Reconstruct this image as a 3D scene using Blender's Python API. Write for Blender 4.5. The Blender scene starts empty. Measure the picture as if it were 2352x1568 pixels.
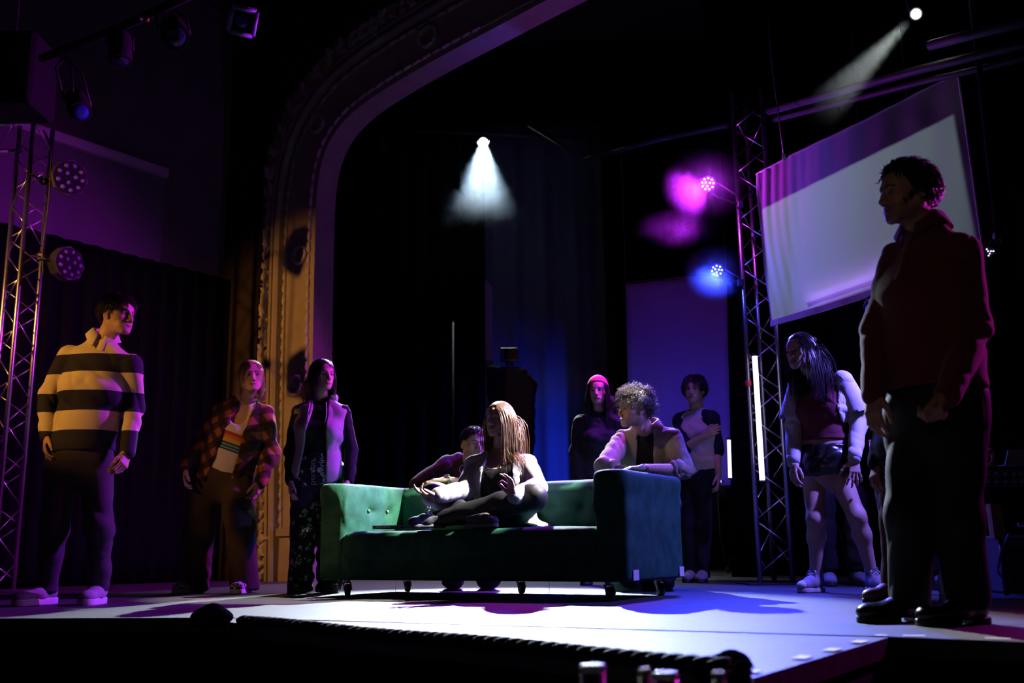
import bpy, math, random
import numpy as np
from mathutils import Vector, Matrix
from mathutils.bvhtree import BVHTree

# ------------------------------------------------------------------ camera
FPX, HOR, ROLL, ZC = 2330.0, 476.0, math.radians(0.6), 0.28     # image taken as 2352 x 1568
PITCH = math.atan(HOR / FPX)
_c, _s = math.cos(ROLL), math.sin(ROLL)

def un(px, py, Y):
    """photo pixel + distance along the floor -> point in the hall (metres)"""
    u = (px - 1176) / FPX; v = -(py - 784) / FPX
    u2 = u * _c + v * _s; v2 = -u * _s + v * _c
    d = (u2, math.cos(PITCH) - v2 * math.sin(PITCH), math.sin(PITCH) + v2 * math.cos(PITCH))
    t = Y / d[1]
    return np.array((d[0] * t, Y, ZC + d[2] * t))

def ground(px, py, z=0.0):
    p = un(px, py, 1.0); k = (z - ZC) / (p[2] - ZC)
    return np.array((p[0] * k, k, z))

scene = bpy.context.scene
COL = scene.collection
cd = bpy.data.cameras.new('camera'); cam = bpy.data.objects.new('camera', cd); COL.objects.link(cam)
cam.location = (0, 0, ZC)
Rm = Matrix.Rotation(math.pi / 2 + PITCH, 4, 'X') @ Matrix.Rotation(-ROLL, 4, 'Z')
cam.rotation_euler = Rm.to_euler()
cd.sensor_fit = 'HORIZONTAL'; cd.sensor_width = 36.0; cd.lens = 36.0 * FPX / 2352.0
cd.clip_start = 0.05; cd.clip_end = 100
cd.dof.use_dof = True; cd.dof.focus_distance = 6.0; cd.dof.aperture_fstop = 2.4
scene.camera = cam

# ------------------------------------------------------------------ world, exposure
world = bpy.data.worlds.new('hall'); scene.world = world; world.use_nodes = True
bg = world.node_tree.nodes['Background']; bg.inputs[0].default_value = (0.62, 0.50, 0.50, 1); bg.inputs[1].default_value = 0.009
vs = scene.view_settings
vs.view_transform = 'Standard'; vs.look = 'None'; vs.exposure = 0.0; vs.gamma = 1.0; vs.use_curve_mapping = False
scene.cycles.max_bounces = 4; scene.cycles.diffuse_bounces = 2; scene.cycles.glossy_bounces = 2; scene.cycles.volume_bounces = 0; scene.cycles.caustics_reflective = False; scene.cycles.caustics_refractive = False
scene.cycles.adaptive_threshold = 0.05; scene.cycles.use_light_tree = False; scene.cycles.transparent_max_bounces = 8
scene.cycles.sample_clamp_indirect = 3.0
scene.cycles.volume_step_rate = 0.5; scene.cycles.volume_max_steps = 256

# ------------------------------------------------------------------ stage lamps (colour, watts, cone degrees, blend)
LAMPS = {
    'white_back':  ((0.76, 0.90, 1.00), 13000, 26, 0.4),
    'smoke_fill': ((0.70, 0.86, 1.00), 900, 62, 0.7),
    'white_side':  ((1.00, 0.95, 0.86), 5500, 17.5, 0.3),
    'magenta_par': ((0.66, 0.02, 1.00), 2400, 100, 0.7),
    'blue_par':    ((0.03, 0.05, 1.00), 1200, 100, 0.6),
    'blue_side':   ((0.17, 0.13, 1.00), 480, 80, 0.5),
    'magenta_side': ((0.90, 0.02, 0.75), 170, 80, 0.5),
    'amber_pier':  ((1.00, 0.40, 0.07), 620, 40, 0.7),
    'amber_side':  ((1.00, 0.42, 0.07), 120, 27, 0.5),
    'warm_fill': ((1.00, 0.74, 0.46), 190, 8.5, 0.6),
    'front_fill': ((1.00, 0.62, 0.46), 22, 20, 0.7),
    'projector':   ((0.66, 0.86, 0.95), 85, 60, 0.0),
    'back_blue':   ((0.02, 0.05, 1.00), 620, 80, 1.0),
    'panel_fill':  ((0.10, 0.07, 1.00), 560, 70, 0.9),
}
def aim_quat(src, dst):
    return (Vector(dst) - Vector(src)).to_track_quat('-Z', 'Y')

def spot(kind, src, dst, parent=None, radius=0.05, shift=0.0):
    col, watts, cone, blend = LAMPS[kind]
    ld = bpy.data.lights.new(kind, 'SPOT'); ld.color = col; ld.energy = watts
    ld.spot_size = math.radians(cone); ld.spot_blend = blend; ld.shadow_soft_size = radius
    o = bpy.data.objects.new(kind, ld); COL.objects.link(o)
    src = Vector(src); dst = Vector(dst); src = src + (dst - src).normalized() * shift
    o.location = src; o.rotation_mode = 'QUATERNION'; o.rotation_quaternion = aim_quat(src, dst)
    return o

def haze_lamp(src, col, watts):
    """point light added at the face of an LED lamp to make the haze glow"""
    ld = bpy.data.lights.new('added_haze_lamp', 'POINT'); ld.color = col; ld.energy = watts; ld.shadow_soft_size = 0.03
    o = bpy.data.objects.new('added_haze_lamp', ld); COL.objects.link(o); o.location = Vector(src); return o

# the amber front-of-house lamp, out of frame at the front left: its place follows from the shadows on the pier
_F1, _S1 = un(160, 405, 7.75), un(690, 570, 9.75)
AMBER_AT = _F1 + 1.35 * (_F1 - _S1)
spot('amber_pier', AMBER_AT, (-2.2, 9.6, 1.7), radius=0.05)
# out of frame: amber from the left wing, then two added warm fill lights
spot('amber_side', (-3.9, 4.35, 1.95), (-2.4, 5.95, 1.2), radius=0.06)
spot('front_fill', (-1.6, -1.2, 2.4), (1.5, 3.8, 1.35), radius=0.15)  # added to lift the face of the man in maroon
spot('warm_fill', (-3.4, 3.4, 3.3), (0.80, 6.5, 1.27), radius=0.05)  # added key light for the curly-haired man's face
# ------------------------------------------------------------------ materials
def srgb(r, g, b):
    f = lambda c: (c / 12.92 if c <= 0.04045 else ((c + 0.055) / 1.055) ** 2.4)
    return (f(r / 255), f(g / 255), f(b / 255))

_M = {}
def mat(name, color=(0.5, 0.5, 0.5), rough=0.6, metal=0.0, bump=0.0, bscale=60.0, var=0.0, vscale=6.0, sheen=0.0,
        emit=None, estr=0.0, attr=None, spec=0.5, sss=0.0, aniso=None, dark=None):
    if name in _M: return _M[name]
    m = bpy.data.materials.new(name); m.use_nodes = True; _M[name] = m
    nt = m.node_tree; b = nt.nodes['Principled BSDF']; L = nt.links
    b.inputs['Base Color'].default_value = (*color, 1); b.inputs['Roughness'].default_value = rough
    b.inputs['Metallic'].default_value = metal; b.inputs['Specular IOR Level'].default_value = spec
    if sheen: b.inputs['Sheen Weight'].default_value = sheen; b.inputs['Sheen Roughness'].default_value = 0.4
    if sss:
        b.inputs['Subsurface Weight'].default_value = sss; b.inputs['Subsurface Radius'].default_value = (0.02, 0.008, 0.004); b.inputs['Subsurface Scale'].default_value = 0.4
    if emit:
        b.inputs['Emission Color'].default_value = (*emit, 1); b.inputs['Emission Strength'].default_value = estr
    tc = nt.nodes.new('ShaderNodeTexCoord')
    src = None
    if attr:
        a = nt.nodes.new('ShaderNodeAttribute'); a.attribute_name = attr; src = a.outputs['Color']
        L.new(src, b.inputs['Base Color'])
    if var:
        n = nt.nodes.new('ShaderNodeTexNoise'); n.inputs['Scale'].default_value = vscale; n.inputs['Detail'].default_value = 5
        L.new(tc.outputs['Object'], n.inputs['Vector'])
        mx = nt.nodes.new('ShaderNodeMix'); mx.data_type = 'RGBA'; mx.blend_type = 'MULTIPLY'
        r = nt.nodes.new('ShaderNodeMapRange'); r.inputs[1].default_value = 0.3; r.inputs[2].default_value = 0.7
        r.inputs[3].default_value = 1 - var; r.inputs[4].default_value = 1 + var * 0.5
        L.new(n.outputs['Fac'], r.inputs[0])
        mx.inputs[0].default_value = 1.0
        if src: L.new(src, mx.inputs[6])
        else: mx.inputs[6].default_value = (*color, 1)
        L.new(r.outputs[0], mx.inputs[7]); L.new(mx.outputs[2], b.inputs['Base Color'])
    if bump:
        n = nt.nodes.new('ShaderNodeTexNoise'); n.inputs['Scale'].default_value = bscale; n.inputs['Detail'].default_value = 4
        L.new(tc.outputs['Object'], n.inputs['Vector'])
        bp = nt.nodes.new('ShaderNodeBump'); bp.inputs['Strength'].default_value = bump; bp.inputs['Distance'].default_value = 0.01
        L.new(n.outputs['Fac'], bp.inputs['Height']); L.new(bp.outputs[0], b.inputs['Normal'])
    return m

# ------------------------------------------------------------------ objects
def tag(o, label=None, cat=None, group=None, kind=None):
    if label: o['label'] = label
    if cat: o['category'] = cat
    if group: o['group'] = group
    if kind: o['kind'] = kind
    return o

def empty(name, loc, label=None, cat=None, group=None, kind=None):
    o = bpy.data.objects.new(name, None); COL.objects.link(o); o.location = Vector(loc); o.empty_display_size = 0.1
    return tag(o, label, cat, group, kind)

def mesh_np(name, v, f, smooth=True):
    """f: (n,k) int array, all faces with the same corner count"""
    me = bpy.data.meshes.new(name)
    v = np.ascontiguousarray(v, dtype=np.float32); f = np.ascontiguousarray(f, dtype=np.int32)
    k = f.shape[1]
    me.vertices.add(len(v)); me.vertices.foreach_set('co', v.ravel())
    me.loops.add(f.size); me.loops.foreach_set('vertex_index', f.ravel())
    me.polygons.add(len(f)); me.polygons.foreach_set('loop_start', np.arange(0, f.size, k, dtype=np.int32))
    me.polygons.foreach_set('use_smooth', np.full(len(f), smooth, dtype=bool))
    me.update(calc_edges=True)
    return me

def link(name, me, m=None, parent=None):
    o = bpy.data.objects.new(name, me); COL.objects.link(o)
    if m is not None:
        me.materials.clear(); me.materials.append(m)
    if parent is not None:
        o.parent = parent; bpy.context.view_layer
        o.matrix_parent_inverse = PINV(parent)
    return o

def PINV(o):
    M = Matrix.Identity(4); p = o; ch = []
    while p is not None: ch.append(p); p = p.parent
    for q in reversed(ch):
        M = M @ q.matrix_parent_inverse @ Matrix.LocRotScale(q.location, q.rotation_euler.to_quaternion() if q.rotation_mode != 'QUATERNION' else q.rotation_quaternion, q.scale)
    return M.inverted()

def perp(d):
    d = np.asarray(d, float); d = d / (np.linalg.norm(d) + 1e-12)
    a = np.array((0, 0, 1.0)) if abs(d[2]) < 0.9 else np.array((1.0, 0, 0))
    x = np.cross(a, d); x /= np.linalg.norm(x); y = np.cross(d, x)
    return x, y

def unit(v):
    v = np.asarray(v, float); return v / (np.linalg.norm(v) + 1e-12)

class MB:
    """collects polygons; build() makes one mesh object"""
    def __init__(s): s.v = []; s.f = []; s.sm = []
    def add(s, V, Fs, smooth=False):
        o = len(s.v); s.v += [tuple(map(float, p)) for p in V]; s.f += [tuple(i + o for i in q) for q in Fs]; s.sm += [smooth] * len(Fs)
        return s
    def box(s, c, size, R=None, bevel=0.0):
        c = np.asarray(c, float); h = np.asarray(size, float) / 2
        R = np.eye(3) if R is None else np.asarray(R)
        if bevel <= 0:
            V = [c + R @ (h * np.array(q)) for q in ((-1,-1,-1),(1,-1,-1),(1,1,-1),(-1,1,-1),(-1,-1,1),(1,-1,1),(1,1,1),(-1,1,1))]
            s.add(V, [(0,3,2,1),(4,5,6,7),(0,1,5,4),(1,2,6,5),(2,3,7,6),(3,0,4,7)]); return s
        b = min(bevel, h.min() * 0.98)
        V = []; idx = {}
        for sx in (-1, 1):
            for sy in (-1, 1):
                for sz in (-1, 1):
                    sg = np.array((sx, sy, sz))
                    for ax in range(3):
                        q = h - b; q = q.copy(); q[ax] = h[ax]
                        idx[(sx, sy, sz, ax)] = len(V); V.append(c + R @ (sg * q))
        Fs = []
        for ax in range(3):
            a1, a2 = [(1, 2), (2, 0), (0, 1)][ax]
            for sg in (-1, 1):
                q = []
                for (u, w) in ((-1, -1), (1, -1), (1, 1), (-1, 1)):
                    k = [0, 0, 0]; k[ax] = sg; k[a1] = u; k[a2] = w; q.append(idx[(*k, ax)])
                Fs.append(tuple(q if sg > 0 else q[::-1]))
            for u in (-1, 1):
                for w in (-1, 1):      # edges along ax between faces a1 and a2
                    k0 = [0, 0, 0]; k1 = [0, 0, 0]
                    k0[ax] = -1; k1[ax] = 1
                    for k in (k0, k1): k[a1] = u; k[a2] = w
                    q = [idx[(*k0, a1)], idx[(*k1, a1)], idx[(*k1, a2)], idx[(*k0, a2)]]
                    Fs.append(tuple(q if u * w < 0 else q[::-1]))
        for sx in (-1, 1):
            for sy in (-1, 1):
                for sz in (-1, 1):
                    q = [idx[(sx, sy, sz, a)] for a in range(3)]
                    Fs.append(tuple(q if sx * sy * sz > 0 else q[::-1]))
        s.add(V, Fs); return s
    def tube(s, pts, r, n=8, caps=True, smooth=True, flat=1.0):
        pts = [np.asarray(p, float) for p in pts]; m = len(pts)
        rs = r if hasattr(r, '__len__') else [r] * m
        V = []; Fs = []; x = None
        for i, p in enumerate(pts):
            d = unit(pts[min(i + 1, m - 1)] - pts[max(i - 1, 0)])
            if x is None: x, y = perp(d)
            else:
                x = x - d * np.dot(x, d); x = unit(x); y = np.cross(d, x)
            for k in range(n):
                a = 2 * math.pi * k / n; V.append(p + rs[i] * (math.cos(a) * x + flat * math.sin(a) * y))
        for i in range(m - 1):
            for k in range(n):
                k2 = (k + 1) % n; Fs.append((i * n + k, i * n + k2, (i + 1) * n + k2, (i + 1) * n + k))
        s.add(V, Fs, smooth)
        if caps:
            o = len(s.v) - len(V)
            s.f.append(tuple(o + k for k in reversed(range(n)))); s.sm.append(False)
            s.f.append(tuple(o + (m - 1) * n + k for k in range(n))); s.sm.append(False)
        return s
    def lathe(s, c, axis, prof, n=20, smooth=True):
        """prof: list of (r, h) along axis from c"""
        c = np.asarray(c, float); d = unit(axis); x, y = perp(d); V = []; Fs = []
        for (r, h) in prof:
            for k in range(n):
                a = 2 * math.pi * k / n; V.append(c + d * h + r * (math.cos(a) * x + math.sin(a) * y))
        for i in range(len(prof) - 1):
            for k in range(n):
                k2 = (k + 1) % n; Fs.append((i * n + k, i * n + k2, (i + 1) * n + k2, (i + 1) * n + k))
        o = len(s.v); s.add(V, Fs, smooth)
        s.f.append(tuple(o + k for k in reversed(range(n)))); s.sm.append(False)
        s.f.append(tuple(o + (len(prof) - 1) * n + k for k in range(n))); s.sm.append(False)
        return s
    def prism(s, poly, off):
        """poly: 3D points of one face, off: extrusion vector"""
        poly = [np.asarray(p, float) for p in poly]; off = np.asarray(off, float); n = len(poly)
        V = poly + [p + off for p in poly]
        Fs = [tuple(reversed(range(n))), tuple(range(n, 2 * n))] + [(i, (i + 1) % n, n + (i + 1) % n, n + i) for i in range(n)]
        return s.add(V, Fs)
    def sphere(s, c, r, n=12, m=8, R=None):
        r = np.ones(3) * r; R = np.eye(3) if R is None else R; V = []; Fs = []
        for i in range(m + 1):
            t = math.pi * i / m
            for k in range(n):
                a = 2 * math.pi * k / n
                V.append(np.asarray(c) + R @ (r * np.array((math.sin(t) * math.cos(a), math.sin(t) * math.sin(a), math.cos(t)))))
        for i in range(m):
            for k in range(n):
                k2 = (k + 1) % n; Fs.append((i * n + k, (i + 1) * n + k, (i + 1) * n + k2, i * n + k2))
        return s.add(V, Fs, True)
    def build(s, name, m, parent=None, merge=True):
        me = bpy.data.meshes.new(name); me.from_pydata(s.v, [], s.f); me.update()
        me.polygons.foreach_set('use_smooth', s.sm)
        me.validate()
        return link(name, me, m, parent)

def dup(o, parent=None):
    c = o.copy(); COL.objects.link(c); c.parent = parent
    return c

# ------------------------------------------------------------------ signed distance fields -> meshes
class SDF:
    def __init__(s, lo, hi, h):
        s.lo = np.asarray(lo, float); s.h = h
        s.n = np.maximum(np.ceil((np.asarray(hi, float) - s.lo) / h).astype(int) + 1, 4)
        s.a = np.full(s.n, 1.0, np.float32)
    def sl(s, lo, hi):
        i0 = np.clip(np.floor((lo - s.lo) / s.h).astype(int), 0, s.n); i1 = np.clip(np.ceil((hi - s.lo) / s.h).astype(int) + 1, 0, s.n)
        if np.any(i1 <= i0): return None, None
        ax = [(s.lo[k] + s.h * np.arange(i0[k], i1[k])).astype(np.float32) for k in range(3)]
        P = (ax[0][:, None, None], ax[1][None, :, None], ax[2][None, None, :])
        return (slice(i0[0], i1[0]), slice(i0[1], i1[1]), slice(i0[2], i1[2])), P
    def comb(s, S, d, k, mode='u'):
        a = s.a[S]
        if mode == 'u':
            if k > 0:
                h = np.maximum(k - np.abs(a - d), 0) / k; r = np.minimum(a, d) - h * h * k * 0.25
            else: r = np.minimum(a, d)
        elif mode == 's':
            d = -d
            if k > 0:
                h = np.maximum(k - np.abs(a - d), 0) / k; r = np.maximum(a, d) + h * h * k * 0.25
            else: r = np.maximum(a, d)
        s.a[S] = r
    def cone(s, a, b, ra, rb, k=0.02, mode='u'):
        a = np.asarray(a, float); b = np.asarray(b, float); m = k + 3 * s.h; R = max(ra, rb) + m
        S, P = s.sl(np.minimum(a, b) - R, np.maximum(a, b) + R)
        if S is None: return s
        ab = b - a; L = max(ab @ ab, 1e-12)
        q = [P[i] - np.float32(a[i]) for i in range(3)]
        t = np.clip((q[0] * ab[0] + q[1] * ab[1] + q[2] * ab[2]) / L, 0, 1).astype(np.float32)
        d = np.sqrt((q[0] - t * ab[0]) ** 2 + (q[1] - t * ab[1]) ** 2 + (q[2] - t * ab[2]) ** 2) - (ra + (rb - ra) * t)
        s.comb(S, d.astype(np.float32), k, mode); return s
    def chain(s, pts, rs, k=0.02, mode='u'):
        for i in range(len(pts) - 1): s.cone(pts[i], pts[i + 1], rs[i], rs[i + 1], k, mode)
        return s
    def ell(s, c, r, R=None, k=0.02, mode='u'):
        c = np.asarray(c, float); r = np.asarray(r, float); m = r.max() + k + 3 * s.h
        S, P = s.sl(c - m, c + m)
        if S is None: return s
        q = [P[i] - np.float32(c[i]) for i in range(3)]
        if R is not None:      # columns of R are the axes
            q = [q[0] * R[0][i] + q[1] * R[1][i] + q[2] * R[2][i] for i in range(3)]
        k0 = np.sqrt((q[0] / r[0]) ** 2 + (q[1] / r[1]) ** 2 + (q[2] / r[2]) ** 2) + 1e-6
        k1 = np.sqrt((q[0] / r[0] ** 2) ** 2 + (q[1] / r[1] ** 2) ** 2 + (q[2] / r[2] ** 2) ** 2) + 1e-6
        s.comb(S, (k0 * (k0 - 1) / k1).astype(np.float32), k, mode); return s
    def ecap(s, a, b, side, r0, r1, k=0.03, mode='u', rz=None):
        """swept ellipse from a to b; side = direction of the first radius"""
        a = np.asarray(a, float); b = np.asarray(b, float); ab = b - a; Ln = np.linalg.norm(ab) + 1e-9; u = ab / Ln
        sd = np.asarray(side, float); sd = unit(sd - u * (sd @ u)); fd = np.cross(u, sd)
        R = max(*r0, *r1) + k + 3 * s.h
        S, P = s.sl(np.minimum(a, b) - R, np.maximum(a, b) + R)
        if S is None: return s
        q = [P[i] - np.float32(a[i]) for i in range(3)]
        z = q[0] * u[0] + q[1] * u[1] + q[2] * u[2]
        t = np.clip(z / Ln, 0, 1); dz = z - t * Ln
        x = q[0] * sd[0] + q[1] * sd[1] + q[2] * sd[2]; y = q[0] * fd[0] + q[1] * fd[1] + q[2] * fd[2]
        rx = r0[0] + (r1[0] - r0[0]) * t; ry = r0[1] + (r1[1] - r0[1]) * t
        rzz = np.minimum(rx, ry) if rz is None else rz
        k0 = np.sqrt((x / rx) ** 2 + (y / ry) ** 2 + (dz / rzz) ** 2) + 1e-6
        k1 = np.sqrt((x / rx ** 2) ** 2 + (y / ry ** 2) ** 2 + (dz / rzz ** 2) ** 2) + 1e-6
        s.comb(S, (k0 * (k0 - 1) / k1).astype(np.float32), k, mode); return s
    def rbox(s, c, hs, R=None, rad=0.02, k=0.0, mode='u'):
        c = np.asarray(c, float); hs = np.asarray(hs, float); m = np.linalg.norm(hs) + k + 3 * s.h
        S, P = s.sl(c - m, c + m)
        if S is None: return s
        q = [P[i] - np.float32(c[i]) for i in range(3)]
        if R is not None: q = [q[0] * R[0][i] + q[1] * R[1][i] + q[2] * R[2][i] for i in range(3)]
        w = [np.abs(q[i]) - (hs[i] - rad) for i in range(3)]
        d = np.sqrt(sum(np.maximum(x, 0) ** 2 for x in w)) + np.minimum(np.maximum(np.maximum(w[0], w[1]), w[2]), 0) - rad
        s.comb(S, d.astype(np.float32), k, mode); return s
    def cut(s, c, n, k=0.0):
        """keep the side opposite to n"""
        c = np.asarray(c, float); n = unit(n)
        S, P = s.sl(s.lo - 1, s.lo + s.h * s.n + 1)
        d = (P[0] - c[0]) * n[0] + (P[1] - c[1]) * n[1] + (P[2] - c[2]) * n[2]
        s.comb(S, (-d).astype(np.float32), k, 's'); return s
    def field(s, fn, mode='s', k=0.0):
        S, P = s.sl(s.lo - 1, s.lo + s.h * s.n + 1)
        s.comb(S, np.asarray(fn(*P), np.float32) + np.zeros(s.n, np.float32), k, mode); return s
    def mesh(s):
        a = s.a; a[0] = a[-1] = 1; a[:, 0] = a[:, -1] = 1; a[:, :, 0] = a[:, :, -1] = 1
        ins = a < 0
        c = ins[:-1].astype(np.int8) + ins[1:]; c = c[:, :-1] + c[:, 1:]; c = c[:, :, :-1] + c[:, :, 1:]
        I = np.argwhere((c > 0) & (c < 8))
        if len(I) == 0: return np.zeros((0, 3)), np.zeros((0, 4), int)
        idx = np.full(c.shape, -1, np.int32); idx[I[:, 0], I[:, 1], I[:, 2]] = np.arange(len(I))
        C = [(x, y, z) for x in (0, 1) for y in (0, 1) for z in (0, 1)]
        val = np.stack([a[I[:, 0] + x, I[:, 1] + y, I[:, 2] + z] for (x, y, z) in C], 1)
        acc = np.zeros((len(I), 3), np.float32); cnt = np.zeros(len(I), np.float32)
        for i in range(8):
            for j in range(i + 1, 8):
                d = np.array(C[j]) - np.array(C[i])
                if np.abs(d).sum() != 1: continue
                m = (val[:, i] < 0) != (val[:, j] < 0)
                t = np.where(m, val[:, i] / np.where(m, val[:, i] - val[:, j], 1), 0)
                acc += m[:, None] * (np.array(C[i]) + t[:, None] * d); cnt += m
        v = s.lo + s.h * (I + acc / cnt[:, None])
        Fs = []
        for ax in range(3):
            b, g = (ax + 1) % 3, (ax + 2) % 3
            A = np.take(ins, range(0, ins.shape[ax] - 1), ax); B = np.take(ins, range(1, ins.shape[ax]), ax)
            E = np.argwhere(A != B)
            E = E[(E[:, b] > 0) & (E[:, g] > 0) & (E[:, b] < ins.shape[b] - 1) & (E[:, g] < ins.shape[g] - 1)]
            def at(db, dg):
                q = E.copy(); q[:, b] += db; q[:, g] += dg; return idx[q[:, 0], q[:, 1], q[:, 2]]
            q = np.stack([at(-1, -1), at(0, -1), at(0, 0), at(-1, 0)], 1)
            fl = ~ins[E[:, 0], E[:, 1], E[:, 2]]
            q[fl] = q[fl][:, ::-1]; Fs.append(q)
        return v, np.concatenate(Fs)

def vnormals(v, f):
    n = np.cross(v[f[:, 1]] - v[f[:, 0]], v[f[:, 2]] - v[f[:, 0]])
    if f.shape[1] == 4: n = n + np.cross(v[f[:, 2]] - v[f[:, 0]], v[f[:, 3]] - v[f[:, 0]])
    N = np.zeros_like(v)
    for k in range(f.shape[1]):
        for j in range(3): N[:, j] += np.bincount(f[:, k], weights=n[:, j], minlength=len(v))
    return N / (np.linalg.norm(N, axis=1, keepdims=True) + 1e-12)

def folds(v, f, amp=0.006, freq=50.0, seed=0, axis=(0, 0, 1), focus=(), spread=0.10, base=0.6):
    """cloth folds: rounded ridges with creased valleys in patches, stronger around the points in focus"""
    rng = np.random.RandomState(seed); N = vnormals(v, f); ax = unit(axis); px_, py_ = perp(ax)
    tot = np.zeros(len(v))
    for i in range(5):
        d = unit(ax * rng.uniform(0.4, 1.0) + px_ * rng.normal(0, .6) + py_ * rng.normal(0, .6)); w = freq * rng.uniform(0.55, 1.35)
        d2 = unit(rng.normal(size=3)); d3 = unit(rng.normal(size=3)); ph = rng.uniform(0, 6.3, 4)
        x = v @ d * w * 0.5 + 0.9 * np.sin(v @ d2 * w * 0.33 + ph[0]) + 0.5 * np.sin(v @ d3 * w * 0.6 + ph[3]) + ph[1]
        patch = np.clip(0.25 + 1.1 * np.sin(v @ unit(rng.normal(size=3)) * 13 + ph[2]), 0, 1)
        tot += (2.0 * np.abs(np.sin(x)) ** 0.8 - 1.25) * patch / (1 + 0.25 * i)
    g = np.full(len(v), base)
    for p in focus: g += 0.9 * np.exp(-np.sum((v - np.asarray(p)) ** 2, 1) / spread ** 2)
    return v + N * (tot * amp * np.minimum(g, 1.6))[:, None]

def set_col(me, name, c):
    a = me.color_attributes.new(name, 'FLOAT_COLOR', 'POINT')
    c = np.asarray(c, np.float32)
    if c.shape[1] == 3: c = np.concatenate([c, np.ones((len(c), 1), np.float32)], 1)
    a.data.foreach_set('color', c.ravel())

def set_float(me, name, x):
    a = me.attributes.new(name, 'FLOAT', 'POINT'); a.data.foreach_set('value', np.asarray(x, np.float32))
# ================================================================== THE HALL
def floor_mat():
    m = mat('stage_paint', (0.16, 0.16, 0.17), rough=0.42, spec=1.0)
    nt = m.node_tree; b = nt.nodes['Principled BSDF']; L = nt.links
    tc = nt.nodes.new('ShaderNodeTexCoord'); mp = nt.nodes.new('ShaderNodeMapping'); mp.inputs['Scale'].default_value = (1.2, 9, 1); mp.inputs['Rotation'].default_value = (0, 0, 0.25)
    n = nt.nodes.new('ShaderNodeTexNoise'); n.inputs['Scale'].default_value = 2.2; n.inputs['Detail'].default_value = 7; n.inputs['Roughness'].default_value = 0.65
    L.new(tc.outputs['Object'], mp.inputs[0]); L.new(mp.outputs[0], n.inputs['Vector'])
    cr = nt.nodes.new('ShaderNodeMapRange'); cr.inputs[1].default_value = 0.3; cr.inputs[2].default_value = 0.75; cr.inputs[3].default_value = 0.022; cr.inputs[4].default_value = 0.06
    L.new(n.outputs['Fac'], cr.inputs[0])
    cb = nt.nodes.new('ShaderNodeCombineColor')
    for i in range(3): L.new(cr.outputs[0], cb.inputs[i])
    L.new(cb.outputs[0], b.inputs['Base Color'])
    r2 = nt.nodes.new('ShaderNodeMapRange'); r2.inputs[1].default_value = 0.3; r2.inputs[2].default_value = 0.7; r2.inputs[3].default_value = 0.42; r2.inputs[4].default_value = 0.58
    L.new(n.outputs['Fac'], r2.inputs[0]); L.new(r2.outputs[0], b.inputs['Roughness'])
    return m
BLACK = mat('black_paint', (0.010, 0.010, 0.012), rough=0.85, spec=0.2)
DRAPE = mat('black_drape', (0.005, 0.005, 0.006), rough=1.0, spec=0.0, bump=0.2, bscale=200)
ALU = mat('aluminium', (0.62, 0.62, 0.64), rough=0.32, metal=1.0, bump=0.05, bscale=90, var=0.15, vscale=30)
BLKMETAL = mat('black_metal', (0.02, 0.02, 0.022), rough=0.5, metal=0.2)
PLASTER = mat('cream_plaster', (0.38, 0.33, 0.28), rough=0.85, bump=0.15, bscale=90, var=0.15, vscale=5)
WALLP = mat('wall_plaster', (0.10, 0.085, 0.085), rough=0.9, bump=0.1, bscale=60, var=0.12, vscale=2)
WHITETAPE = mat('white_tape', (0.75, 0.75, 0.72), rough=0.6)

# stage deck: main part and the thrust built out in front of it
E0 = ground(0, 1420); E1 = ground(450, 1418)
dE = unit(E1 - E0); EL = E0 - dE * 6.0
T0 = ground(528, 1427); T1 = ground(1700, 1532); T2 = ground(1730, 1553); T3 = ground(2040, 1461); E5 = ground(2352, 1474)
dR = unit(E5 - T3); ER = T3 + dR * 4.2
Es = E1 + dE * 0.16                                    # where the thrust leaves the main deck
FLOOR = floor_mat()
main = [EL, Es, T3 + (Es - T3) * 0.0 + np.array((0, 0, 0)), ER, np.array((8.0, ER[1], 0)), np.array((8.0, 14.7, 0)), np.array((-8.5, 14.7, 0)), np.array((-8.5, EL[1], 0))]
f = MB(); f.prism([p + np.array((0, 0, -0.06)) for p in main], (0, 0, 0.06))
tag(f.build('floor', FLOOR), 'dark scuffed painted stage floor with a bright pool of light', 'floor', kind='structure')
thr = [Es + np.array((0.004, -0.006, 0)), T0, T1, T2, T3 + np.array((-0.002, -0.006, 0))]
f = MB(); f.prism([p + np.array((0, 0, -0.061)) for p in thr], (0, 0, 0.058))
tag(f.build('floor_thrust', FLOOR), 'low stage thrust jutting out in front of the sofa', 'floor', kind='structure')
sk = MB()
edge = [EL, Es, T0, T1, T2, T3, ER]
for a, b in zip(edge[:-1], edge[1:]):
    nrm = unit(np.cross(b - a, (0, 0, 1))); o = -nrm * 0.02
    sk.prism([a + o + (0, 0, -1.1), b + o + (0, 0, -1.1), b + o + (0, 0, -0.062), a + o + (0, 0, -0.062)], -nrm * 0.03)
tag(sk.build('wall_stage_front', BLACK), 'black front face of the stage below the deck', 'wall', kind='structure')
a = MB(); a.box((0, 4, -1.15), (20, 22, 0.1)); tag(a.build('floor_auditorium', mat('dark_carpet', (0.02, 0.018, 0.018), rough=0.95)), 'dark auditorium floor below the stage edge', 'floor', kind='structure')

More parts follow.
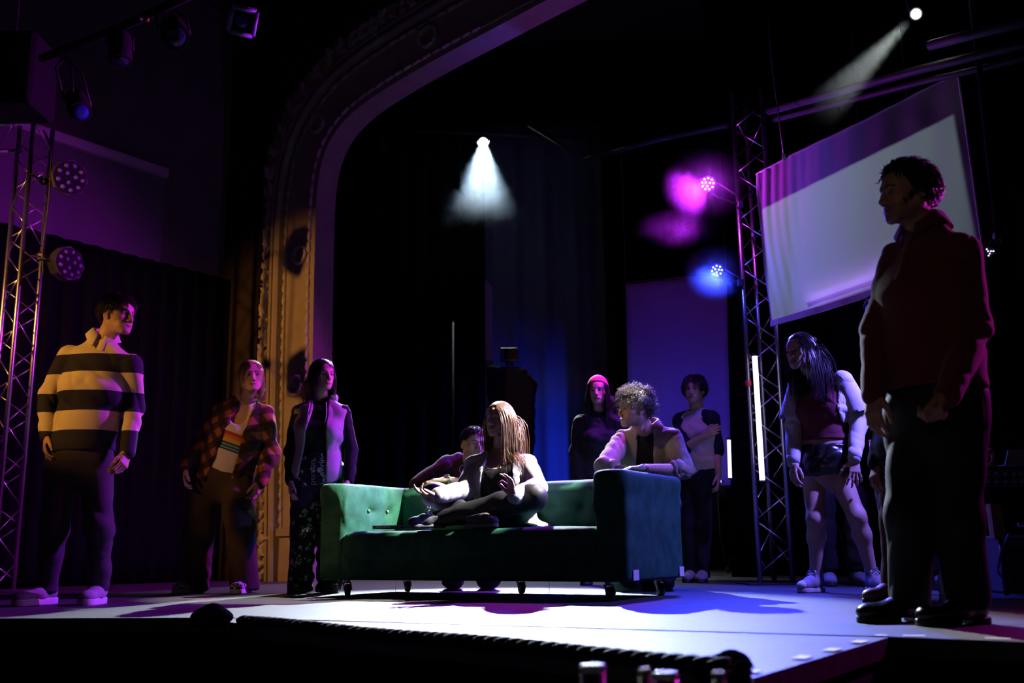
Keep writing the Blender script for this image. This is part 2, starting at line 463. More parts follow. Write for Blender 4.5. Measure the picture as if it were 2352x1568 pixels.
# proscenium wall: a vertical plane turned 36 degrees
AL = math.radians(36); PD = np.array((math.cos(AL), -math.sin(AL), 0)); PN = np.array((-math.sin(AL), -math.cos(AL), 0))
PC = un(560, 1250, 10.2); PC[2] = 0
def on_plane(px, py):
    p = un(px, py, 1.0); c = np.array((0, 0, ZC)); d = p - c
    t = ((PC - c) @ PN) / (d @ PN); q = c + d * t
    return np.array(((q - PC) @ PD, q[2]))
def arch_pt(u, z, h=0.0): return PC + PD * u + np.array((0, 0, z)) + PN * h
inner_px = [(716, 1345), (716, 1100), (718, 820), (722, 600), (727, 440), (735, 375), (756, 318), (795, 268), (850, 226), (930, 176), (1030, 120), (1140, 62), (1255, 0)]
path = [on_plane(*p) for p in inner_px]; path[0][1] = 0.0
dd = unit(path[-1] - path[-3]); path += [path[-1] + dd * 0.7 + np.array((0, -0.02)), path[-1] + dd * 1.5 + np.array((0.05, -0.12)), path[-1] + np.array((2.6, 0.95)), path[-1] + np.array((4.2, 1.0))]
def resample(P, step):
    P = np.asarray(P); L = np.concatenate([[0], np.cumsum(np.linalg.norm(np.diff(P, axis=0), axis=1))])
    s = np.arange(0, L[-1], step)
    return np.stack([np.interp(s, L, P[:, k]) for k in range(P.shape[1])], 1)
def smooth_path(P, it=6):
    for _ in range(it): P[1:-1] = 0.25 * P[:-2] + 0.5 * P[1:-1] + 0.25 * P[2:]
    return P
APATH = smooth_path(resample(path, 0.06), 12)
def arch_normals(P):
    t = np.gradient(P, axis=0); t /= np.linalg.norm(t, axis=1, keepdims=True)
    return np.stack([-t[:, 1], t[:, 0]], 1)            # to the left of travel: away from the opening
ANRM = arch_normals(APATH)
prof = [(0.0, -0.26), (0.0, 0.0), (0.06, 0.0), (0.065, 0.012), (0.085, 0.012), (0.09, 0.0), (0.40, 0.0), (0.405, 0.018), (0.43, 0.018), (0.435, 0.0),
        (0.47, -0.02), (0.475, 0.05), (0.50, 0.07), (0.53, 0.07), (0.54, 0.0), (0.57, 0.0), (0.575, 0.05), (0.60, 0.06), (0.62, 0.03), (0.82, 0.03), (0.83, -0.02), (0.83, -0.26)]
V = []; Fq = []
for (p, n_) in zip(APATH, ANRM):
    for (w, h) in prof: V.append(arch_pt(*(p + n_ * w), h))
K = len(prof)
for i in range(len(APATH) - 1):
    for k in range(K - 1): Fq.append((i * K + k, i * K + k + 1, (i + 1) * K + k + 1, (i + 1) * K + k))
arch = empty('trim_1', arch_pt(0.6, 0), 'cream plaster proscenium arch with moulded bands and carved leaves', 'arch', kind='structure')
me = bpy.data.meshes.new('arch_moulding'); me.from_pydata(V, [], Fq); me.update(); link('arch_moulding', me, PLASTER, arch)
CARVE = mat('carved_plaster', (0.50, 0.45, 0.41), rough=0.8, bump=0.3, bscale=120)
# carved leaves along the outer band, each a piece of its own
lf = SDF((-0.14, -0.10, -0.06), (0.14, 0.10, 0.08), 0.011)
lf.ecap((-0.10, -0.03, 0), (0.02, 0.0, 0.02), (0, 1, 0), (0.035, 0.02), (0.05, 0.028), 0.02); lf.ecap((0.02, 0, 0.02), (0.10, 0.045, 0.01), (0, 1, 0), (0.045, 0.03), (0.015, 0.02), 0.02)
lf.cone((0.0, -0.02, 0.02), (0.04, -0.07, 0.03), 0.022, 0.012, 0.015); lf.ell((0.06, 0.03, 0.035), (0.022, 0.022, 0.022), k=0.01); lf.cone((-0.06, 0.0, 0.02), (-0.04, 0.06, 0.03), 0.02, 0.01, 0.01)
lv, lfc = lf.mesh(); leaf_me = mesh_np('carved_leaf', lv, lfc)
leaf_me.materials.append(CARVE)
leaf2 = leaf_me.copy()
rng = random.Random(5)
def place(me_, name, u, z, ang, sc, h, parent, flip=1):
    o = bpy.data.objects.new(name, me_); COL.objects.link(o)
    M = Matrix(((PD[0], 0, PN[0]), (PD[1], 0, PN[1]), (0, 1, 0)))       # columns: along wall, up, out of wall
    R3 = M @ Matrix.Rotation(ang, 3, 'Z')
    q = arch_pt(u, z, h)
    W = Matrix.Translation(Vector(q)) @ R3.to_4x4() @ Matrix.Diagonal((sc, sc * flip, sc, 1))
    o.parent = parent; o.matrix_parent_inverse = PINV(parent); o.matrix_basis = W
    return o
i = 0; acc = 0
for i in range(1, len(APATH) - 3, 2):
    p, n_ = APATH[i], ANRM[i]
    if p[0] > 3.4: break
    t = (n_[1], -n_[0])
    a0 = math.atan2(t[1], t[0])
    for j, w in enumerate((0.67, 0.76)):
        q = p + n_ * (w + rng.uniform(-.015, .015)); place(leaf_me, 'carved_leaf', q[0], q[1], a0 + (0.7 if j else -0.6) + rng.uniform(-.5, .5), rng.uniform(0.62, 0.95), 0.03, arch, rng.choice((-1, 1)))
# bead drops along both edges of the flat band
bd = MB(); bd.lathe((0, 0, 0), (0, 1, 0), [(0.004, -0.05), (0.018, -0.03), (0.022, 0.0), (0.012, 0.03), (0.018, 0.04), (0.004, 0.05)], n=8)
bo = bd.build('bead_drop', CARVE, arch); bead_me = bo.data; bpy.data.objects.remove(bo)
for i in range(8, len(APATH) - 3, 2):
    p, n_ = APATH[i], ANRM[i]
    if p[0] > 3.0: break
    a0 = math.atan2(-n_[0], n_[1]) - math.pi / 2
    for w in (0.075, 0.42):
        q = p + n_ * w; place(bead_me, 'bead_drop', q[0], q[1], a0, rng.uniform(0.9, 1.15), 0.012, arch)
# wreaths on the flat band
wr = MB()
for k in range(22):
    a = 2 * math.pi * k / 22; wr.sphere((0.085 * math.cos(a), 0.085 * math.sin(a), 0.01), (0.021, 0.021, 0.018), 7, 5)
wr.tube([(0.085 * math.cos(2 * math.pi * k / 24), 0.085 * math.sin(2 * math.pi * k / 24), 0.0) for k in range(25)], 0.02, 6, caps=False)
wo = wr.build('wreath', CARVE, arch); wreath_me = wo.data; bpy.data.objects.remove(wo)
for (x, y, s_) in ((985, 85, 1.15), (731, 284, 1.1), (690, 585, 1.0), (681, 885, 1.05)):
    u, z = on_plane(x, y); place(wreath_me, 'wreath', u, z, 0, s_, 0.01, arch)
pb = MB()
u0 = path[0][0]
for (w0, w1, z0, z1, h) in ((-0.01, 0.41, 0.0, 0.46, 0.05), (-0.03, 0.43, 0.42, 0.49, 0.08)):
    pb.prism([arch_pt(u0 - w1, z0, -0.02), arch_pt(u0 - w0, z0, -0.02), arch_pt(u0 - w0, z1, -0.02), arch_pt(u0 - w1, z1, -0.02)], PN * (h + 0.02))
pb.build('plinth', PLASTER, arch)
# wall above and beside the arch (solid wall cut to the arch outline)
outer = APATH + ANRM * 0.82
V = []; Fq = []
for (p, q) in zip(APATH, outer):
    V += [arch_pt(q[0], q[1], -0.02), arch_pt(max(q[0] - 0.0, -0.6) if False else q[0], 8.0, -0.02)]
for i in range(len(outer) - 1): Fq.append((2 * i, 2 * i + 2, 2 * i + 3, 2 * i + 1))
b0 = len(V); V += [arch_pt(-0.55, 0, -0.02), arch_pt(outer[0][0], 0, -0.02), arch_pt(outer[0][0], 8, -0.02), arch_pt(-0.55, 8, -0.02)]; Fq.append((b0, b0 + 1, b0 + 2, b0 + 3))
me = bpy.data.meshes.new('wall_proscenium'); me.from_pydata(V, [], Fq); me.update()
wo = link('wall_proscenium', me, mat('shaded_plaster', (0.045, 0.035, 0.035), rough=0.95, spec=0.05)); sm_ = wo.modifiers.new('thick', 'SOLIDIFY'); sm_.thickness = 0.2; sm_.offset = 0  # shadow beside the pier put into the wall colour
tag(wo, 'dim plaster wall around the proscenium arch', 'wall', kind='structure')
# left auditorium wall, its ledge and panel
WD = np.array((-0.588, -0.81, 0)); WN = np.array((0.81, -0.588, 0)); WC = arch_pt(-0.02, 0, 0) + PD * -0.4
w = MB(); w.prism([WC, WC + WD * 9, WC + WD * 9 + (0, 0, 8), WC + (0, 0, 8)], -WN * 0.2)
tag(w.build('wall_left', WALLP), 'dim plaster side wall behind the left truss', 'wall', kind='structure')
def on_wall(px, py, off=0.0):
    p = un(px, py, 1.0); c = np.array((0, 0, ZC)); d = p - c
    t = ((WC + WN * off - c) @ WN) / (d @ WN); return c + d * t
lg = MB(); A_, B_ = on_wall(85, 300), on_wall(372, 392); B_[2] = A_[2] = (A_[2] + B_[2]) / 2
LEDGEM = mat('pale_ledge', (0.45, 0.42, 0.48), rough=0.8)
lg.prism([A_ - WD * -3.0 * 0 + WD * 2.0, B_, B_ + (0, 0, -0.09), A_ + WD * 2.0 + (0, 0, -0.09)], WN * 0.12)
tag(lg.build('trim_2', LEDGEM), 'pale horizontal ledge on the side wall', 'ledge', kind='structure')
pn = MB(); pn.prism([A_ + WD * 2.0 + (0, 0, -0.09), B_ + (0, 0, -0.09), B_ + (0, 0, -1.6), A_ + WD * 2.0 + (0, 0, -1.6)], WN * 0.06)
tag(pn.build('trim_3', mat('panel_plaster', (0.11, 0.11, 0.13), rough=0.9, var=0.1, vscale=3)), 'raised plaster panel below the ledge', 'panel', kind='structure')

def drape(name, P0, P1, z0, z1, fold=0.05, pitch=0.22, nrm=None, m=DRAPE, label='', cat='curtain', seed=0, z1b=None, jag=0.0):
    P0 = np.asarray(P0, float); P1 = np.asarray(P1, float); P0[2] = P1[2] = 0; L = np.linalg.norm(P1 - P0); t = (P1 - P0) / L
    n_ = np.cross(t, (0, 0, 1)) if nrm is None else np.asarray(nrm)
    nx = max(int(L / 0.03), 8); nz = 14; rg = np.random.RandomState(seed); ph = rg.uniform(0, 6, 4)
    x = np.linspace(0, L, nx); wv = np.sin(x * 2 * math.pi / pitch + 0.8 * np.sin(x * 2.1 + ph[0]) + ph[1]) + 0.35 * np.sin(x * 2 * math.pi / (pitch * 0.43) + ph[2])
    V = []; Fs = []
    for j in range(nz):
        s_ = j / (nz - 1)
        for i_ in range(nx):
            zt = z1 if z1b is None else z1 + (z1b - z1) * x[i_] / L
            V.append(P0 + t * x[i_] + n_ * fold * wv[i_] * (0.6 + 0.4 * (1 - s_)) + np.array((0, 0, z0 + (zt - z0) * s_)))
    for j in range(nz - 1):
        for i_ in range(nx - 1): Fs.append((j * nx + i_, j * nx + i_ + 1, (j + 1) * nx + i_ + 1, (j + 1) * nx + i_))
    me = mesh_np(name, np.array(V), np.array(Fs)); o = link(name, me, m)
    md = o.modifiers.new('thick', 'SOLIDIFY'); md.thickness = 0.008
    return tag(o, label, cat)
# black drape on the side wall, with a sloping look because it recedes
a_, b_ = on_wall(-60, 470, 0.12), on_wall(550, 660, 0.12)
drape('black_curtain', a_, b_, 0.0, (un(550, 660, b_[1])[2] + un(120, 525, on_wall(120, 525, .12)[1])[2]) / 2, 0.03, 0.2, label='black drape hung on the side wall behind the striped shirt', seed=1)
# stage house
w = MB(); w.box((0, 14.6, 4), (18, 0.2, 9)); tag(w.build('wall_back', BLACK), 'black back wall of the stage', 'wall', kind='structure')
w = MB(); w.box((7.9, 6, 4), (0.2, 17, 9)); tag(w.build('wall_right', BLACK), 'black side wall behind the standing man', 'wall', kind='structure')
w = MB(); w.box((0, 6, 8.1), (20, 20, 0.2)); tag(w.build('ceiling', WALLP), 'dim plaster ceiling over the hall', 'ceiling', kind='structure')
BLUEDRAPE = mat('blue_cyc', (0.16, 0.18, 0.24), rough=0.95, spec=0.1, bump=0.15, bscale=150)
drape('backdrop_curtain', (-1.6, 14.15, 0), (3.6, 14.15, 0), 0.0, 6.5, 0.05, 0.5, m=BLUEDRAPE, label='blue-lit backdrop cloth at the rear of the stage', seed=2)
p0, p1 = un(770, 1200, 13.85), un(1117, 1200, 13.85)
drape('rear_drape', p0, p1, 0.0, 6.5, 0.06, 0.3, label='tall black leg curtain beyond the arch opening', seed=3)
drape('rear_drape', un(1405, 1200, 13.2), un(1720, 1200, 13.0), 0.0, 6.5, 0.05, 0.3, label='black drape added behind the hanging panel to swallow stray amber light', seed=12)  # added to absorb amber light passing the pier
# narrow scenic flat whose edge catches the blue light
fl = MB(); q0, q1 = un(1117, 1200, 12.75), un(1139, 1200, 12.75); zt = un(1120, 640, 12.75)[2]
fl.prism([(q0[0], 12.75, 0), (q1[0], 12.75, 0), (q1[0] - 0.03, 12.75, zt - 0.1), (q0[0], 12.75, zt)], (0, 0.05, 0))
tag(fl.build('scenic_flat', mat('flat_paint', (0.35, 0.36, 0.42), rough=0.6)), 'tall narrow blue-lit flat standing behind the long-haired woman', 'flat')
q0 = un(1040, 1200, 12.0)
tb = MB(); tb.tube([(q0[0], 12.0, 0), (q0[0], 12.0, un(1040, 740, 12.0)[2])], 0.014, 8); tb.lathe((q0[0], 12.0, 0), (0, 0, 1), [(0.14, 0), (0.14, 0.02), (0.02, 0.04)], 16)
tag(tb.build('light_stand', mat('dark_steel', (0.03, 0.03, 0.05), rough=0.6, metal=0.2)), 'thin upright pole at the dark rear of the stage', 'pole')
# shelf-like cloth-covered stand with a small monitor in the blue area
sd = SDF(np.array((*un(1100, 990, 12.2)[:2], 0.0)) - np.array((0.1, 0.5, 0.05)), un(1260, 820, 12.2) + np.array((0.1, 0.5, 0.15)), 0.025)
c1, c2, c3 = un(1128, 838, 12.2), un(1200, 846, 12.1), un(1222, 872, 12.1)
for t_ in np.linspace(0, 1, 9):
    q_ = (c1 * (1 - t_ / .75) + c2 * t_ / .75) if t_ < .75 else (c2 * (1 - (t_ - .75) * 4) + c3 * (t_ - .75) * 4)
    sd.cone(q_ + (0, 0, -.05), np.array((c1[0] + .02 + .28 * t_, c1[1], 0.06)), .055, .09, .03)
v_, f_ = sd.mesh(); v_ = folds(v_, f_, 0.03, 30, 3, (1, 0, 0)); v_[:, 2] = np.maximum(v_[:, 2], 0.001)
st = mesh_np('draped_stand', v_, f_); tag(link('draped_stand', st, mat('navy_cloth', (0.012, 0.014, 0.03), rough=0.95, spec=0.05)), 'dark cloth draped over a stand in the blue-lit rear', 'cloth')
mo = empty('monitor', un(1170, 838, 12.2), 'small boxy monitor sitting on the draped stand', 'monitor')
cm = un(1170, 815, 12.2); k = MB(); k.box(cm, (0.22, 0.1, 0.17), bevel=0.01); k.build('monitor_body', mat('grey_plastic', (0.05, 0.06, 0.10), rough=0.5), mo)
k = MB(); k.box(cm + (0.01, -0.052, 0.0), (0.17, 0.006, 0.13)); k.build('screen_glass', mat('dark_glass', (0.02, 0.02, 0.03), rough=0.1), mo)
k = MB(); k.tube([cm + (0, 0, -0.08), cm + (0, 0, -0.13)], [0.03, 0.06], 10); k.build('foot', BLKMETAL, mo)

# hanging pale panel at the rear right
pc = [un(1437, 650, 9.6), un(1668, 626, 9.3), un(1680, 1117, 9.3), un(1447, 1112, 9.6)]
PANEL = mat('panel_cloth', (0.20, 0.17, 0.24), rough=0.9, bump=0.15, bscale=25, var=0.12, vscale=2)
nt = PANEL.node_tree; tl = nt.nodes.new('ShaderNodeBsdfTranslucent'); tl.inputs[0].default_value = (0.4, 0.36, 0.5, 1); ms_ = nt.nodes.new('ShaderNodeMixShader'); ms_.inputs[0].default_value = 0.45
nt.links.new(nt.nodes['Principled BSDF'].outputs[0], ms_.inputs[1]); nt.links.new(tl.outputs[0], ms_.inputs[2]); nt.links.new(ms_.outputs[0], nt.nodes['Material Output'].inputs[0])
V = []; Fs = []
for j in range(25):
    for i in range(17):
        a, b = i / 16, j / 24
        p = (pc[0] * (1 - a) + pc[1] * a) * (1 - b) + (pc[3] * (1 - a) + pc[2] * a) * b
        V.append(p + np.array((0, 0.012 * math.sin(a * 17 + b * 3) + 0.01 * math.sin(b * 9 + a * 5), 0)))
for j in range(24):
    for i in range(16): Fs.append((j * 17 + i, (j + 1) * 17 + i, (j + 1) * 17 + i + 1, j * 17 + i + 1))
hp = empty('hanging_panel', (pc[0] + pc[1]) / 2, 'tall pale cloth panel hanging behind the raglan shirt', 'panel')
o = link('cloth', mesh_np('cloth', np.array(V), np.array(Fs)), PANEL, hp); o.modifiers.new('t', 'SOLIDIFY').thickness = 0.006
k = MB(); k.tube([pc[3] + (0, 0.01, 0), pc[2] + (0, 0.01, 0)], 0.014, 8); k.build('bottom_rod', ALU, hp)
k = MB(); k.tube([pc[0] + (0, 0.01, 0), pc[1] + (0, 0.01, 0)], 0.014, 8); k.build('top_rod', BLKMETAL, hp)
for q in (pc[0], pc[1]):
    k = MB(); k.tube([q, q + (0, 0, 5.6)], 0.004, 5); k.build('suspension_wire', BLKMETAL, hp)
drape('masking_curtain', un(1676, 1200, 9.75), un(1745, 1200, 9.75), 0.0, 6.5, 0.04, 0.16, label='dark masking curtain between the hanging panel and the right truss', seed=7)
drape('side_curtain', un(1690, 1200, 10.2), (6.5, 8.6, 0), 0.0, 6.5, 0.06, 0.4, label='black curtain closing the right side behind the crop-top woman', seed=8)

# ------------------------------------------------------------------ trusses
def truss(base, top, side, ang, label, name='truss_tower', n_lace=None, r=0.0185, group=None):
    """triangular truss from base to top; each chord and brace is a part"""
    t = empty(name, base, label, 'truss', group); base = np.asarray(base, float); top = np.asarray(top, float)
    ax = unit(top - base); x, y = perp(ax); L = np.linalg.norm(top - base); R = side / math.sqrt(3)
    C = [np.cos(ang + 2.0944 * k) * x * R + np.sin(ang + 2.0944 * k) * y * R for k in range(3)]
    for c in C:
        b = MB(); b.tube([base + c, top + c], r, 14); b.build('chord', ALU, t)
    n = n_lace or max(int(L / (side * 0.82)), 2)
    br = 0.006
    for k in range(3):
        a_, b_ = C[k], C[(k + 1) % 3]
        for j in range(n):
            p0 = base + ax * (L * (j + (0.04 if k == 0 else 0.04)) / n); p1 = base + ax * (L * (j + 0.96) / n); off = ax * (L / n) * 0.33 * k
            s0, s1 = (a_, b_) if j % 2 == 0 else (b_, a_)
            e0, e1 = p0 + s0 + off, p1 + s1 + off
            if np.dot(e1 - base, ax) > L: continue
            q = MB(); q.tube([e0, e1], br, 6); q.build('brace', ALU, t)
    return t, C
BL = ground(8, 1357); BL = (ground(3, 1358) + ground(35, 1358)) / 2 + np.array((-0.06, -0.1, 0)); BL[2] = 0.012
TLt = truss(BL, BL + np.array((0, 0, 3.75)), 0.25, 0.35, 'aluminium truss tower standing behind the striped-shirt man')
pl = MB(); pl.box(BL + np.array((0, 0, -0.006)), (0.62, 0.5, 0.012)); tag(pl.build('base_plate', ALU), 'flat metal base plate under the left truss tower', 'plate')
HT = BL + np.array((-0.16, 0, 3.60))
truss(HT, HT + np.array((-3.0, -0.15, 0)), 0.25, 1.2, 'horizontal aluminium truss running out of frame from the left tower', 'truss_beam')
BR = ground(1782, 1341); BR[2] = 0.012
truss(BR, BR + np.array((0, 0, 3.95)), 0.235, 2.62 + 0.35, 'aluminium truss tower beside the projection screen')
pl = MB(); pl.box(BR + np.array((0, 0, -0.006)), (0.5, 0.5, 0.012)); tag(pl.build('base_plate', BLKMETAL), 'flat dark base plate under the right truss tower', 'plate')
# red marker tape round one chord
k = MB(); q = un(1719, 880, 7.72); k.lathe(q, (0, 0, 1), [(0.024, -0.02), (0.024, 0.02)], 12); tag(k.build('marker_tape', mat('red_tape', (0.6, 0.03, 0.04), rough=0.5)), 'red tape band wrapped round the right truss chord', 'tape')

# overhead pipes
def pipe(name, pts, r, label, m=None):
    k = MB(); k.tube(pts, r, 10); return tag(k.build(name, m or mat('painted_pipe', (0.07, 0.065, 0.08), rough=0.55, metal=0.3)), label, 'pipe')
pipe('overhead_pipe', [un(1765, 256, 7.75), un(2120, 158, 6.3), un(2420, 84, 5.3)], 0.03, 'long overhead pipe running from the right truss out of frame')
pipe('overhead_pipe', [un(1778, 275, 7.8), un(2130, 185, 6.4), un(2420, 118, 5.4)], 0.022, 'thinner overhead pipe just below the long one')
pipe('overhead_pipe', [un(1672, 288, 8.4), un(1520, 318, 9.0), un(1340, 366, 10.0)], 0.025, 'dim overhead pipe left of the right truss')
pipe('overhead_pipe', [un(1215, 288, 11.0), un(1300, 340, 10.4), un(1340, 366, 10.0)], 0.02, 'short slanting pipe beside the bright white lamp')
pipe('overhead_pipe', [un(950, 300, 13.3), un(1340, 318, 13.3)], 0.025, 'dark pipe carrying the bright white lamp')
pipe('overhead_beam', [un(2136, 104, 5.4), un(2250, 74, 5.1), un(2400, 38, 4.8)], 0.03, 'pale short batten high up at the right')
pipe('overhead_pipe', [un(2000, -40, 4.7), un(2300, -60, 4.3)], 0.025, 'pipe above the frame carrying the side lamp')
# ================================================================== LAMPS AND SCREEN
def glow(name, color, s):
    m = mat(name, (0.02, 0.02, 0.02), rough=0.3, emit=color, estr=s); return m
def led_par(at, aim, label, led_mat, kind=None, size=0.13, nled=12, yoke_to=None, shift=0.03, target=None):
    """flat LED par: octagonal housing, a face of small lenses, yoke and clamp"""
    at = np.asarray(at, float); d = unit(np.asarray(aim, float) - at); x, y = perp(d)
    t = empty('led_par_light', at, label, 'stage light')
    h = MB(); prof = [(size * 0.55, -size * 1.0), (size * 0.85, -size * 0.75), (size * 1.0, -size * 0.25), (size * 1.05, 0.0), (size * 0.98, 0.012)]
    h.lathe(at, d, prof, 8, smooth=False); h.build('housing', BLKMETAL, t)
    f = MB(); f.lathe(at + d * 0.012, d, [(size * 0.9, 0), (size * 0.9, 0.004)], 16); f.build('face_plate', mat('par_face', (0.012, 0.012, 0.016), rough=0.8, spec=0.1), t)
    pts = [(0.0, 0.0)] * 0 + [(0.30, 0.3 + k * 2.0944) for k in range(3)] + [(0.70, k * 2 * math.pi / (nled - 3)) for k in range(nled - 3)]
    lm = None
    for (r, a) in pts:
        c = at + d * 0.017 + size * r * 0.95 * (math.cos(a) * x + math.sin(a) * y)
        l = MB(); l.lathe(c, d, [(size * 0.125, 0), (size * 0.11, 0.006), (size * 0.05, 0.010)], 10); l.build('lens', led_mat, t)
    if yoke_to is not None:
        yk = np.asarray(yoke_to, float); s_ = unit(np.cross(d, (0, 0, 1)))
        k = MB(); k.tube([at + s_ * size * 1.12 - d * size * .3, at + s_ * size * 1.12 - d * size * .3 + (yk - at) * 0.6, yk], 0.008, 6)
        k.tube([at - s_ * size * 1.12 - d * size * .3, at - s_ * size * 1.12 - d * size * .3 + (yk - at) * 0.6, yk], 0.008, 6); k.build('yoke', BLKMETAL, t)
        k = MB(); k.box(yk, (0.05, 0.05, 0.06), bevel=0.008); k.build('clamp', BLKMETAL, t)
    if kind: spot(kind, at, target if target is not None else aim, radius=size * 0.7, shift=shift)
    return t
MAG = glow('magenta_led', (1.0, 0.55, 1.0), 6); BLU = glow('blue_led', (0.6, 0.6, 1.0), 6); OFF = mat('unlit_led', (0.13, 0.13, 0.19), rough=0.5)
aimL = np.array((-1.6, 6.0, 1.0))
led_par(un(1626, 422, 7.7), (0.2, 3.0, 1.4), 'LED par glowing magenta, clamped high on the right truss', MAG, 'magenta_par', 0.068, 12, un(1700, 470, 7.75), target=(-1.8, 6.8, 1.2))
led_par(un(1647, 621, 7.7), (0.3, 3.0, 1.2), 'LED par glowing blue, lower on the right truss', BLU, 'blue_par', 0.056, 11, un(1700, 650, 7.75), target=(0.5, 6.0, 0.0))
led_par(un(160, 408, 7.75), (0.2, 4.5, 2.2), 'unlit LED par on the left truss, upper of two', OFF, None, 0.150, 12, un(100, 415, 7.85))
led_par(un(158, 605, 7.75), (1.2, 5.2, 2.6), 'unlit LED par on the left truss, lower of two', OFF, None, 0.140, 12, un(95, 590, 7.85))
led_par(un(2276, 577, 5.75), (1.4, 4.6, 1.2), 'LED par glowing blue beside the far edge of the projection screen', BLU, 'blue_side', 0.034, 6, un(2292, 545, 5.85), target=(1.8, 6.3, 0.75))
p_ = np.array((3.55, 4.7, 1.9)); led_par(p_, (1.5, 3.9, 1.2), 'LED par glowing magenta on a stand out of frame to the right', MAG, 'magenta_side', 0.09, 9, p_ + np.array((0.02, 0.03, -0.2)), target=(1.5, 3.8, 1.1))
k = MB(); k.tube([(p_[0] + .02, p_[1] + .03, 0.02), p_ + np.array((.02, .03, -.2))], 0.018, 8); k.lathe((p_[0] + .02, p_[1] + .03, 0), (0, 0, 1), [(0.22, 0), (0.2, 0.02), (0.03, 0.05)], 16); tag(k.build('light_stand', BLKMETAL), 'black floor stand out of frame to the right', 'stand')
# drop pole for the blue lamp by the screen
q = un(2292, 545, 5.85); pipe('drop_pole', [q, q + np.array((0, 0, 6.0))], 0.018, 'black drop pole holding the lamp beside the screen', BLACK)

def can_light(at, aim, label, kind, lens_r, lens_mat, hang, length=0.28, shift=0.02, parent_dark=BLACK, target=None):
    at = np.asarray(at, float); d = unit(np.asarray(aim, float) - at); t = empty('can_spotlight', at, label, 'stage light')
    R = lens_r * 1.35
    k = MB(); k.lathe(at, d, [(R * 0.6, -length), (R * 0.95, -length * 0.85), (R, -length * 0.3), (R, 0.0), (R * 0.96, 0.0)], 20); k.build('barrel', parent_dark, t)
    k = MB(); k.lathe(at + d * 0.001, d, [(lens_r, 0), (lens_r * 0.8, 0.008), (lens_r * 0.4, 0.012)], 20); k.build('lens', lens_mat, t)
    s_ = unit(np.cross(d, (0, 0, 1)))
    k = MB(); c = at - d * length * 0.5; k.tube([c + s_ * (R + .01), c + s_ * (R + .01) + (np.asarray(hang) - c) * 0.7, hang], 0.009, 6); k.tube([c - s_ * (R + .01), c - s_ * (R + .01) + (np.asarray(hang) - c) * 0.7, hang], 0.009, 6)
    k.build('yoke', BLKMETAL, t)
    if kind: spot(kind, at, target if target is not None else aim, radius=lens_r * 0.8, shift=shift)
    return t
WHI = glow('white_lamp', (0.9, 0.97, 1.0), 60)
S1P = un(1110, 327, 13.2); S2P = un(2104, 32, 6.2)
s1 = can_light(S1P, (0.1, 4.2, 0.2), 'bright white spotlight with a smoky beam above the sofa', 'white_back', 0.062, WHI, S1P + np.array((0, 0.15, 0.22)), shift=0.03, target=(-0.25, 4.7, 0.0))
# ring of the lamp frame caught by its own light
k = MB(); k.tube([S1P + np.array((0.085 * math.cos(a), -0.05, 0.085 * math.sin(a))) for a in np.linspace(math.pi * 0.95, math.pi * 2.05, 14)], 0.008, 6, caps=True)
k.build('gel_frame', mat('bright_metal', (0.8, 0.8, 0.8), rough=0.3, metal=1), s1)
can_light(S2P, (1.5, 4.8, 2.6), 'bright white spotlight high at the right with a narrow beam', 'white_side', 0.034, glow('white_lamp_side', (1, 0.97, 0.9), 45), S2P + np.array((0, 0.05, 0.25)), length=0.2, shift=0.03, target=(-0.50, 6.38, 0.52))
# unlit profile spots on a pipe at the upper left
pipe('lighting_pipe', [un(96, 134, 6.6), un(280, 62, 6.0), un(480, -30, 5.5)], 0.028, 'black lighting pipe crossing the upper left corner', BLACK)
LENS_BLUE = mat('blue_gel', (0.02, 0.03, 0.35), rough=0.2)
LENS_DARK = mat('dark_lens', (0.02, 0.03, 0.06), rough=0.08)
def hung(at, aim, hang, label, R, Lg, lens, frame=False):
    t = can_light(at, aim, label, None, R / 1.35, lens, hang, length=Lg)
    if frame:
        d = unit(np.asarray(aim, float) - at); s_ = unit(np.cross(d, (0, 0, 1))); u_ = np.cross(s_, d)
        k = MB(); h = R * 1.15
        c = [(1, 1), (1, -1), (-1, -1), (-1, 1)]
        for i in range(4):
            a_, b_ = c[i], c[(i + 1) % 4]
            k.box(at + d * 0.006 + (s_ * (a_[0] + b_[0]) + u_ * (a_[1] + b_[1])) / 2 * h, (0.001, 0.001, 0.001)) if False else k.tube([at + d * .006 + s_ * a_[0] * h + u_ * a_[1] * h, at + d * .006 + s_ * b_[0] * h + u_ * b_[1] * h], 0.018, 4)
        k.build('gel_frame', mat('violet_frame', (0.25, 0.2, 0.45), rough=0.5, metal=0.3), t)
    return t
hung(un(276, 140, 6.0), un(276, 260, 5.95), un(278, 68, 6.05), 'black can light hanging straight down from the pipe', 0.072, 0.22, LENS_DARK)
hung(un(402, 84, 5.7), un(425, 200, 5.0), un(388, 18, 5.8), 'black can light with a dim bluish lens beside the yellow clamp', 0.085, 0.24, LENS_DARK)
hung(un(556, 48, 5.3), un(640, 110, 4.6), un(470, -20, 5.5), 'black spotlight with a blue gel in a square frame', 0.06, 0.35, LENS_BLUE, True)
hung(un(184, 258, 6.4), un(205, 330, 6.0), un(150, 130, 6.5), 'black spotlight with a blue lens hanging above the left truss', 0.075, 0.36, LENS_BLUE)
k = MB(); p_ = un(343, 32, 5.85); k.box(p_, (0.14, 0.03, 0.03), R=np.array(Matrix.Rotation(-0.45, 3, 'Y')), bevel=0.006); tag(k.build('pipe_clamp', mat('brass_metal', (0.55, 0.5, 0.42), rough=0.4, metal=0.8)), 'pale metal clamp on the lighting pipe', 'clamp')
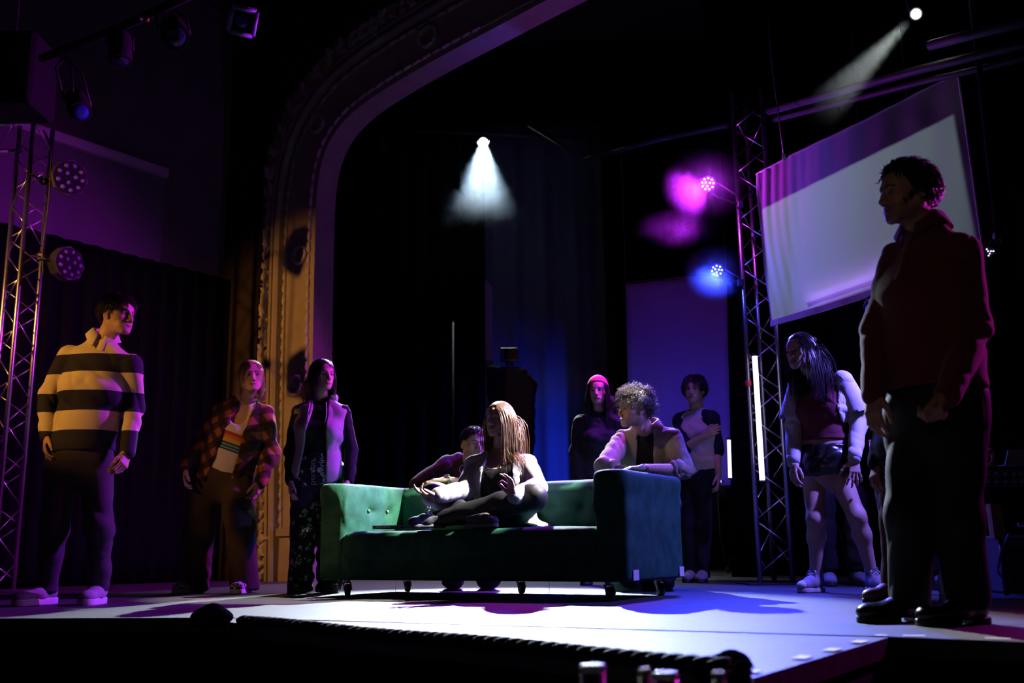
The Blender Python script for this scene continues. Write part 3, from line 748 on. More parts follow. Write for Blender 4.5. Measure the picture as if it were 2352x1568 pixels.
k = MB(); p_ = un(338, 45, 5.84); k.sphere(p_, 0.014); tag(k.build('clamp_knob', mat('yellow_knob', (0.6, 0.35, 0.05), rough=0.5)), 'small yellow knob under the pipe clamp', 'knob')
# dark hanging loudspeaker in the corner
sp = empty('loudspeaker', un(50, 270, 7.0), 'black loudspeaker cabinet hanging over the left truss', 'speaker')
a_, b_ = un(-60, 262, 7.0), un(112, 98, 7.0); c_ = (a_ + b_) / 2
k = MB(); k.box(c_, (b_[0] - a_[0], 0.4, b_[2] - a_[2]), bevel=0.02); k.build('cabinet', BLACK, sp)
k = MB(); k.box(c_ + (0, -0.203, 0), ((b_[0] - a_[0]) * 0.9, 0.008, (b_[2] - a_[2]) * 0.9)); k.build('grille', mat('grille_cloth', (0.008, 0.008, 0.01), rough=0.95, bump=0.4, bscale=300), sp)
k = MB(); k.tube([c_ + (0, 0, 0.2), c_ + (0, 0, 4.0)], 0.01, 6); k.build('hanging_wire', BLKMETAL, sp)
# cable on the left truss
def cable(name, pts, r, m, label, n=40):
    P = smooth_path(resample(np.array(pts), 0.04), 8); k = MB(); k.tube(list(P), r, 6)
    return tag(k.build(name, m), label, 'cable')
BLKCABLE = mat('black_cable', (0.012, 0.012, 0.012), rough=0.5)
cable('power_cable', [un(100, 300, 7.7), un(120, 330, 7.7), un(112, 470, 7.7), un(98, 560, 7.7), un(100, 640, 7.72)], 0.008, BLKCABLE, 'black cable running down the left truss past the lamps')
cable('power_cable', [un(150, 130, 6.5), un(170, 160, 6.45), un(165, 190, 6.4), un(168, 215, 6.4)], 0.007, BLKCABLE, 'black cable loop dangling from the lighting pipe')

# tube lights
def tube_light(p0, p1, r, label, col, s):
    t = empty('tube_light', p0, label, 'light tube'); p0 = np.asarray(p0); p1 = np.asarray(p1); d = unit(p1 - p0)
    k = MB(); k.tube([p0, p1], r, 12); k.build('tube', glow('tube_%d' % int(s * 100), col, s), t)
    for (q, e) in ((p0, -d), (p1, d)):
        k = MB(); k.tube([q, q + e * 0.018], r * 1.15, 12); k.build('end_cap', BLKMETAL, t)
    return t
tube_light(un(1733.5, 818, 7.62), un(1751, 1103, 7.62), 0.0205, 'tall glowing white tube light fixed to the right truss', (0.72, 0.62, 1.0), 2.6)
tube_light(un(1674, 1010, 9.1), un(1677, 1097, 9.1), 0.016, 'short glowing tube light beside the hanging panel', (0.66, 0.66, 1.0), 2.6)
# glowing lamp just under the panel edge
tube_light(un(1633, 1106, 9.22), un(1657, 1105, 9.22), 0.010, 'small violet glow strip at the foot of the hanging panel', (0.5, 0.3, 1.0), 1.6)

# ------------------------------------------------------------------ projection screen (lit from behind)
YL, YR = 7.55, 6.37
sc = [un(1737, 402, YL), un(2199, 170, YR), un(2262, 585, YR), un(1771, 750, YL)]
scm = bpy.data.materials.new('screen_cloth'); scm.use_nodes = True; nt = scm.node_tree
b = nt.nodes['Principled BSDF']; b.inputs['Base Color'].default_value = (0.55, 0.52, 0.56, 1); b.inputs['Roughness'].default_value = 0.9
tr = nt.nodes.new('ShaderNodeBsdfTranslucent'); tr.inputs[0].default_value = (0.75, 0.75, 0.78, 1)
mx = nt.nodes.new('ShaderNodeMixShader'); mx.inputs[0].default_value = 0.5
nt.links.new(b.outputs[0], mx.inputs[1]); nt.links.new(tr.outputs[0], mx.inputs[2]); nt.links.new(mx.outputs[0], nt.nodes['Material Output'].inputs[0])
SN = unit(np.cross(sc[1] - sc[0], sc[3] - sc[0])); SN = SN if SN[1] < 0 else -SN
nx, ny = 110, 60; V = []; Fs = []
for j in range(ny + 1):
    for i in range(nx + 1):
        a, b_ = i / nx, j / ny
        p = (sc[0] * (1 - a) + sc[1] * a) * (1 - b_) + (sc[3] * (1 - a) + sc[2] * a) * b_
        e = math.exp(-a * 7); wv = 0.016 * e * math.sin(a * 130 + 3 * math.sin(b_ * 4)) * (1 - b_ * 0.7) + 0.004 * math.sin(a * 40 + b_ * 6) + 0.012 * math.sin(a * 5 + b_ * 3)
        sag = -0.02 * math.sin(a * math.pi) * (b_) + 0.012 * math.sin(a * 9) * (1 - b_) * 0.5
        V.append(p + SN * wv + np.array((0, 0, sag)))
for j in range(ny):
    for i in range(nx): Fs.append((j * (nx + 1) + i, (j + 1) * (nx + 1) + i, (j + 1) * (nx + 1) + i + 1, j * (nx + 1) + i + 1))
scr = empty('projection_screen', sc[3], 'white cloth projection screen hung aslant beside the right truss', 'screen')
o = link('screen_cloth', mesh_np('screen_cloth', np.array(V), np.array(Fs)), scm, scr)
HEM = mat('white_hem', (0.6, 0.58, 0.62), rough=0.8)
k = MB(); k.tube([np.array(V[i]) + (0, 0, 0.004) for i in range(0, nx + 1, 5)], 0.009, 6); k.build('top_hem', HEM, scr)
k = MB()
row = [np.array(V[ny * (nx + 1) + i]) for i in range(0, nx + 1, 5)]
for (p, q) in zip(row[:-1], row[1:]): k.prism([p + SN * .004, q + SN * .004, q + SN * .004 + (0, 0, .045), p + SN * .004 + (0, 0, .045)], SN * 0.008)
k.build('bottom_hem', HEM, scr)
k = MB(); k.tube([np.array(V[j * (nx + 1) + nx]) for j in range(0, ny + 1, 5)], 0.008, 6); k.build('side_hem', HEM, scr)
# steel cable from the roof to the screen's top hem
pt_ = np.array(V[18]); k = MB(); k.tube([pt_, un(1782, 215, 7.5), un(1770, 120, 7.6), un(1762, 0, 7.6)], 0.006, 6); k.build('hanging_chain', mat('dull_steel', (0.35, 0.37, 0.4), rough=0.4, metal=0.9), scr)
k = MB(); k.box(pt_ + (0, 0, 0.02), (0.03, 0.03, 0.05), bevel=0.006); k.build('clip', ALU, scr)
pt2 = np.array(V[int(nx * .78)]); k = MB(); k.tube([pt2, pt2 + (0, 0, 0.9)], 0.004, 6); k.build('hanging_wire', BLKMETAL, scr)
# projector behind the screen
mid = (sc[0] + sc[1] + sc[2] + sc[3]) / 4; PRJ = un(1990, 500, 9.0)
pj = empty('projector', PRJ, 'video projector behind the screen, hidden in the dark', 'projector')
dP = unit(mid - PRJ); Rq = aim_quat(PRJ, mid).to_matrix()
k = MB(); k.box(PRJ - dP * 0.16, (0.3, 0.12, 0.26), R=np.array(Rq), bevel=0.012); k.build('projector_body', mat('white_plastic', (0.6, 0.6, 0.6), rough=0.4), pj)
k = MB(); k.lathe(PRJ - dP * 0.03, dP, [(0.035, 0), (0.035, 0.03), (0.028, 0.03)], 16); k.build('projector_lens', LENS_DARK, pj)
k = MB(); k.tube([PRJ - dP * 0.16 + (0, 0, 0.05), PRJ - dP * 0.16 + (0, 0, 4.0)], 0.02, 8); k.build('drop_pole', BLKMETAL, pj)
lo = spot('projector', PRJ, mid, radius=0.005, shift=0.02); lo.name = 'projector_lamp'
ld = lo.data; ld.use_nodes = True; nt = ld.node_tree; em = nt.nodes['Emission']
Q = np.array(lo.rotation_quaternion.to_matrix()).T
loc = np.array(lo.location)
def loc2(p):
    w_ = Q @ (np.asarray(p) - loc); return w_[0] / -w_[2], w_[1] / -w_[2]
lit = [un(1752, 480, YL), un(2198, 252, YR), un(2252, 582, YR), un(1772, 742, YL)]
UV = [loc2(p) for p in lit]
# picture shape: four straight edges in the lamp's own frame
tc = nt.nodes.new('ShaderNodeTexCoord'); sx = nt.nodes.new('ShaderNodeSeparateXYZ'); nt.links.new(tc.outputs['Normal'], sx.inputs[0])
def mth(op, a_, b_=None):
    n = nt.nodes.new('ShaderNodeMath'); n.operation = op
    for i_, q_ in enumerate((a_, b_)):
        if q_ is None: continue
        if isinstance(q_, (int, float)): n.inputs[i_].default_value = q_
        else: nt.links.new(q_, n.inputs[i_])
    return n.outputs[0]
az = mth('ABSOLUTE', sx.outputs[2]); U_ = mth('DIVIDE', sx.outputs[0], az); V_ = mth('DIVIDE', sx.outputs[1], az)
cen = np.mean(np.array(UV), axis=0); fac = None
for i in range(4):
    a_, b_ = np.array(UV[i]), np.array(UV[(i + 1) % 4]); e = b_ - a_; n_ = np.array((-e[1], e[0])); n_ /= np.linalg.norm(n_)
    if (cen - a_) @ n_ < 0: n_ = -n_
    dlin = mth('ADD', mth('ADD', mth('MULTIPLY', U_, float(n_[0])), mth('MULTIPLY', V_, float(n_[1]))), float(-(a_ @ n_)))
    st_ = mth('MULTIPLY', dlin, 120.0); st_ = mth('MINIMUM', mth('MAXIMUM', st_, 0.0), 1.0)
    fac = st_ if fac is None else mth('MULTIPLY', fac, st_)
nt.links.new(fac, em.inputs['Strength'])
# violet tube lying behind the lower hem
_r = int(ny * .90) * (nx + 1); tube_light(np.array(V[_r + int(nx * .20)]) - SN * .07, np.array(V[_r + int(nx * .78)]) - SN * .07, 0.014, 'violet tube light glowing through the lower edge of the screen', (0.42, 0.20, 1.0), 7)
# blue lamp behind the hanging panel that washes the backdrop
p_ = np.array((2.3, 11.2, 0.9)); led_par(p_, (0.9, 14.1, 0.9), 'blue LED par on the floor behind the hanging panel', BLU, 'back_blue', 0.09, 9, p_ + np.array((0.0, 0, -0.87)), target=(0.7, 14.1, 0.9))

p_ = np.array((1.93, 10.6, 0.35)); led_par(p_, (1.6, 9.5, 1.3), 'added unseen violet LED par on the floor lighting the hanging panel from behind', BLU, 'panel_fill', 0.08, 9, p_ + np.array((0.0, 0.05, -0.33)), target=(1.65, 9.5, 1.3))  # added hidden lamp that gives the panel its blue glow
# ------------------------------------------------------------------ smoke and haze lit by the lamps
def smoke(name, c, r, dens, label, R=None, scale=3.0, edge=1.0, color=(0.75, 0.88, 1), contrast=(0.42, 0.72), aniso=0.3, base=0.0):
    k = MB(); k.sphere((0, 0, 0), 1.0, 20, 12); o = k.build(name, None)
    o.location = Vector(c); o.scale = r
    if R is not None: o.rotation_mode = 'QUATERNION'; o.rotation_quaternion = R
    m = bpy.data.materials.new(name); m.use_nodes = True; nt = m.node_tree; nt.nodes.clear()
    out = nt.nodes.new('ShaderNodeOutputMaterial'); vs_ = nt.nodes.new('ShaderNodeVolumeScatter'); nt.links.new(vs_.outputs[0], out.inputs['Volume'])
    vs_.inputs['Color'].default_value = (*color, 1); vs_.inputs['Anisotropy'].default_value = aniso
    tc = nt.nodes.new('ShaderNodeTexCoord'); ge = nt.nodes.new('ShaderNodeNewGeometry')
    ln = nt.nodes.new('ShaderNodeVectorMath'); ln.operation = 'LENGTH'; nt.links.new(tc.outputs['Object'], ln.inputs[0])
    fall = nt.nodes.new('ShaderNodeMapRange'); fall.interpolation_type = 'SMOOTHSTEP'; fall.inputs[1].default_value = 1.0; fall.inputs[2].default_value = 1.0 - edge; nt.links.new(ln.outputs['Value'], fall.inputs[0])
    no = nt.nodes.new('ShaderNodeTexNoise'); no.inputs['Scale'].default_value = scale; no.inputs['Detail'].default_value = 5; no.inputs['Roughness'].default_value = 0.6; no.inputs['Distortion'].default_value = 0.6
    nt.links.new(ge.outputs['Position'], no.inputs['Vector'])
    cr = nt.nodes.new('ShaderNodeMapRange'); cr.inputs[1].default_value = contrast[0]; cr.inputs[2].default_value = contrast[1]; cr.inputs[3].default_value = base; nt.links.new(no.outputs['Fac'], cr.inputs[0])
    mu = nt.nodes.new('ShaderNodeMath'); mu.operation = 'MULTIPLY'; nt.links.new(fall.outputs[0], mu.inputs[0]); nt.links.new(cr.outputs[0], mu.inputs[1])
    m2 = nt.nodes.new('ShaderNodeMath'); m2.operation = 'MULTIPLY'; m2.inputs[1].default_value = dens; nt.links.new(mu.outputs[0], m2.inputs[0]); nt.links.new(m2.outputs[0], vs_.inputs['Density'])
    o.data.materials.clear(); o.data.materials.append(m)
    return tag(o, label, 'smoke', kind='stuff')
bd_ = unit(np.array((-0.25, 4.7, 0.0)) - S1P)
def plume(name, top_pt, height, radius, dens, label, scale=5.0):
    """a drifting plume of smoke: narrow under the lamp, wide and ragged below"""
    k = MB(); k.lathe((0, 0, 0), (0, 0, 1), [(0.05, -height * 1.12), (radius * 0.95, -height * 1.05), (radius * 1.1, -height * 0.85), (radius * 0.2, -0.02), (0.02, 0.02)], 24)
    o = k.build(name, None); o.location = Vector(top_pt)
    m = bpy.data.materials.new(name); m.use_nodes = True; nt = m.node_tree; nt.nodes.clear()
    out = nt.nodes.new('ShaderNodeOutputMaterial'); vs_ = nt.nodes.new('ShaderNodeVolumeScatter'); nt.links.new(vs_.outputs[0], out.inputs['Volume']); vs_.inputs['Color'].default_value = (0.62, 0.82, 1, 1); vs_.inputs['Anisotropy'].default_value = 0.2
    tc = nt.nodes.new('ShaderNodeTexCoord'); sx_ = nt.nodes.new('ShaderNodeSeparateXYZ'); nt.links.new(tc.outputs['Object'], sx_.inputs[0])
    def M(op, a_, b_=None):
        n = nt.nodes.new('ShaderNodeMath'); n.operation = op
        for i_, q_ in enumerate((a_, b_)):
            if q_ is None: continue
            if isinstance(q_, (int, float)): n.inputs[i_].default_value = q_
            else: nt.links.new(q_, n.inputs[i_])
        return n.outputs[0]
    def R(x, f0, f1, t0, t1):
        n = nt.nodes.new('ShaderNodeMapRange'); n.interpolation_type = 'SMOOTHSTEP'; nt.links.new(x, n.inputs[0])
        for i_, q_ in enumerate((f0, f1, t0, t1)): n.inputs[i_ + 1].default_value = q_
        return n.outputs[0]
    no = nt.nodes.new('ShaderNodeTexNoise'); no.inputs['Scale'].default_value = scale; no.inputs['Detail'].default_value = 6; no.inputs['Roughness'].default_value = 0.62; no.inputs['Distortion'].default_value = 0.9; nt.links.new(tc.outputs['Object'], no.inputs['Vector'])
    s_ = M('DIVIDE', M('MULTIPLY', sx_.outputs[2], -1.0), height)
    rr = M('SQRT', M('ADD', M('MULTIPLY', sx_.outputs[0], sx_.outputs[0]), M('MULTIPLY', sx_.outputs[1], sx_.outputs[1])))
    rn = M('DIVIDE', rr, M('MULTIPLY', M('ADD', M('MULTIPLY', M('MAXIMUM', s_, 0.0), 0.92), 0.08), radius))
    rn = M('ADD', rn, M('MULTIPLY', M('SUBTRACT', no.outputs['Fac'], 0.5), 0.9)); sb = M('ADD', s_, M('MULTIPLY', M('SUBTRACT', no.outputs['Fac'], 0.5), 0.8))
    d_ = M('MULTIPLY', M('MULTIPLY', R(rn, 1.0, 0.45, 0.0, 1.0), R(sb, 0.98, 0.6, 0.0, 1.0)), R(no.outputs['Fac'], 0.36, 0.62, 0.25, 1.0))
    nt.links.new(M('MULTIPLY', d_, dens), vs_.inputs['Density']); o.data.materials.clear(); o.data.materials.append(m)
    return tag(o, label, 'smoke', kind='stuff')
spot('smoke_fill', S1P + np.array((0, -0.06, -0.02)), S1P + np.array((-0.05, -0.85, -2.0)), radius=0.04)      # light added at the lamp, aimed down to brighten the smoke
plume('smoke', S1P + np.array((0.0, -0.10, -0.03)), 1.22, 0.66, 1.3, 'puff of white smoke shaped like the beam of the bright lamp')  # cone of light put into the smoke's shape
b2 = unit(np.array((-0.50, 6.38, 0.52)) - S2P)
smoke('beam_haze', S2P + b2 * 0.50, (0.30, 0.55, 0.30), 0.011, 'thin haze in the narrow beam at the upper right', scale=2.0, edge=0.9, contrast=(0.2, 0.6), base=0.4, R=Vector(b2).to_track_quat('Y', 'Z'))
haze_lamp(un(1624, 424, 7.58), (0.7, 0.03, 1.0), 20); haze_lamp(un(1645, 622, 7.58), (0.03, 0.05, 1.0), 14)  # added point lights for the glow in the haze
smoke('magenta_haze', un(1622, 424, 7.5), (0.36, 0.30, 0.32), 0.26, 'magenta haze glowing round the upper par light', scale=3.0, edge=1.0, contrast=(0.2, 0.6), base=0.5)
smoke('magenta_smoke', un(1560, 525, 7.4), (0.36, 0.25, 0.16), 0.16, 'drifting magenta smoke below the upper par light', scale=3.0, edge=1.0, contrast=(0.35, 0.7))
smoke('blue_haze', un(1643, 624, 7.5), (0.26, 0.22, 0.24), 0.24, 'blue haze glowing round the lower par light', scale=3.0, edge=1.0, contrast=(0.2, 0.6), base=0.5)
smoke('blue_smoke', un(1290, 900, 13.3), (0.62, 0.5, 0.55), 0.6, 'soft blue haze drifting over the rear of the stage', scale=0.8, edge=1.0, contrast=(0.35, 0.7))
# ================================================================== SOFA
SYAW = math.radians(30.0); SX = np.array((math.cos(SYAW), -math.sin(SYAW), 0)); SB = np.array((math.sin(SYAW), math.cos(SYAW), 0)); SZ = np.array((0, 0, 1.0))
SL, SD, SH, SZ0, SEAT = 2.13, 0.84, 0.70, 0.10, 0.395
SO = np.array((0.60, 5.50, 0)) - SX * SL                 # front left corner on the floor
def sw(x, y, z=0.0): return SO + SX * x + SB * y + SZ * z
def sofa_mesh(name, sdf, m, parent, fn=None):
    v, f = sdf.mesh()
    if fn is not None: v = fn(v, f)
    w = SO + v[:, :1] * SX + v[:, 1:2] * SB + v[:, 2:3] * SZ
    return link(name, mesh_np(name, w, f), m, parent)
VELVET = mat('green_velvet', (0.020, 0.105, 0.060), rough=0.7, sheen=0.18, var=0.45, vscale=11, bump=0.10, bscale=45, spec=0.12)
VELVET.node_tree.nodes['Principled BSDF'].inputs['Sheen Tint'].default_value = (0.30, 0.80, 0.52, 1)
sofa = empty('sofa', sw(SL / 2, SD / 2, 0), 'low dark green velvet sofa on casters in the middle of the stage', 'sofa')
AW = 0.19
def tuft(pts, depth=0.03, r=0.05):
    def fn(v, f):
        n = vnormals(v, f)
        for (p, q) in pts:
            d2 = np.sum((v - np.array(p)) ** 2, 1); v = v - n * (depth * np.exp(-d2 / r ** 2))[:, None]
        # creases between neighbouring buttons
        for i in range(len(pts)):
            for j in range(i + 1, len(pts)):
                a, b = np.array(pts[i][0]), np.array(pts[j][0]); L = np.linalg.norm(b - a)
                if L > 0.30: continue
                t = np.clip((v - a) @ (b - a) / L ** 2, 0, 1); d2 = np.sum((v - a - t[:, None] * (b - a)) ** 2, 1)
                v = v - n * (0.008 * np.exp(-d2 / 0.012 ** 2))[:, None]
        return folds(v, f, 0.002, 40, 4, (0, 0, 1))
    return fn
arm_btn = {0: [((AW + .02, y, 0.53), 0) for y in (0.25, 0.45)], 1: [((SL - AW - .02, y, 0.53), 0) for y in (0.25, 0.45)]}
back_btn = [((x, SD - 0.22, 0.53), 0) for x in np.arange(0.38, SL - .3, 0.2)]
for side in (0, 1):
    s_ = SDF((-.1 if side == 0 else SL - AW - .12, -.06, SZ0 - .05), (AW + .12 if side == 0 else SL + .1, SD + .06, SH + .08), 0.0125)
    cx = AW / 2 if side == 0 else SL - AW / 2
    s_.rbox((cx, SD / 2, (SZ0 + SH) / 2), (AW / 2, SD / 2, (SH - SZ0) / 2), rad=0.035)
    s_.cone((cx, 0.03, SH - .055), (cx, SD - .03, SH - .055), 0.058 + .02, 0.058 + .02, 0.06)
    inx = AW if side == 0 else SL - AW
    s_.ell((inx, SD * .45, .52), (.035, .36, .17), k=.05)
    s_.cut((cx, 0, SH), (0, 0, 1), 0.02)
    sofa_mesh('arm', s_, VELVET, sofa, tuft(arm_btn[side], 0.03, 0.04))
s_ = SDF((AW - .1, SD - .34, SZ0 - .05), (SL - AW + .1, SD + .06, SH + .08), 0.015)
s_.rbox((SL / 2, SD - .10, (SZ0 + SH) / 2), (SL / 2 - AW + .05, .10, (SH - SZ0) / 2), rad=0.04)
s_.cone((AW - .04, SD - .11, SH - .07), (SL - AW + .04, SD - .11, SH - .07), .075, .075, .05); s_.rbox((SL / 2, SD - .2, .52), (SL / 2 - AW, .05, .14), rad=.045, k=.05); s_.cut((SL / 2, 0, SH), (0, 0, 1), 0.02)
sofa_mesh('backrest', s_, VELVET, sofa, tuft(back_btn, 0.028, 0.045))
s_ = SDF((AW - .06, -.06, .15), (SL - AW + .06, SD - .1, SEAT + .06), 0.014)
s_.rbox((SL / 2, (SD - .18) / 2, (0.2 + SEAT) / 2), (SL / 2 - AW + .01, (SD - .16) / 2, (SEAT - .2) / 2), rad=0.055); s_.ell((SL / 2, .34, SEAT - .02), (SL / 2 - AW - .05, .3, .035), k=.03)
GAT = np.array((0.95, 0.40, SEAT))
def dent(v, f):
    v = folds(v, f, 0.003, 40, 9, (0, 1, 0)); d2 = ((v[:, 0] - GAT[0]) / .33) ** 2 + ((v[:, 1] - GAT[1]) / .3) ** 2
    v[:, 2] -= 0.022 * np.exp(-d2) * (v[:, 2] > .3); return v
sofa_mesh('seat_cushion', s_, VELVET, sofa, dent)
s_ = SDF((.02, -.05, SZ0 - .05), (SL - .02, SD + .02, .34), 0.016); s_.rbox((SL / 2, SD / 2, (SZ0 + .28) / 2), (SL / 2 - .04, SD / 2 - .012, (.28 - SZ0) / 2), rad=.03)
sofa_mesh('base', s_, VELVET, sofa)
BTN = mat('velvet_button', (0.10, 0.26, 0.17), rough=0.35)
for (p, _) in arm_btn[0] + arm_btn[1]:
    sg = 1 if p[0] < 1 else -1; k = MB(); k.sphere(sw(p[0] - 0.006 * sg, p[1], p[2]), 0.012, 10, 6); k.build('button', BTN, sofa)
for (p, _) in back_btn:
    k = MB(); k.sphere(sw(p[0], p[1] + .004, p[2]), 0.012, 10, 6); k.build('button', BTN, sofa)
CASTM = mat('caster_metal', (0.5, 0.5, 0.52), rough=0.35, metal=0.9); WHEELM = mat('caster_rubber', (0.02, 0.02, 0.022), rough=0.4)
for (x, y) in ((0.16, 0.10), (SL - .16, 0.10), (0.16, SD - .10), (SL - .13, SD - .10), (SL / 2, SD - .12)):
    c = sw(x, y, 0); dirw = unit(SX * .6 - SB * .5)
    ct = MB(); ct.box(c + (0, 0, SZ0 + .004), (0.075, 0.06, 0.012)); ct.lathe(c + (0, 0, SZ0 - .02), (0, 0, 1), [(0.018, 0), (0.022, .02)], 12)
    wc = c + dirw * 0.02; ax = np.cross(dirw, SZ)
    for sg in (-1, 1): ct.prism([wc + ax * .021 * sg + (0, 0, .035), wc + ax * .021 * sg + dirw * .02 + (0, 0, .04), c + ax * .02 * sg + dirw * .012 + (0, 0, .085), c + ax * .02 * sg - dirw * .02 + (0, 0, .085)], ax * .004 * sg)
    cb = ct.build('caster', CASTM, sofa)
    k = MB(); k.lathe(wc - ax * .016 + (0, 0, .0375), ax, [(0.026, 0), (0.0365, .003), (0.0375, .016), (0.0365, .029), (0.026, .032)], 18); k.build('wheel', WHEELM, cb)
for (x, y, z) in ((SL + .003, .10, .135), (SL + .003, SD - .06, .14)):
    k = MB(); R_ = np.array((SX, SB, SZ)).T; k.box(sw(x, y, z), (0.004, .075, .055), R=R_); k.build('tape_patch', WHITETAPE, sofa)
for x in (.62, 1.66):
    k = MB(); k.tube([sw(x, -.005, .10), sw(x + .003, -.012, .06), sw(x, -.01, .01)], 0.0012, 4); k.build('loose_thread', mat('thread', (.5, .45, .35)), sofa)
# book lying on the seat
bk = empty('book', sw(.52, .26, SEAT), 'slim closed book lying on the sofa seat', 'book')
R_ = np.array(Matrix.Rotation(-SYAW + .12, 3, 'Z')); bc = sw(.50, .22, SEAT + .026)
k = MB(); k.box(bc, (.30, .215, .014), R=R_); k.build('pages', mat('paper', (.75, .72, .66), rough=.8), bk)
COVER = mat('book_cover', (.10, .10, .16), rough=.4)
for dz in (-.0085, .0085):
    k = MB(); k.box(bc + (0, 0, dz), (.306, .222, .003), R=R_); k.build('cover', mat('pale_cover', (.62, .58, .66), rough=.4) if dz > 0 else COVER, bk)
k = MB(); k.box(bc + R_ @ np.array((0, -.111, 0)), (.306, .003, .018), R=R_); sp_ = k.build('spine', COVER, bk)
for i in range(9):
    k = MB(); k.box(bc + R_ @ np.array((-.125 + i * .012, -.1128, 0)), (.006, .001, .009 if i % 3 else .006), R=R_); k.build('spine_mark', WHITETAPE, sp_)
k = MB(); k.box(bc + R_ @ np.array((.03, -.1128, 0)), (.008, .001, .012), R=R_); k.build('spine_mark', mat('orange_mark', (.7, .3, .03)), sp_)

# ================================================================== STAGE EDGE
ROPE = mat('black_rope', (0.022, 0.022, 0.025), rough=0.75, bump=0.3, bscale=400)
ra, rb = T0 + np.array((0.05, -0.02, 0)), T1 + np.array((-.03, -.02, 0)); Lr = np.linalg.norm(rb - ra); dr_ = unit(rb - ra); xr = np.cross(dr_, SZ)
rp = empty('twisted_rope', ra, 'thick black twisted rope lying along the front edge of the stage', 'rope')
N_ = int(Lr / 0.012)
for st in range(3):
    P = []
    for i in range(N_ + 1):
        s_ = Lr * i / N_; a = 2 * math.pi * s_ / 0.145 + st * 2.0944
        P.append(ra + dr_ * s_ + 0.0115 * (math.cos(a) * xr + math.sin(a) * SZ) + SZ * (0.004 + 0.003 * math.sin(s_ * 5)))
    k = MB(); k.tube(P, 0.0125, 7); k.build('strand', ROPE, rp)
def lump(name, c, r, seed, label, extra=()):
    s_ = SDF(np.asarray(c) - np.array(r) * 1.6 - .05, np.asarray(c) + np.array(r) * 1.6 + .05, 0.008); s_.ell(c, r, k=.03)
    for (q, rr) in extra: s_.ell(np.asarray(c) + np.array(q), rr, k=.04)
    v, f = s_.mesh(); v = folds(v, f, .010, 90, seed, (1, 0, .3)); 
    return tag(link(name, mesh_np(name, v, f), DRAPE), label, 'cloth')
lump('cloth_bundle', ground(486, 1428) + np.array((0, 0, .015)), (.085, .07, .035), 3, 'crumpled black cloth bundle at the left end of the rope', [((.0, 0, .008), (.05, .05, .038))])
lump('cloth_bundle', un(1668, 1520, 2.55) + np.array((0, 0, -.02)), (.06, .05, .035), 4, 'bunched black cloth at the right end of the rope', [((.02, 0, .005), (.03, .04, .035)), ((-.05, 0, -.005), (.03, .03, .028))])
lump('cloth_bundle', un(1702, 1540, 2.42) + np.array((0, 0, -.015)), (.022, .03, .04), 5, 'small black cloth knot at the tip of the thrust', [((.012, 0, -.03), (.03, .03, .03))])
tape_lab = ['white tape strip at the tip of the thrust, nearest the cloth knot', 'second white tape strip from the thrust tip on its right edge', 'third white tape strip from the thrust tip on its right edge', 'fourth white tape strip from the thrust tip on its right edge', 'short white tape strip at the inner corner of the stage edge', 'long white tape strip in front of the black dress shoes', 'white tape strip on the front edge nearest the right side of the picture']
for (x0, y0, x1, y1), lab in zip(((1736, 1546, 1752, 1541), (1848, 1514, 1868, 1507), (1916, 1496, 1936, 1490), (1978, 1477, 1996, 1472), (2030, 1461, 2042, 1459), (2076, 1461, 2126, 1461.5), (2262, 1467, 2322, 1468.5)), tape_lab):
    a_, b_ = ground(x0, y0), ground(x1, y1); d = unit(b_ - a_); n_ = np.cross(SZ, d); k = MB()
    k.prism([a_ + n_ * .0 + (0, 0, .0005), b_ + (0, 0, .0005), b_ + n_ * .035 + (0, 0, .0005), a_ + n_ * .035 + (0, 0, .0005)], (0, 0, .0015))
    tag(k.build('edge_tape', WHITETAPE), lab, 'tape', 'white tape strips along the stage edge')
for (x, y, L_, ang, c_, lab) in ((1716, 1361, .10, .1, (.15, .7, .75), 'cyan tape mark on the floor near the right truss'), (1738, 1359, .06, -.6, (.3, .4, .8), 'thin bluish tape mark beside the cyan one'), (478, 1374, .09, .0, (.8, .1, .3), 'pink tape mark on the floor between the two left performers'), (1632, 1376, .04, .3, (.3, .6, .7), 'tiny pale tape scrap right of the sofa caster'), (740, 1377, .12, .05, (.2, .2, .7), 'dark blue tape strip in front of the sofa end')):
    p = ground(x, y); k = MB(); k.box(p + (0, 0, .0012), (L_, .02, .0016), R=np.array(Matrix.Rotation(ang, 3, 'Z'))); tag(k.build('floor_mark', mat('mark_%d' % x, c_, rough=.5)), lab, 'tape')
# metal posts in front of the stage, close to the camera
POSTM = mat('polished_post', (.55, .5, .46), rough=.25, metal=1.0); CAPM = mat('pale_cap', (.72, .78, .76), rough=.45)
for (x, y, Y, r, lab, cap) in ((1361, 1524, 1.95, .0245, 'shiny metal post with a pale cap, left of the pair at the bottom edge', 1), (1529, 1541, 1.95, .0235, 'shiny metal post with a pale cap, right of the pair at the bottom edge', 1), (1481, 1533, 1.75, .0098, 'thin tan post between the two capped posts', 0), (1651, 1541, 1.75, .0105, 'thin tan post standing alone under the stage corner', 0)):
    p = un(x, y, Y); t = empty('metal_post' if cap else 'tan_post', (p[0], p[1], -1.1), lab, 'post')
    k = MB(); k.tube([(p[0], p[1], -1.09), p - (0, 0, .012)], r * .96, 18); k.build('shaft', POSTM if cap else mat('tan_paint', (.42, .3, .2), rough=.6), t)
    k = MB(); k.lathe(p - np.array((0, 0, .012)), (0, 0, 1), [(r, 0), (r, .009), (r * .8, .012)], 18); k.build('cap', CAPM if cap else mat('tan_paint', (.42, .3, .2), rough=.6), t)

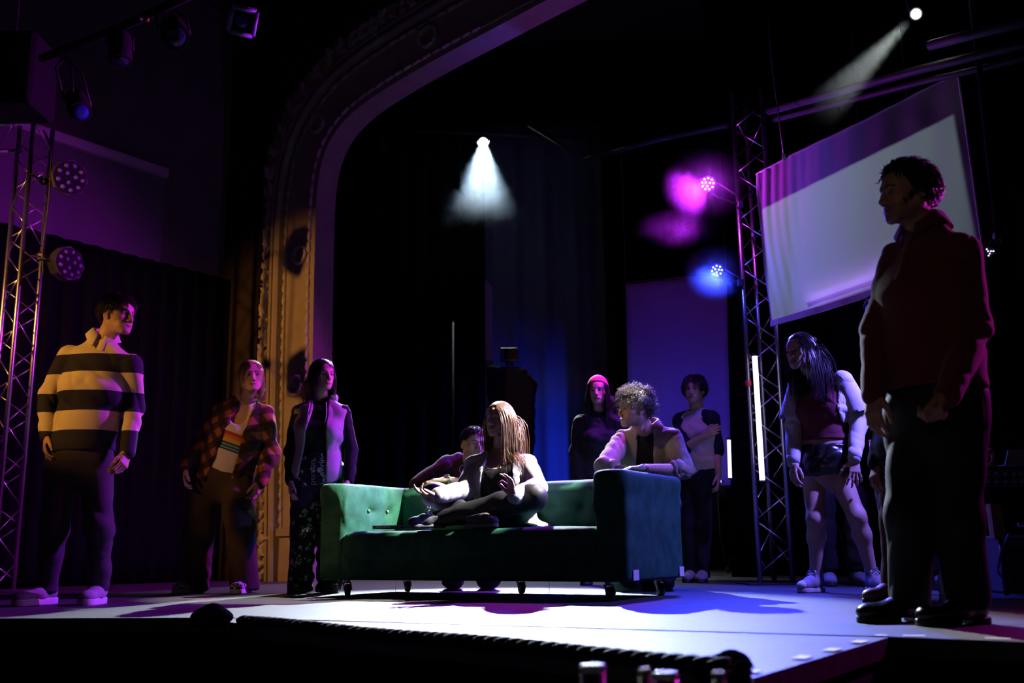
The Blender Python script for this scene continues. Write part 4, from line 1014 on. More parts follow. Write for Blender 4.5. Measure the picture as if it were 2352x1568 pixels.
# ================================================================== KEYBOARD CORNER (right edge)
KY = 5.6
kb = empty('keyboard_table', ground(2330, 1370), 'cluttered black keyboard stand at the right edge of the stage', 'stand')
def U(x, y, Y=KY): return un(x, y, Y)
p0, p1 = U(2232, 1080), U(2430, 1074); k = MB(); k.box((p0 + p1) / 2 + (0, .15, 0), (p1[0] - p0[0], .38, .03), bevel=.006); k.build('table_top', BLKMETAL, kb)
for x in (2250, 2420):
    q = U(x, 1080); k = MB(); k.tube([q + (0, .15, 0), (q[0], q[1] + .15, 0.0)], .016, 8); k.build('leg', BLKMETAL, kb)
k = MB(); q0, q1 = U(2338, 1204), U(2430, 1204); k.tube([q0, q1], .012, 8); k.build('cross_bar', ALU, kb)
mx_ = empty('audio_mixer', U(2300, 1100, KY - .02), 'small mixing desk with knobs hanging below the laptop', 'mixer')
c = U(2330, 1098, KY - .02); k = MB(); k.box(c, (.40, .10, .085), bevel=.006); k.build('mixer_body', mat('blue_grey', (.10, .10, .16), rough=.5), mx_)
for i in range(8):
    for j in range(2):
        k = MB(); q = c + np.array((-.17 + i * .045 + rng.uniform(-.006, .006), -.052, -.02 + j * .038)); k.lathe(q, (0, -1, 0), [(.011, 0), (.009, .018)], 8); k.build('knob', mat('knob_plastic', (.45, .45, .55), rough=.4), mx_)
lp = empty('laptop', U(2330, 1068), 'open laptop with its blue-lit back at the right edge', 'laptop')
a_ = [U(2309, 1068), U(2420, 1066), U(2420, 1030), U(2316, 1033)]; k = MB(); k.prism(a_, (0, .012, 0)); k.build('lid', mat('laptop_shell', (.35, .36, .42), rough=.45), lp)
k = MB(); q = (a_[0] + a_[1]) / 2; k.box(q + (0, .14, -.004), (a_[1][0] - a_[0][0], .24, .016)); k.build('laptop_base', mat('laptop_shell', (.35, .36, .42)), lp)
gt = empty('plywood_case', ground(2300, 1330), 'tan plywood case front below the keyboard', 'case')
a_ = [U(2274, 1156, KY + .2), U(2300, 1156, KY + .2), U(2312, 1242, KY + .2), U(2285, 1236, KY + .2)]; k = MB(); k.prism(a_, (0, .06, 0)); k.build('front_board', mat('plywood', (.55, .32, .14), rough=.45, var=.3, vscale=14), gt)
q = (a_[2] + a_[3]) / 2; k = MB(); k.tube([q, (q[0], q[1], 0)], .015, 8); k.build('prop_leg', BLKMETAL, gt)
am = empty('amplifier', ground(2385, 1352), 'blue-lit amplifier box standing on the floor at the right edge', 'amplifier')
q0 = U(2336, 1228, KY + .1); c = np.array((q0[0] + .26, KY + .56, (q0[2]) / 2)); k = MB(); k.box(c, (.44, .36, q0[2]), bevel=.012); k.build('amp_cabinet', mat('amp_vinyl', (.16, .16, .2), rough=.6), am)
k = MB(); k.box(c + (0, -.183, -.02), (.38, .008, q0[2] * .7)); k.build('amp_grille', mat('grille_cloth2', (.05, .05, .06), rough=.9, bump=.4, bscale=300), am)
cable('floor_cable', [U(2318, 1225), U(2300, 1260), U(2292, 1300), ground(2294, 1345), ground(2310, 1358), ground(2352, 1362), ground(2400, 1360)], .007, mat('blue_cable', (.12, .1, .3), rough=.5), 'cable trailing from the keyboard stand to the floor')
# water bottle behind the standing man's shoes
bt = empty('water_bottle', ground(2176, 1388), 'small clear water bottle on the floor behind black shoes', 'bottle')
p = ground(2176, 1390); k = MB(); k.lathe(p, (0, 0, 1), [(.03, 0), (.033, .01), (.033, .05), (.030, .055), (.033, .06), (.033, .12), (.02, .155), (.013, .165), (.013, .18)], 16); k.build('bottle_shell', mat('clear_plastic', (.25, .27, .45), rough=.08, spec=.8), bt)
k = MB(); k.lathe(p + (0, 0, .178), (0, 0, 1), [(.015, 0), (.015, .02)], 14); k.build('cap', WHITETAPE, bt)
# microphone stand
ms = empty('microphone_stand', ground(2050, 1352), 'slanting chrome microphone stand beside the crop-top woman', 'stand')
k = MB(); k.tube([U(2049, 1330, 6.85), U(2030, 1240, 6.85), U(2012, 1130, 6.9), U(1998, 1010, 6.95)], .011, 8); k.build('pole', mat('chrome', (.7, .7, .72), rough=.2, metal=1.0), ms)
pf = U(2049, 1330, 6.85); pf[2] = 0
for a in (0.3, 2.4, 4.5):
    k = MB(); k.tube([pf + (0, 0, .09), pf + np.array((.2 * math.cos(a), .2 * math.sin(a), .008))], .008, 6); k.build('foot', BLKMETAL, ms)
# ================================================================== PEOPLE: builders
def frame_of(fwd, up=(0, 0, 1), roll=0.0):
    """columns: local x (person's right), y (forward), z (up)"""
    y = unit(fwd); z = np.asarray(up, float); z = unit(z - y * (z @ y)); x = np.cross(y, z)
    if roll:
        c, s = math.cos(roll), math.sin(roll); x, z = c * x + s * z, c * z - s * x
    return np.stack([x, y, z], 1)

CRAN_C, CRAN_R = np.array((0, -0.014, 0.032)), np.array((0.0755, 0.096, 0.086))

class Head:
    def __init__(s, center, fwd, scale=1.0, roll=0.0, up=(0, 0, 1)):
        s.c = np.asarray(center, float); s.R = frame_of(fwd, up, roll); s.s = scale
    def w(s, p): return s.c + (np.atleast_2d(p) * s.s) @ s.R.T
    def l(s, p): return ((np.atleast_2d(np.asarray(p, float)) - s.c) @ s.R) / s.s

def arc_dist(v, pts):
    d = np.full(len(v), 9.0)
    for a, b in zip(pts[:-1], pts[1:]):
        a, b = np.array(a), np.array(b); t = np.clip((v - a) @ (b - a) / ((b - a) @ (b - a)), 0, 1)
        d = np.minimum(d, np.linalg.norm(v - a - t[:, None] * (b - a), axis=1))
    return d

def make_head(H, skin, neck_to, h=0.0027, fem=False, lip=(0.45, 0.16, 0.14), brow=(0.02, 0.015, 0.012), eye=(0.05, 0.03, 0.02), gaze=(0, 1, 0),
              neck_r=0.056, mouth_open=0.0, stubble=None, nose=1.0, jaw=1.0, closed=False, smile=0.0, ears=True):
    """one continuous head and neck with eyes; returns verts, faces, colours (world space)"""
    nb = H.l(neck_to)[0]
    lo = np.array((-0.11, -0.135, min(-0.15, nb[2] - 0.05))); hi = np.array((0.11, 0.145, 0.14))
    lo = np.minimum(lo, nb - 0.075); hi = np.maximum(hi, nb + 0.075)
    s = SDF(lo, hi, h); jw = jaw * (0.90 if fem else 1.0)
    s.ell(CRAN_C, CRAN_R, k=0.03)
    s.ell((0, 0.050, 0.026), (0.056, 0.042, 0.055), k=0.03)
    s.ell((0, 0.026, -0.040), (0.056 * jw, 0.062, 0.072), k=0.03)
    for sx in (-1, 1):
        s.cone((0.054 * sx * jw, -0.006, -0.055), (0.022 * sx * jw, 0.066, -0.098), 0.017, 0.016, 0.03)
        s.ell((0.043 * sx, 0.050, -0.026), (0.022, 0.024, 0.017), k=0.025)
        s.ell((0.030 * sx, 0.062, -0.060), (0.02, 0.018, 0.025), k=0.02)
    s.ell((0, 0.074, -0.098), (0.021, 0.018, 0.017), k=0.02)
    # brow ridge
    br = 0.007 if fem else 0.011
    s.chain([(-0.046, 0.062, 0.016), (-0.022, 0.082, 0.021), (0, 0.083, 0.016), (0.022, 0.082, 0.021), (0.046, 0.062, 0.016)], [br * .7, br, br * .9, br, br * .7], 0.014)
    # sockets
    for sx in (-1, 1):
        s.ell((0.031 * sx, 0.098, -0.001), (0.019, 0.020, 0.013), k=0.014, mode='s')
    # nose
    n = nose
    s.chain([(0, 0.084, 0.010), (0, 0.098 + .004 * (n - 1), -0.012), (0, 0.1085 + .012 * (n - 1), -0.036)], [0.0065, 0.008, 0.0105], 0.012)
    for sx in (-1, 1):
        s.ell((0.0125 * sx, 0.097, -0.0405), (0.0085, 0.011, 0.0085), k=0.008)
        s.ell((0.0065 * sx, 0.1045, -0.050), (0.0035, 0.005, 0.004), k=0.002, mode='s')
    # lids and eye opening
    for sx in (-1, 1):
        c = np.array((0.031 * sx, 0.070, -0.001)); s.ell(c, (0.0165, 0.0150, 0.0150), k=0.006)
        if not closed: s.ell(c + (0.0, 0.016, -0.0004), (0.0132, 0.013, 0.0050), k=0.0015, mode='s')
    # mouth
    mz = -0.0705; sm = smile * 0.006
    s.ell((0, 0.078, mz), (0.034, 0.015, 0.018), k=0.014)
    s.chain([(-0.025, 0.0835, mz + 0.001 + sm), (-0.010, 0.0925, mz + 0.0055), (0, 0.0935, mz + 0.0045), (0.010, 0.0925, mz + 0.0055), (0.025, 0.0835, mz + 0.001 + sm)], [0.003, 0.0044, 0.0042, 0.0044, 0.003], 0.004)
    s.chain([(-0.022, 0.084, mz - 0.003 + sm * .6), (0, 0.0920, mz - 0.0065 - mouth_open), (0.022, 0.084, mz - 0.003 + sm * .6)], [0.003, 0.0056, 0.003], 0.004)
    s.chain([(-0.026, 0.0875, mz + sm), (-0.012, 0.0965, mz - 0.0004), (0, 0.0990, mz - 0.0008 - mouth_open * .5), (0.012, 0.0965, mz - 0.0004), (0.026, 0.0875, mz + sm)], [0.0012, 0.0017, 0.0018 + mouth_open * .5, 0.0017, 0.0012], 0.0015, 's')
    # ears
    if ears:
        for sx in (-1, 1):
            Re = np.array(Matrix.Rotation(0.35 * sx, 3, 'Z') @ Matrix.Rotation(-0.2, 3, 'X'))
            s.ell((0.0775 * sx, -0.012, -0.006), (0.007, 0.018, 0.031), Re, k=0.008); s.ell((0.086 * sx, -0.008, -0.002), (0.006, 0.010, 0.019), Re, k=0.004, mode='s')
            s.ell((0.075 * sx, -0.002, -0.030), (0.007, 0.009, 0.010), k=0.006)
    # neck
    nr = neck_r / H.s
    s.ecap((0, -0.022, -0.050), nb, (1, 0, 0), (nr * .97, nr), (nr * 1.08, nr * 1.05), k=0.03)
    if not fem: s.ell((0, nb[1] * .4 + .028, -0.060 + nb[2] * .4), (0.012, 0.014, 0.02), k=0.02)
    v, f = s.mesh()
    N = len(v); col = np.tile(np.array(skin, float), (N, 1)); rg = np.random.RandomState(int(abs(H.c[0]) * 1000) % 9999)
    def blend(m, c, a): 
        m = np.clip(m, 0, 1)[:, None] * a; col[:] = col * (1 - m) + np.array(c) * m
    bl = np.array(skin) * np.array((1.05, 0.72, 0.68))
    for sx in (-1, 1): blend(1.2 - np.linalg.norm((v - (0.045 * sx, 0.062, -0.035)) / 0.03, axis=1), bl, 0.45)
    blend(1.3 - np.linalg.norm((v - (0, 0.105, -0.036)) / 0.02, axis=1), bl, 0.4)
    if stubble is not None:
        jawd = np.clip((-0.045 - v[:, 2]) / 0.02, 0, 1) * (v[:, 1] > -0.005) * np.clip((v[:, 2] + 0.125) / 0.02, 0, 1); blend(jawd, stubble, 0.45)
        blend(1.5 - np.linalg.norm((v - (0, 0.092, -0.058)) / (0.03, 0.03, 0.009), axis=1), stubble, 0.5)
    up = [(-0.024, 0.081, mz + 0.002 + sm), (-0.010, 0.096, mz + 0.005), (0, 0.097, mz + 0.004), (0.010, 0.096, mz + 0.005), (0.024, 0.081, mz + 0.002 + sm)]
    lw = [(-0.020, 0.083, mz - 0.002), (0, 0.097, mz - 0.0065 - mouth_open), (0.020, 0.083, mz - 0.002)]
    fl_ = v * (1, 0, 1); F2 = lambda a: [(p[0], 0, p[2]) for p in a]; fr_ = (v[:, 1] > 0.066)
    up = [(-0.024, 0, mz + 0.001 + sm), (-0.010, 0, mz + 0.0045), (0, 0, mz + 0.0035), (0.010, 0, mz + 0.0045), (0.024, 0, mz + 0.001 + sm)]
    lw = [(-0.019, 0, mz - 0.003), (0, 0, mz - 0.0065 - mouth_open), (0.019, 0, mz - 0.003)]
    blend((0.0052 - np.minimum(arc_dist(fl_, up), arc_dist(fl_, lw))) / 0.002 * fr_, lip, 0.85)
    blend((0.0024 - arc_dist(fl_, [(-0.025, 0, mz + sm), (0, 0, mz - .001 - mouth_open * .5), (0.025, 0, mz + sm)])) / 0.0016 * fr_, (0.04, 0.012, 0.012), 0.9)
    for sx in (-1, 1):
        bw = [(0.013 * sx, 0, 0.0165), (0.030 * sx, 0, 0.0230), (0.048 * sx, 0, 0.0165)]
        blend(((0.0036 if fem else 0.0050) - arc_dist(fl_, bw)) / 0.002 * (v[:, 1] > 0.05), brow, 0.92)
        c = np.array((0.031 * sx, 0.070, -0.001)); lid = np.abs(np.linalg.norm(v - c, axis=1) - .0150)
        ln = (0.0030 - np.abs(np.linalg.norm((v - (c + (0, 0.014, -0.0004))) / (0.0142, 1, 0.0060), axis=1) - 1.0) * .006) / .002
        if not closed: blend(ln * (v[:, 1] > 0.076) * (np.abs(v[:, 0] - c[0]) < .017) * (np.abs(v[:, 2]) < .009), (0.03, 0.02, 0.02), 0.6)
        else: blend((0.003 - np.abs(v[:, 2] + 0.005)) / .002 * (v[:, 1] > .074) * (np.abs(v[:, 0] - c[0]) < .014), (0.03, 0.02, 0.02), 0.8)
    col *= 1 + 0.05 * rg.normal(size=(N, 1))
    V, Fs, Cs = [H.w(v)], [f], [col]; off = N
    if not closed:
        g = unit(gaze)
        for sx in (-1, 1):
            c = np.array((0.031 * sx, 0.070, -0.001)); n_, m_ = 20, 14; r = 0.0132
            x_, y_ = perp(g); E = []; EC = []
            for i in range(m_ + 1):
                t = math.pi * i / m_
                for k_ in range(n_):
                    a = 2 * math.pi * k_ / n_; E.append(c + r * (math.cos(t) * g + math.sin(t) * (math.cos(a) * x_ + math.sin(a) * y_)))
                    EC.append((0.01, 0.01, 0.01) if t < 0.24 else (eye if t < 0.52 else (0.62, 0.58, 0.55)))
            q = [(i * n_ + k_, i * n_ + (k_ + 1) % n_, (i + 1) * n_ + (k_ + 1) % n_, (i + 1) * n_ + k_) for i in range(m_) for k_ in range(n_)]
            V.append(H.w(np.array(E))); Fs.append(np.array(q) + off); Cs.append(np.array(EC)); off += len(E)
    return np.concatenate(V), np.concatenate(Fs), np.concatenate(Cs)

def make_hand(wrist, direc, palm_n, thumb, skin, scale=1.0, curl=(22, 28, 20), spread=5, thumb_out=38, thumb_curl=18, curls=None, h=0.0034, nails=True, forearm=None):
    """palm_n: direction the palm faces; thumb=+1/-1 chooses the side of the thumb"""
    x = unit(direc); z = -unit(np.asarray(palm_n, float) - x * (np.asarray(palm_n, float) @ x)); y = np.cross(z, x) * thumb
    R = np.stack([x, y, z], 1)
    s = SDF((-0.075, -0.085, -0.115), (0.215, 0.105, 0.06), h / scale)
    s.ecap((-0.03, 0, 0), (0.01, 0, 0), (0, 1, 0), (0.027, 0.020), (0.028, 0.018), 0.02)
    s.ecap((0.005, 0.0, 0.0), (0.078, 0.002, 0.0), (0, 1, 0), (0.030, 0.0155), (0.039, 0.0125), 0.015)
    s.ell((0.032, 0.022, -0.010), (0.030, 0.016, 0.014), k=0.015); s.ell((0.035, -0.024, -0.008), (0.034, 0.013, 0.012), k=0.015)
    base = [(0.086, 0.0285), (0.091, 0.0095), (0.088, -0.0095), (0.079, -0.0275)]; Ls = [(0.041, 0.024, 0.020), (0.045, 0.028, 0.021), (0.042, 0.026, 0.020), (0.032, 0.020, 0.018)]
    tips = []
    for i, ((bx, by), L) in enumerate(zip(base, Ls)):
        cu = curls[i] if curls else curl
        az = math.radians(spread * (1.2 - i * 0.85)); p = np.array((bx - .010, by, 0.0)); a = 0.0; pts = [p]; 
        for j in range(3):
            a += math.radians(cu[j] * (1 + 0.08 * i)); d = np.array((math.cos(a) * math.cos(az), math.cos(a) * math.sin(az), -math.sin(a))); p = p + d * (L[j] + (.010 if j == 0 else 0)); pts.append(p)
        s.chain(pts, [0.0098, 0.0088, 0.0080, 0.0064], 0.0045); s.ell(pts[1], (0.0094,) * 3, k=0.004); tips.append((pts[-1], d))
    p = np.array((0.018, 0.024, -0.006)); a = math.radians(thumb_out); pts = [p]; dn = -0.35
    d = unit((math.cos(a), math.sin(a), dn)); p = p + d * 0.046; pts.append(p)
    a -= math.radians(thumb_curl); d = unit((math.cos(a), math.sin(a), dn * 1.1)); p = p + d * 0.034; pts.append(p)
    a -= math.radians(thumb_curl * .8); d = unit((math.cos(a), math.sin(a), dn * 1.1)); p = p + d * 0.026; pts.append(p)
    s.chain(pts, [0.0145, 0.0115, 0.0105, 0.0080], 0.007); tips.append((pts[-1], d))
    v, f = s.mesh(); col = np.tile(np.array(skin, float), (len(v), 1))
    kn = np.array(skin) * np.array((1.0, .78, .74))
    for (tp, d) in tips:
        m = np.clip(1.4 - np.linalg.norm(v - tp, axis=1) / 0.012, 0, 1)[:, None] * .5; col = col * (1 - m) + kn * m
    for (bx, by) in base:
        m = np.clip(1.2 - np.linalg.norm(v - (bx, by, .01), axis=1) / 0.012, 0, 1)[:, None] * .4; col = col * (1 - m) + kn * m
    if thumb < 0: f = f[:, ::-1]
    return np.asarray(wrist) + (v * scale) @ R.T, f, col

# ------------------------------------------------------------------ hair: a fitted cap plus many modelled locks
def scalp_ok(p, front=0.062, side=-0.005, nape=-0.062, temple=0.035):
    """p: points on the cranium (head space)"""
    y, z, x = p[:, 1], p[:, 2], np.abs(p[:, 0])
    hl = np.where(y > 0.045, front - 0.25 * np.maximum(x - 0.03, 0), np.where(y > 0.01, temple * (y - 0.01) / 0.035 * 1.0 + side * (0.045 - y) / 0.035, np.where(y > -0.03, side + .012, nape + (side - nape) * np.clip((y + 0.085) / 0.055, 0, 1))))
    return z > hl

def tubes(P, r, n=3, flat=0.7, tip=0.15):
    """P: (locks, steps, 3) -> one mesh of tapering tubes"""
    L, S, _ = P.shape
    T = np.gradient(P, axis=1); T /= np.linalg.norm(T, axis=2, keepdims=True) + 1e-9
    ref = np.array((0.31, 0.17, 0.93)); X = np.cross(T, ref); X /= np.linalg.norm(X, axis=2, keepdims=True) + 1e-9; Y = np.cross(T, X)
    t = np.linspace(0, 1, S); w = (np.minimum(1, 0.55 + t * 3) * (1 - (1 - tip) * t ** 2.2))[None, :, None] * np.asarray(r)[:, None, None]
    V = []
    for k in range(n):
        a = 2 * math.pi * k / n; V.append(P + w * (math.cos(a) * X + flat * math.sin(a) * Y))
    V = np.stack(V, 2).reshape(-1, 3)
    base = (np.arange(L)[:, None] * S + np.arange(S - 1)[None, :]).ravel() * n
    F = np.concatenate([np.stack([base + k, base + (k + 1) % n, base + n + (k + 1) % n, base + n + k], 1) for k in range(n)])
    return V, F

def make_hair(H, seed, n=700, length=(0.03, 0.05), r=(0.003, 0.0045), lift=0.35, flow=None, grav=0.0, curl=0.0, curlf=60.0, steps=8, cap=0.006, region=None, colliders=(), face=True, jitter=0.25, part=None, wave=0.0, spread=0.0, capfront=None, out=0.004, stiff=0.75):
    rg = np.random.RandomState(seed); region = region or {}
    # roots
    d = rg.normal(size=(n * 6, 3)); d /= np.linalg.norm(d, axis=1, keepdims=True); p = CRAN_C + d * CRAN_R * 1.01
    p = p[scalp_ok(p, **region)][:n]; d = (p - CRAN_C) / CRAN_R ** 2; nn = d / np.linalg.norm(d, axis=1, keepdims=True)
    fl = flow(p) if flow is not None else np.tile((0, -0.6, -0.6), (len(p), 1)); fl = np.asarray(fl, float)
    fl = fl + rg.normal(0, jitter, fl.shape); tg = fl - nn * np.sum(fl * nn, 1, keepdims=True); tg /= np.linalg.norm(tg, axis=1, keepdims=True) + 1e-9
    di = nn * lift + tg; di /= np.linalg.norm(di, axis=1, keepdims=True)
    Lg = rg.uniform(*length, len(p)); st = (Lg / (steps - 1))[:, None]; pos = p.copy(); P = [pos.copy()]
    ph = rg.uniform(0, 6.28, len(p)); ax1, ax2 = rg.normal(size=(len(p), 3)), rg.normal(size=(len(p), 3))
    gl = H.R.T @ np.array((0, 0, -1.0))
    for k in range(1, steps):
        di = di * stiff + tg * (1 - stiff) * 0.6 + gl * grav * 0.5; di += rg.normal(0, 0.03 + spread, di.shape); di /= np.linalg.norm(di, axis=1, keepdims=True) + 1e-9
        if grav > 0.3: tg = tg * 0.5 + gl * 0.5
        pos = pos + di * st
        fc = [(np.array((0, 0.045, -0.035)), np.array((0.064, 0.085, 0.105)))] if (face and grav > .3) else []
        for (c, rr) in [(CRAN_C, CRAN_R + cap + out)] + fc + list(colliders):
            q = (pos - c) / rr; kk = np.linalg.norm(q, axis=1); ins = kk < 1
            pos[ins] = c + (pos[ins] - c) / kk[ins][:, None]
        P.append(pos.copy())
    P = np.stack(P, 1)
    if curl > 0:
        s_ = np.linspace(0, 1, steps)[None, :] * Lg[:, None]; a = s_ * curlf * 6.28 + ph[:, None]; am = curl * np.minimum(1, np.linspace(0, 3, steps))[None, :]
        ax1 /= np.linalg.norm(ax1, axis=1, keepdims=True); ax2 = np.cross(ax1, ax2); ax2 /= np.linalg.norm(ax2, axis=1, keepdims=True)
        P = P + (am * np.cos(a))[:, :, None] * ax1[:, None, :] + (am * np.sin(a))[:, :, None] * ax2[:, None, :]
        # strands never sink into the skull
        q = (P - CRAN_C) / (CRAN_R + .003); kk = np.linalg.norm(q, axis=2); ins = kk < 1; P[ins] = CRAN_C + (P[ins] - CRAN_C) / kk[ins][:, None]
    if wave > 0:
        s_ = np.linspace(0, 1, steps)[None, :]; P = P + (wave * s_ * np.sin(s_ * 9 + ph[:, None] * .6))[:, :, None] * (ax1 / np.linalg.norm(ax1, axis=1, keepdims=True))[:, None, :]
    V, F = tubes(P, rg.uniform(*r, len(p)))
    # cap
    nu, nv = 64, 40; cv = []; 
    for i in range(nv + 1):
        t = math.pi * i / nv
        for k in range(nu):
            a = 2 * math.pi * k / nu; cv.append((math.sin(t) * math.cos(a), math.sin(t) * math.sin(a), math.cos(t)))
    cv = np.array(cv); sk = CRAN_C + cv * CRAN_R; ok = scalp_ok(sk, **region)
    pts = CRAN_C + cv * (CRAN_R + cap * (0.75 + 0.5 * rg.uniform(size=(len(cv), 1))))
    q = np.array([(i * nu + k, (i + 1) * nu + k, (i + 1) * nu + (k + 1) % nu, i * nu + (k + 1) % nu) for i in range(nv) for k in range(nu)])
    q = q[ok[q].all(1)]
    return H.w(np.concatenate([V, pts])), np.concatenate([F, q + len(V)])

def hair_mass(P, H, m, segs, seed=0, name='hair_volume', h=.006, amp=.003):
    """the body of long hair under the loose locks; segs in head space: (a, b, side, (r, r), (r, r))"""
    A = np.array([q for sg in segs for q in sg[:2]]); S = SDF(A.min(0) - .13, A.max(0) + .13, h)
    for (a, b, sd, r0, r1) in segs: S.ecap(a, b, sd, r0, r1, .03)
    v, f = S.mesh(); N = vnormals(v, f); rg = np.random.RandomState(seed)
    ang = np.arctan2(v[:, 0], v[:, 1] + .02); g = np.sin(ang * 46 + 2.2 * np.sin(v[:, 2] * 14 + rg.uniform(0, 6))) + .6 * np.sin(ang * 83 + 3 * np.sin(v[:, 2] * 9))
    v = v + N * (amp * .25 * g)[:, None]
    return link(name, mesh_np(name, H.w(v), f), m, P.root)

def hair_mat(name, color, rough=0.38):
    return mat(name, color, rough=rough, var=0.5, vscale=30, spec=0.6, sheen=0.0)

SKINMAT = mat('skin', (0.6, 0.4, 0.3), rough=0.52, attr='col', bump=0.03, bscale=220)

class Person:
    """joints: world points. sides a = person's right, b = person's left"""
    def __init__(s, name, label, J, scale=1.0, build=None):
        s.J = {k: np.asarray(v, float) for k, v in J.items()}; s.s = scale
        an = [s.J[k] for k in ('an_a', 'an_b') if k in s.J]
        b = np.mean(an, axis=0) if an else s.J['pel'] * (1, 1, 0); s.root = empty(name, (b[0], b[1], 0.0), label, 'person')
        J = s.J
        if 'pel' not in J: J['pel'] = (J['hp_a'] + J['hp_b']) / 2
        J['shm'] = (J['sh_a'] + J['sh_b']) / 2
        s.side = unit(J['sh_b'] - J['sh_a']); s.up = unit(J['shm'] - J['pel']); s.fwd = unit(np.cross(s.side, s.up))
        s.hside = unit(J['hp_b'] - J['hp_a']) if 'hp_a' in J else s.side
        s.B = dict(chest=(0.165, 0.112), waist=(0.142, 0.098), hip=(0.165, 0.112), arm=(0.047, 0.039, 0.026), leg=(0.083, 0.055, 0.037), bust=0.0, shw=0.044)
        s.B.update(build or {})
        s.parts = []; s.skin = []
    def torso(s, S, e=0.0, k=0.05, lo=0.0, hi=1.0, bustx=1.0):
        J, B, sc = s.J, s.B, s.s; p0, p1 = J['pel'], J['shm']; ax = p1 - p0
        f = lambda t: p0 + ax * t
        bend = s.fwd * 0.012
        r = lambda q: (q[0] * sc + e, q[1] * sc + e)
        S.ecap(f(-0.05), f(0.12), s.hside, r((B['hip'][0] * .92, B['hip'][1])), r(B['hip']), k)
        S.ecap(f(0.12), f(0.42), s.side, r(B['hip']), r(B['waist']), k)
        S.ecap(f(0.42), f(0.74) + bend, s.side, r(B['waist']), r(B['chest']), k)
        S.ecap(f(0.74) + bend, f(0.93), s.side, r(B['chest']), r((B['chest'][0] * .86, B['chest'][1] * .74)), k)
        S.chain([J['sh_a'], f(0.99), J['sh_b']], [B['shw'] * sc + e * .55, 0.055 * sc + e * .6, B['shw'] * sc + e * .55], k)
        for q in 'ab': S.cone(J['sh_' + q] * .55 + f(.99) * .45 + s.up * .01, J['nk'], 0.042 * sc + e * .5, 0.05 * sc + e * .4, k)
        if B['bust']:
            for q in (-1, 1): S.ell(f(0.70) + s.side * 0.075 * sc * q + s.fwd * (B['chest'][1] * sc * .72 + e), np.array((0.06, 0.06, 0.065)) * B['bust'] * sc + e * .3, k=.05)
    def arms(s, S, e=0.0, which='ab', k=0.016, to=1.0, wrist=None, upto='wr', el=None):
        J, B, sc = s.J, s.B, s.s; a = B['arm']
        for q in which:
            r2 = (wrist if wrist is not None else a[2] * sc + e); re = el if el is not None else a[1] * sc + e
            S.cone(J['sh_' + q], J['el_' + q], a[0] * sc + e, re, k)
            if upto == 'wr': S.cone(J['el_' + q], J['el_' + q] + (J['wr_' + q] - J['el_' + q]) * to, re, r2, k)
    def legs(s, S, e=0.0, which='ab', k=0.04, ankle=None, knee=None, thigh=None):
        J, B, sc = s.J, s.B, s.s; a = B['leg']
        for q in which:
            rk = knee if knee is not None else a[1] * sc + e; ra = ankle if ankle is not None else a[2] * sc + e; rt = thigh if thigh is not None else a[0] * sc + e
            S.cone(J['hp_' + q], J['kn_' + q], rt, rk, k)
            calf = J['kn_' + q] * .68 + J['an_' + q] * .32 - s.fwd * 0.012
            if ankle is None: S.chain([J['kn_' + q], calf, J['an_' + q]], [rk, a[1] * sc * .98 + e, ra], k)
            else: S.cone(J['kn_' + q], J['an_' + q], rk, ra, k)
    def bbox(s, names, pad):
        P = np.array([s.J[n] for n in names if n in s.J]); return P.min(0) - pad, P.max(0) + pad
    def garment(s, name, S, m, amp=0.006, freq=26, seed=0, focus=(), axis=(0, 0, 1), base=0.4, parent=None, post=None, floor=True):
        v, f = S.mesh()
        if len(v) == 0: print('EMPTY', name); return None
        if amp: v = folds(v, f, amp, freq, seed, axis, [s.J[q] if isinstance(q, str) else q for q in focus], base=base)
        if floor: v[:, 2] = np.maximum(v[:, 2], 0.004)
        me = mesh_np(name, v, f); o = link(name, me, m, parent or s.root)
        if post: post(me, v)
        return o
    def body(s, skin, pieces, torso_e=-0.006, arms='ab', legs='ab', h=0.016, e=-0.004):
        """pieces: extra (v, f, col) such as the head and hands; joined with the trunk and limbs in one mesh"""
        names = ['sh_a', 'sh_b', 'el_a', 'el_b', 'wr_a', 'wr_b', 'pel', 'hp_a', 'hp_b', 'kn_a', 'kn_b', 'an_a', 'an_b', 'nk']
        lo, hi = s.bbox(names, 0.2); S = SDF(lo, hi, h)
        s.torso(S, torso_e)
        aa = [q for q in arms if 'wr_' + q in s.J]
        for q in aa: s.arms(S, e, q)
        for q in legs:
            if 'kn_' + q in s.J: s.legs(S, e, q)
        v, f = S.mesh(); V, F, C = [v], [f], [np.tile(np.array(skin, float), (len(v), 1))]; off = len(v)
        for (pv, pf, pc) in pieces:
            V.append(pv); F.append(pf + off); C.append(pc); off += len(pv)
        V = np.concatenate(V); F = np.concatenate(F); me = mesh_np('body', V, F); set_col(me, 'col', np.concatenate(C))
        return link('body', me, SKINMAT, s.root)
    def limb_skin(s, skin, fn, lo, hi, h=0.005):
        S = SDF(lo, hi, h); fn(S); v, f = S.mesh(); return v, f, np.tile(np.array(skin, float), (len(v), 1))
    def hair(s, H, m, seed, **kw):
        v, f = make_hair(H, seed, **kw); return link('hair', mesh_np('hair', v, f), m, s.root)
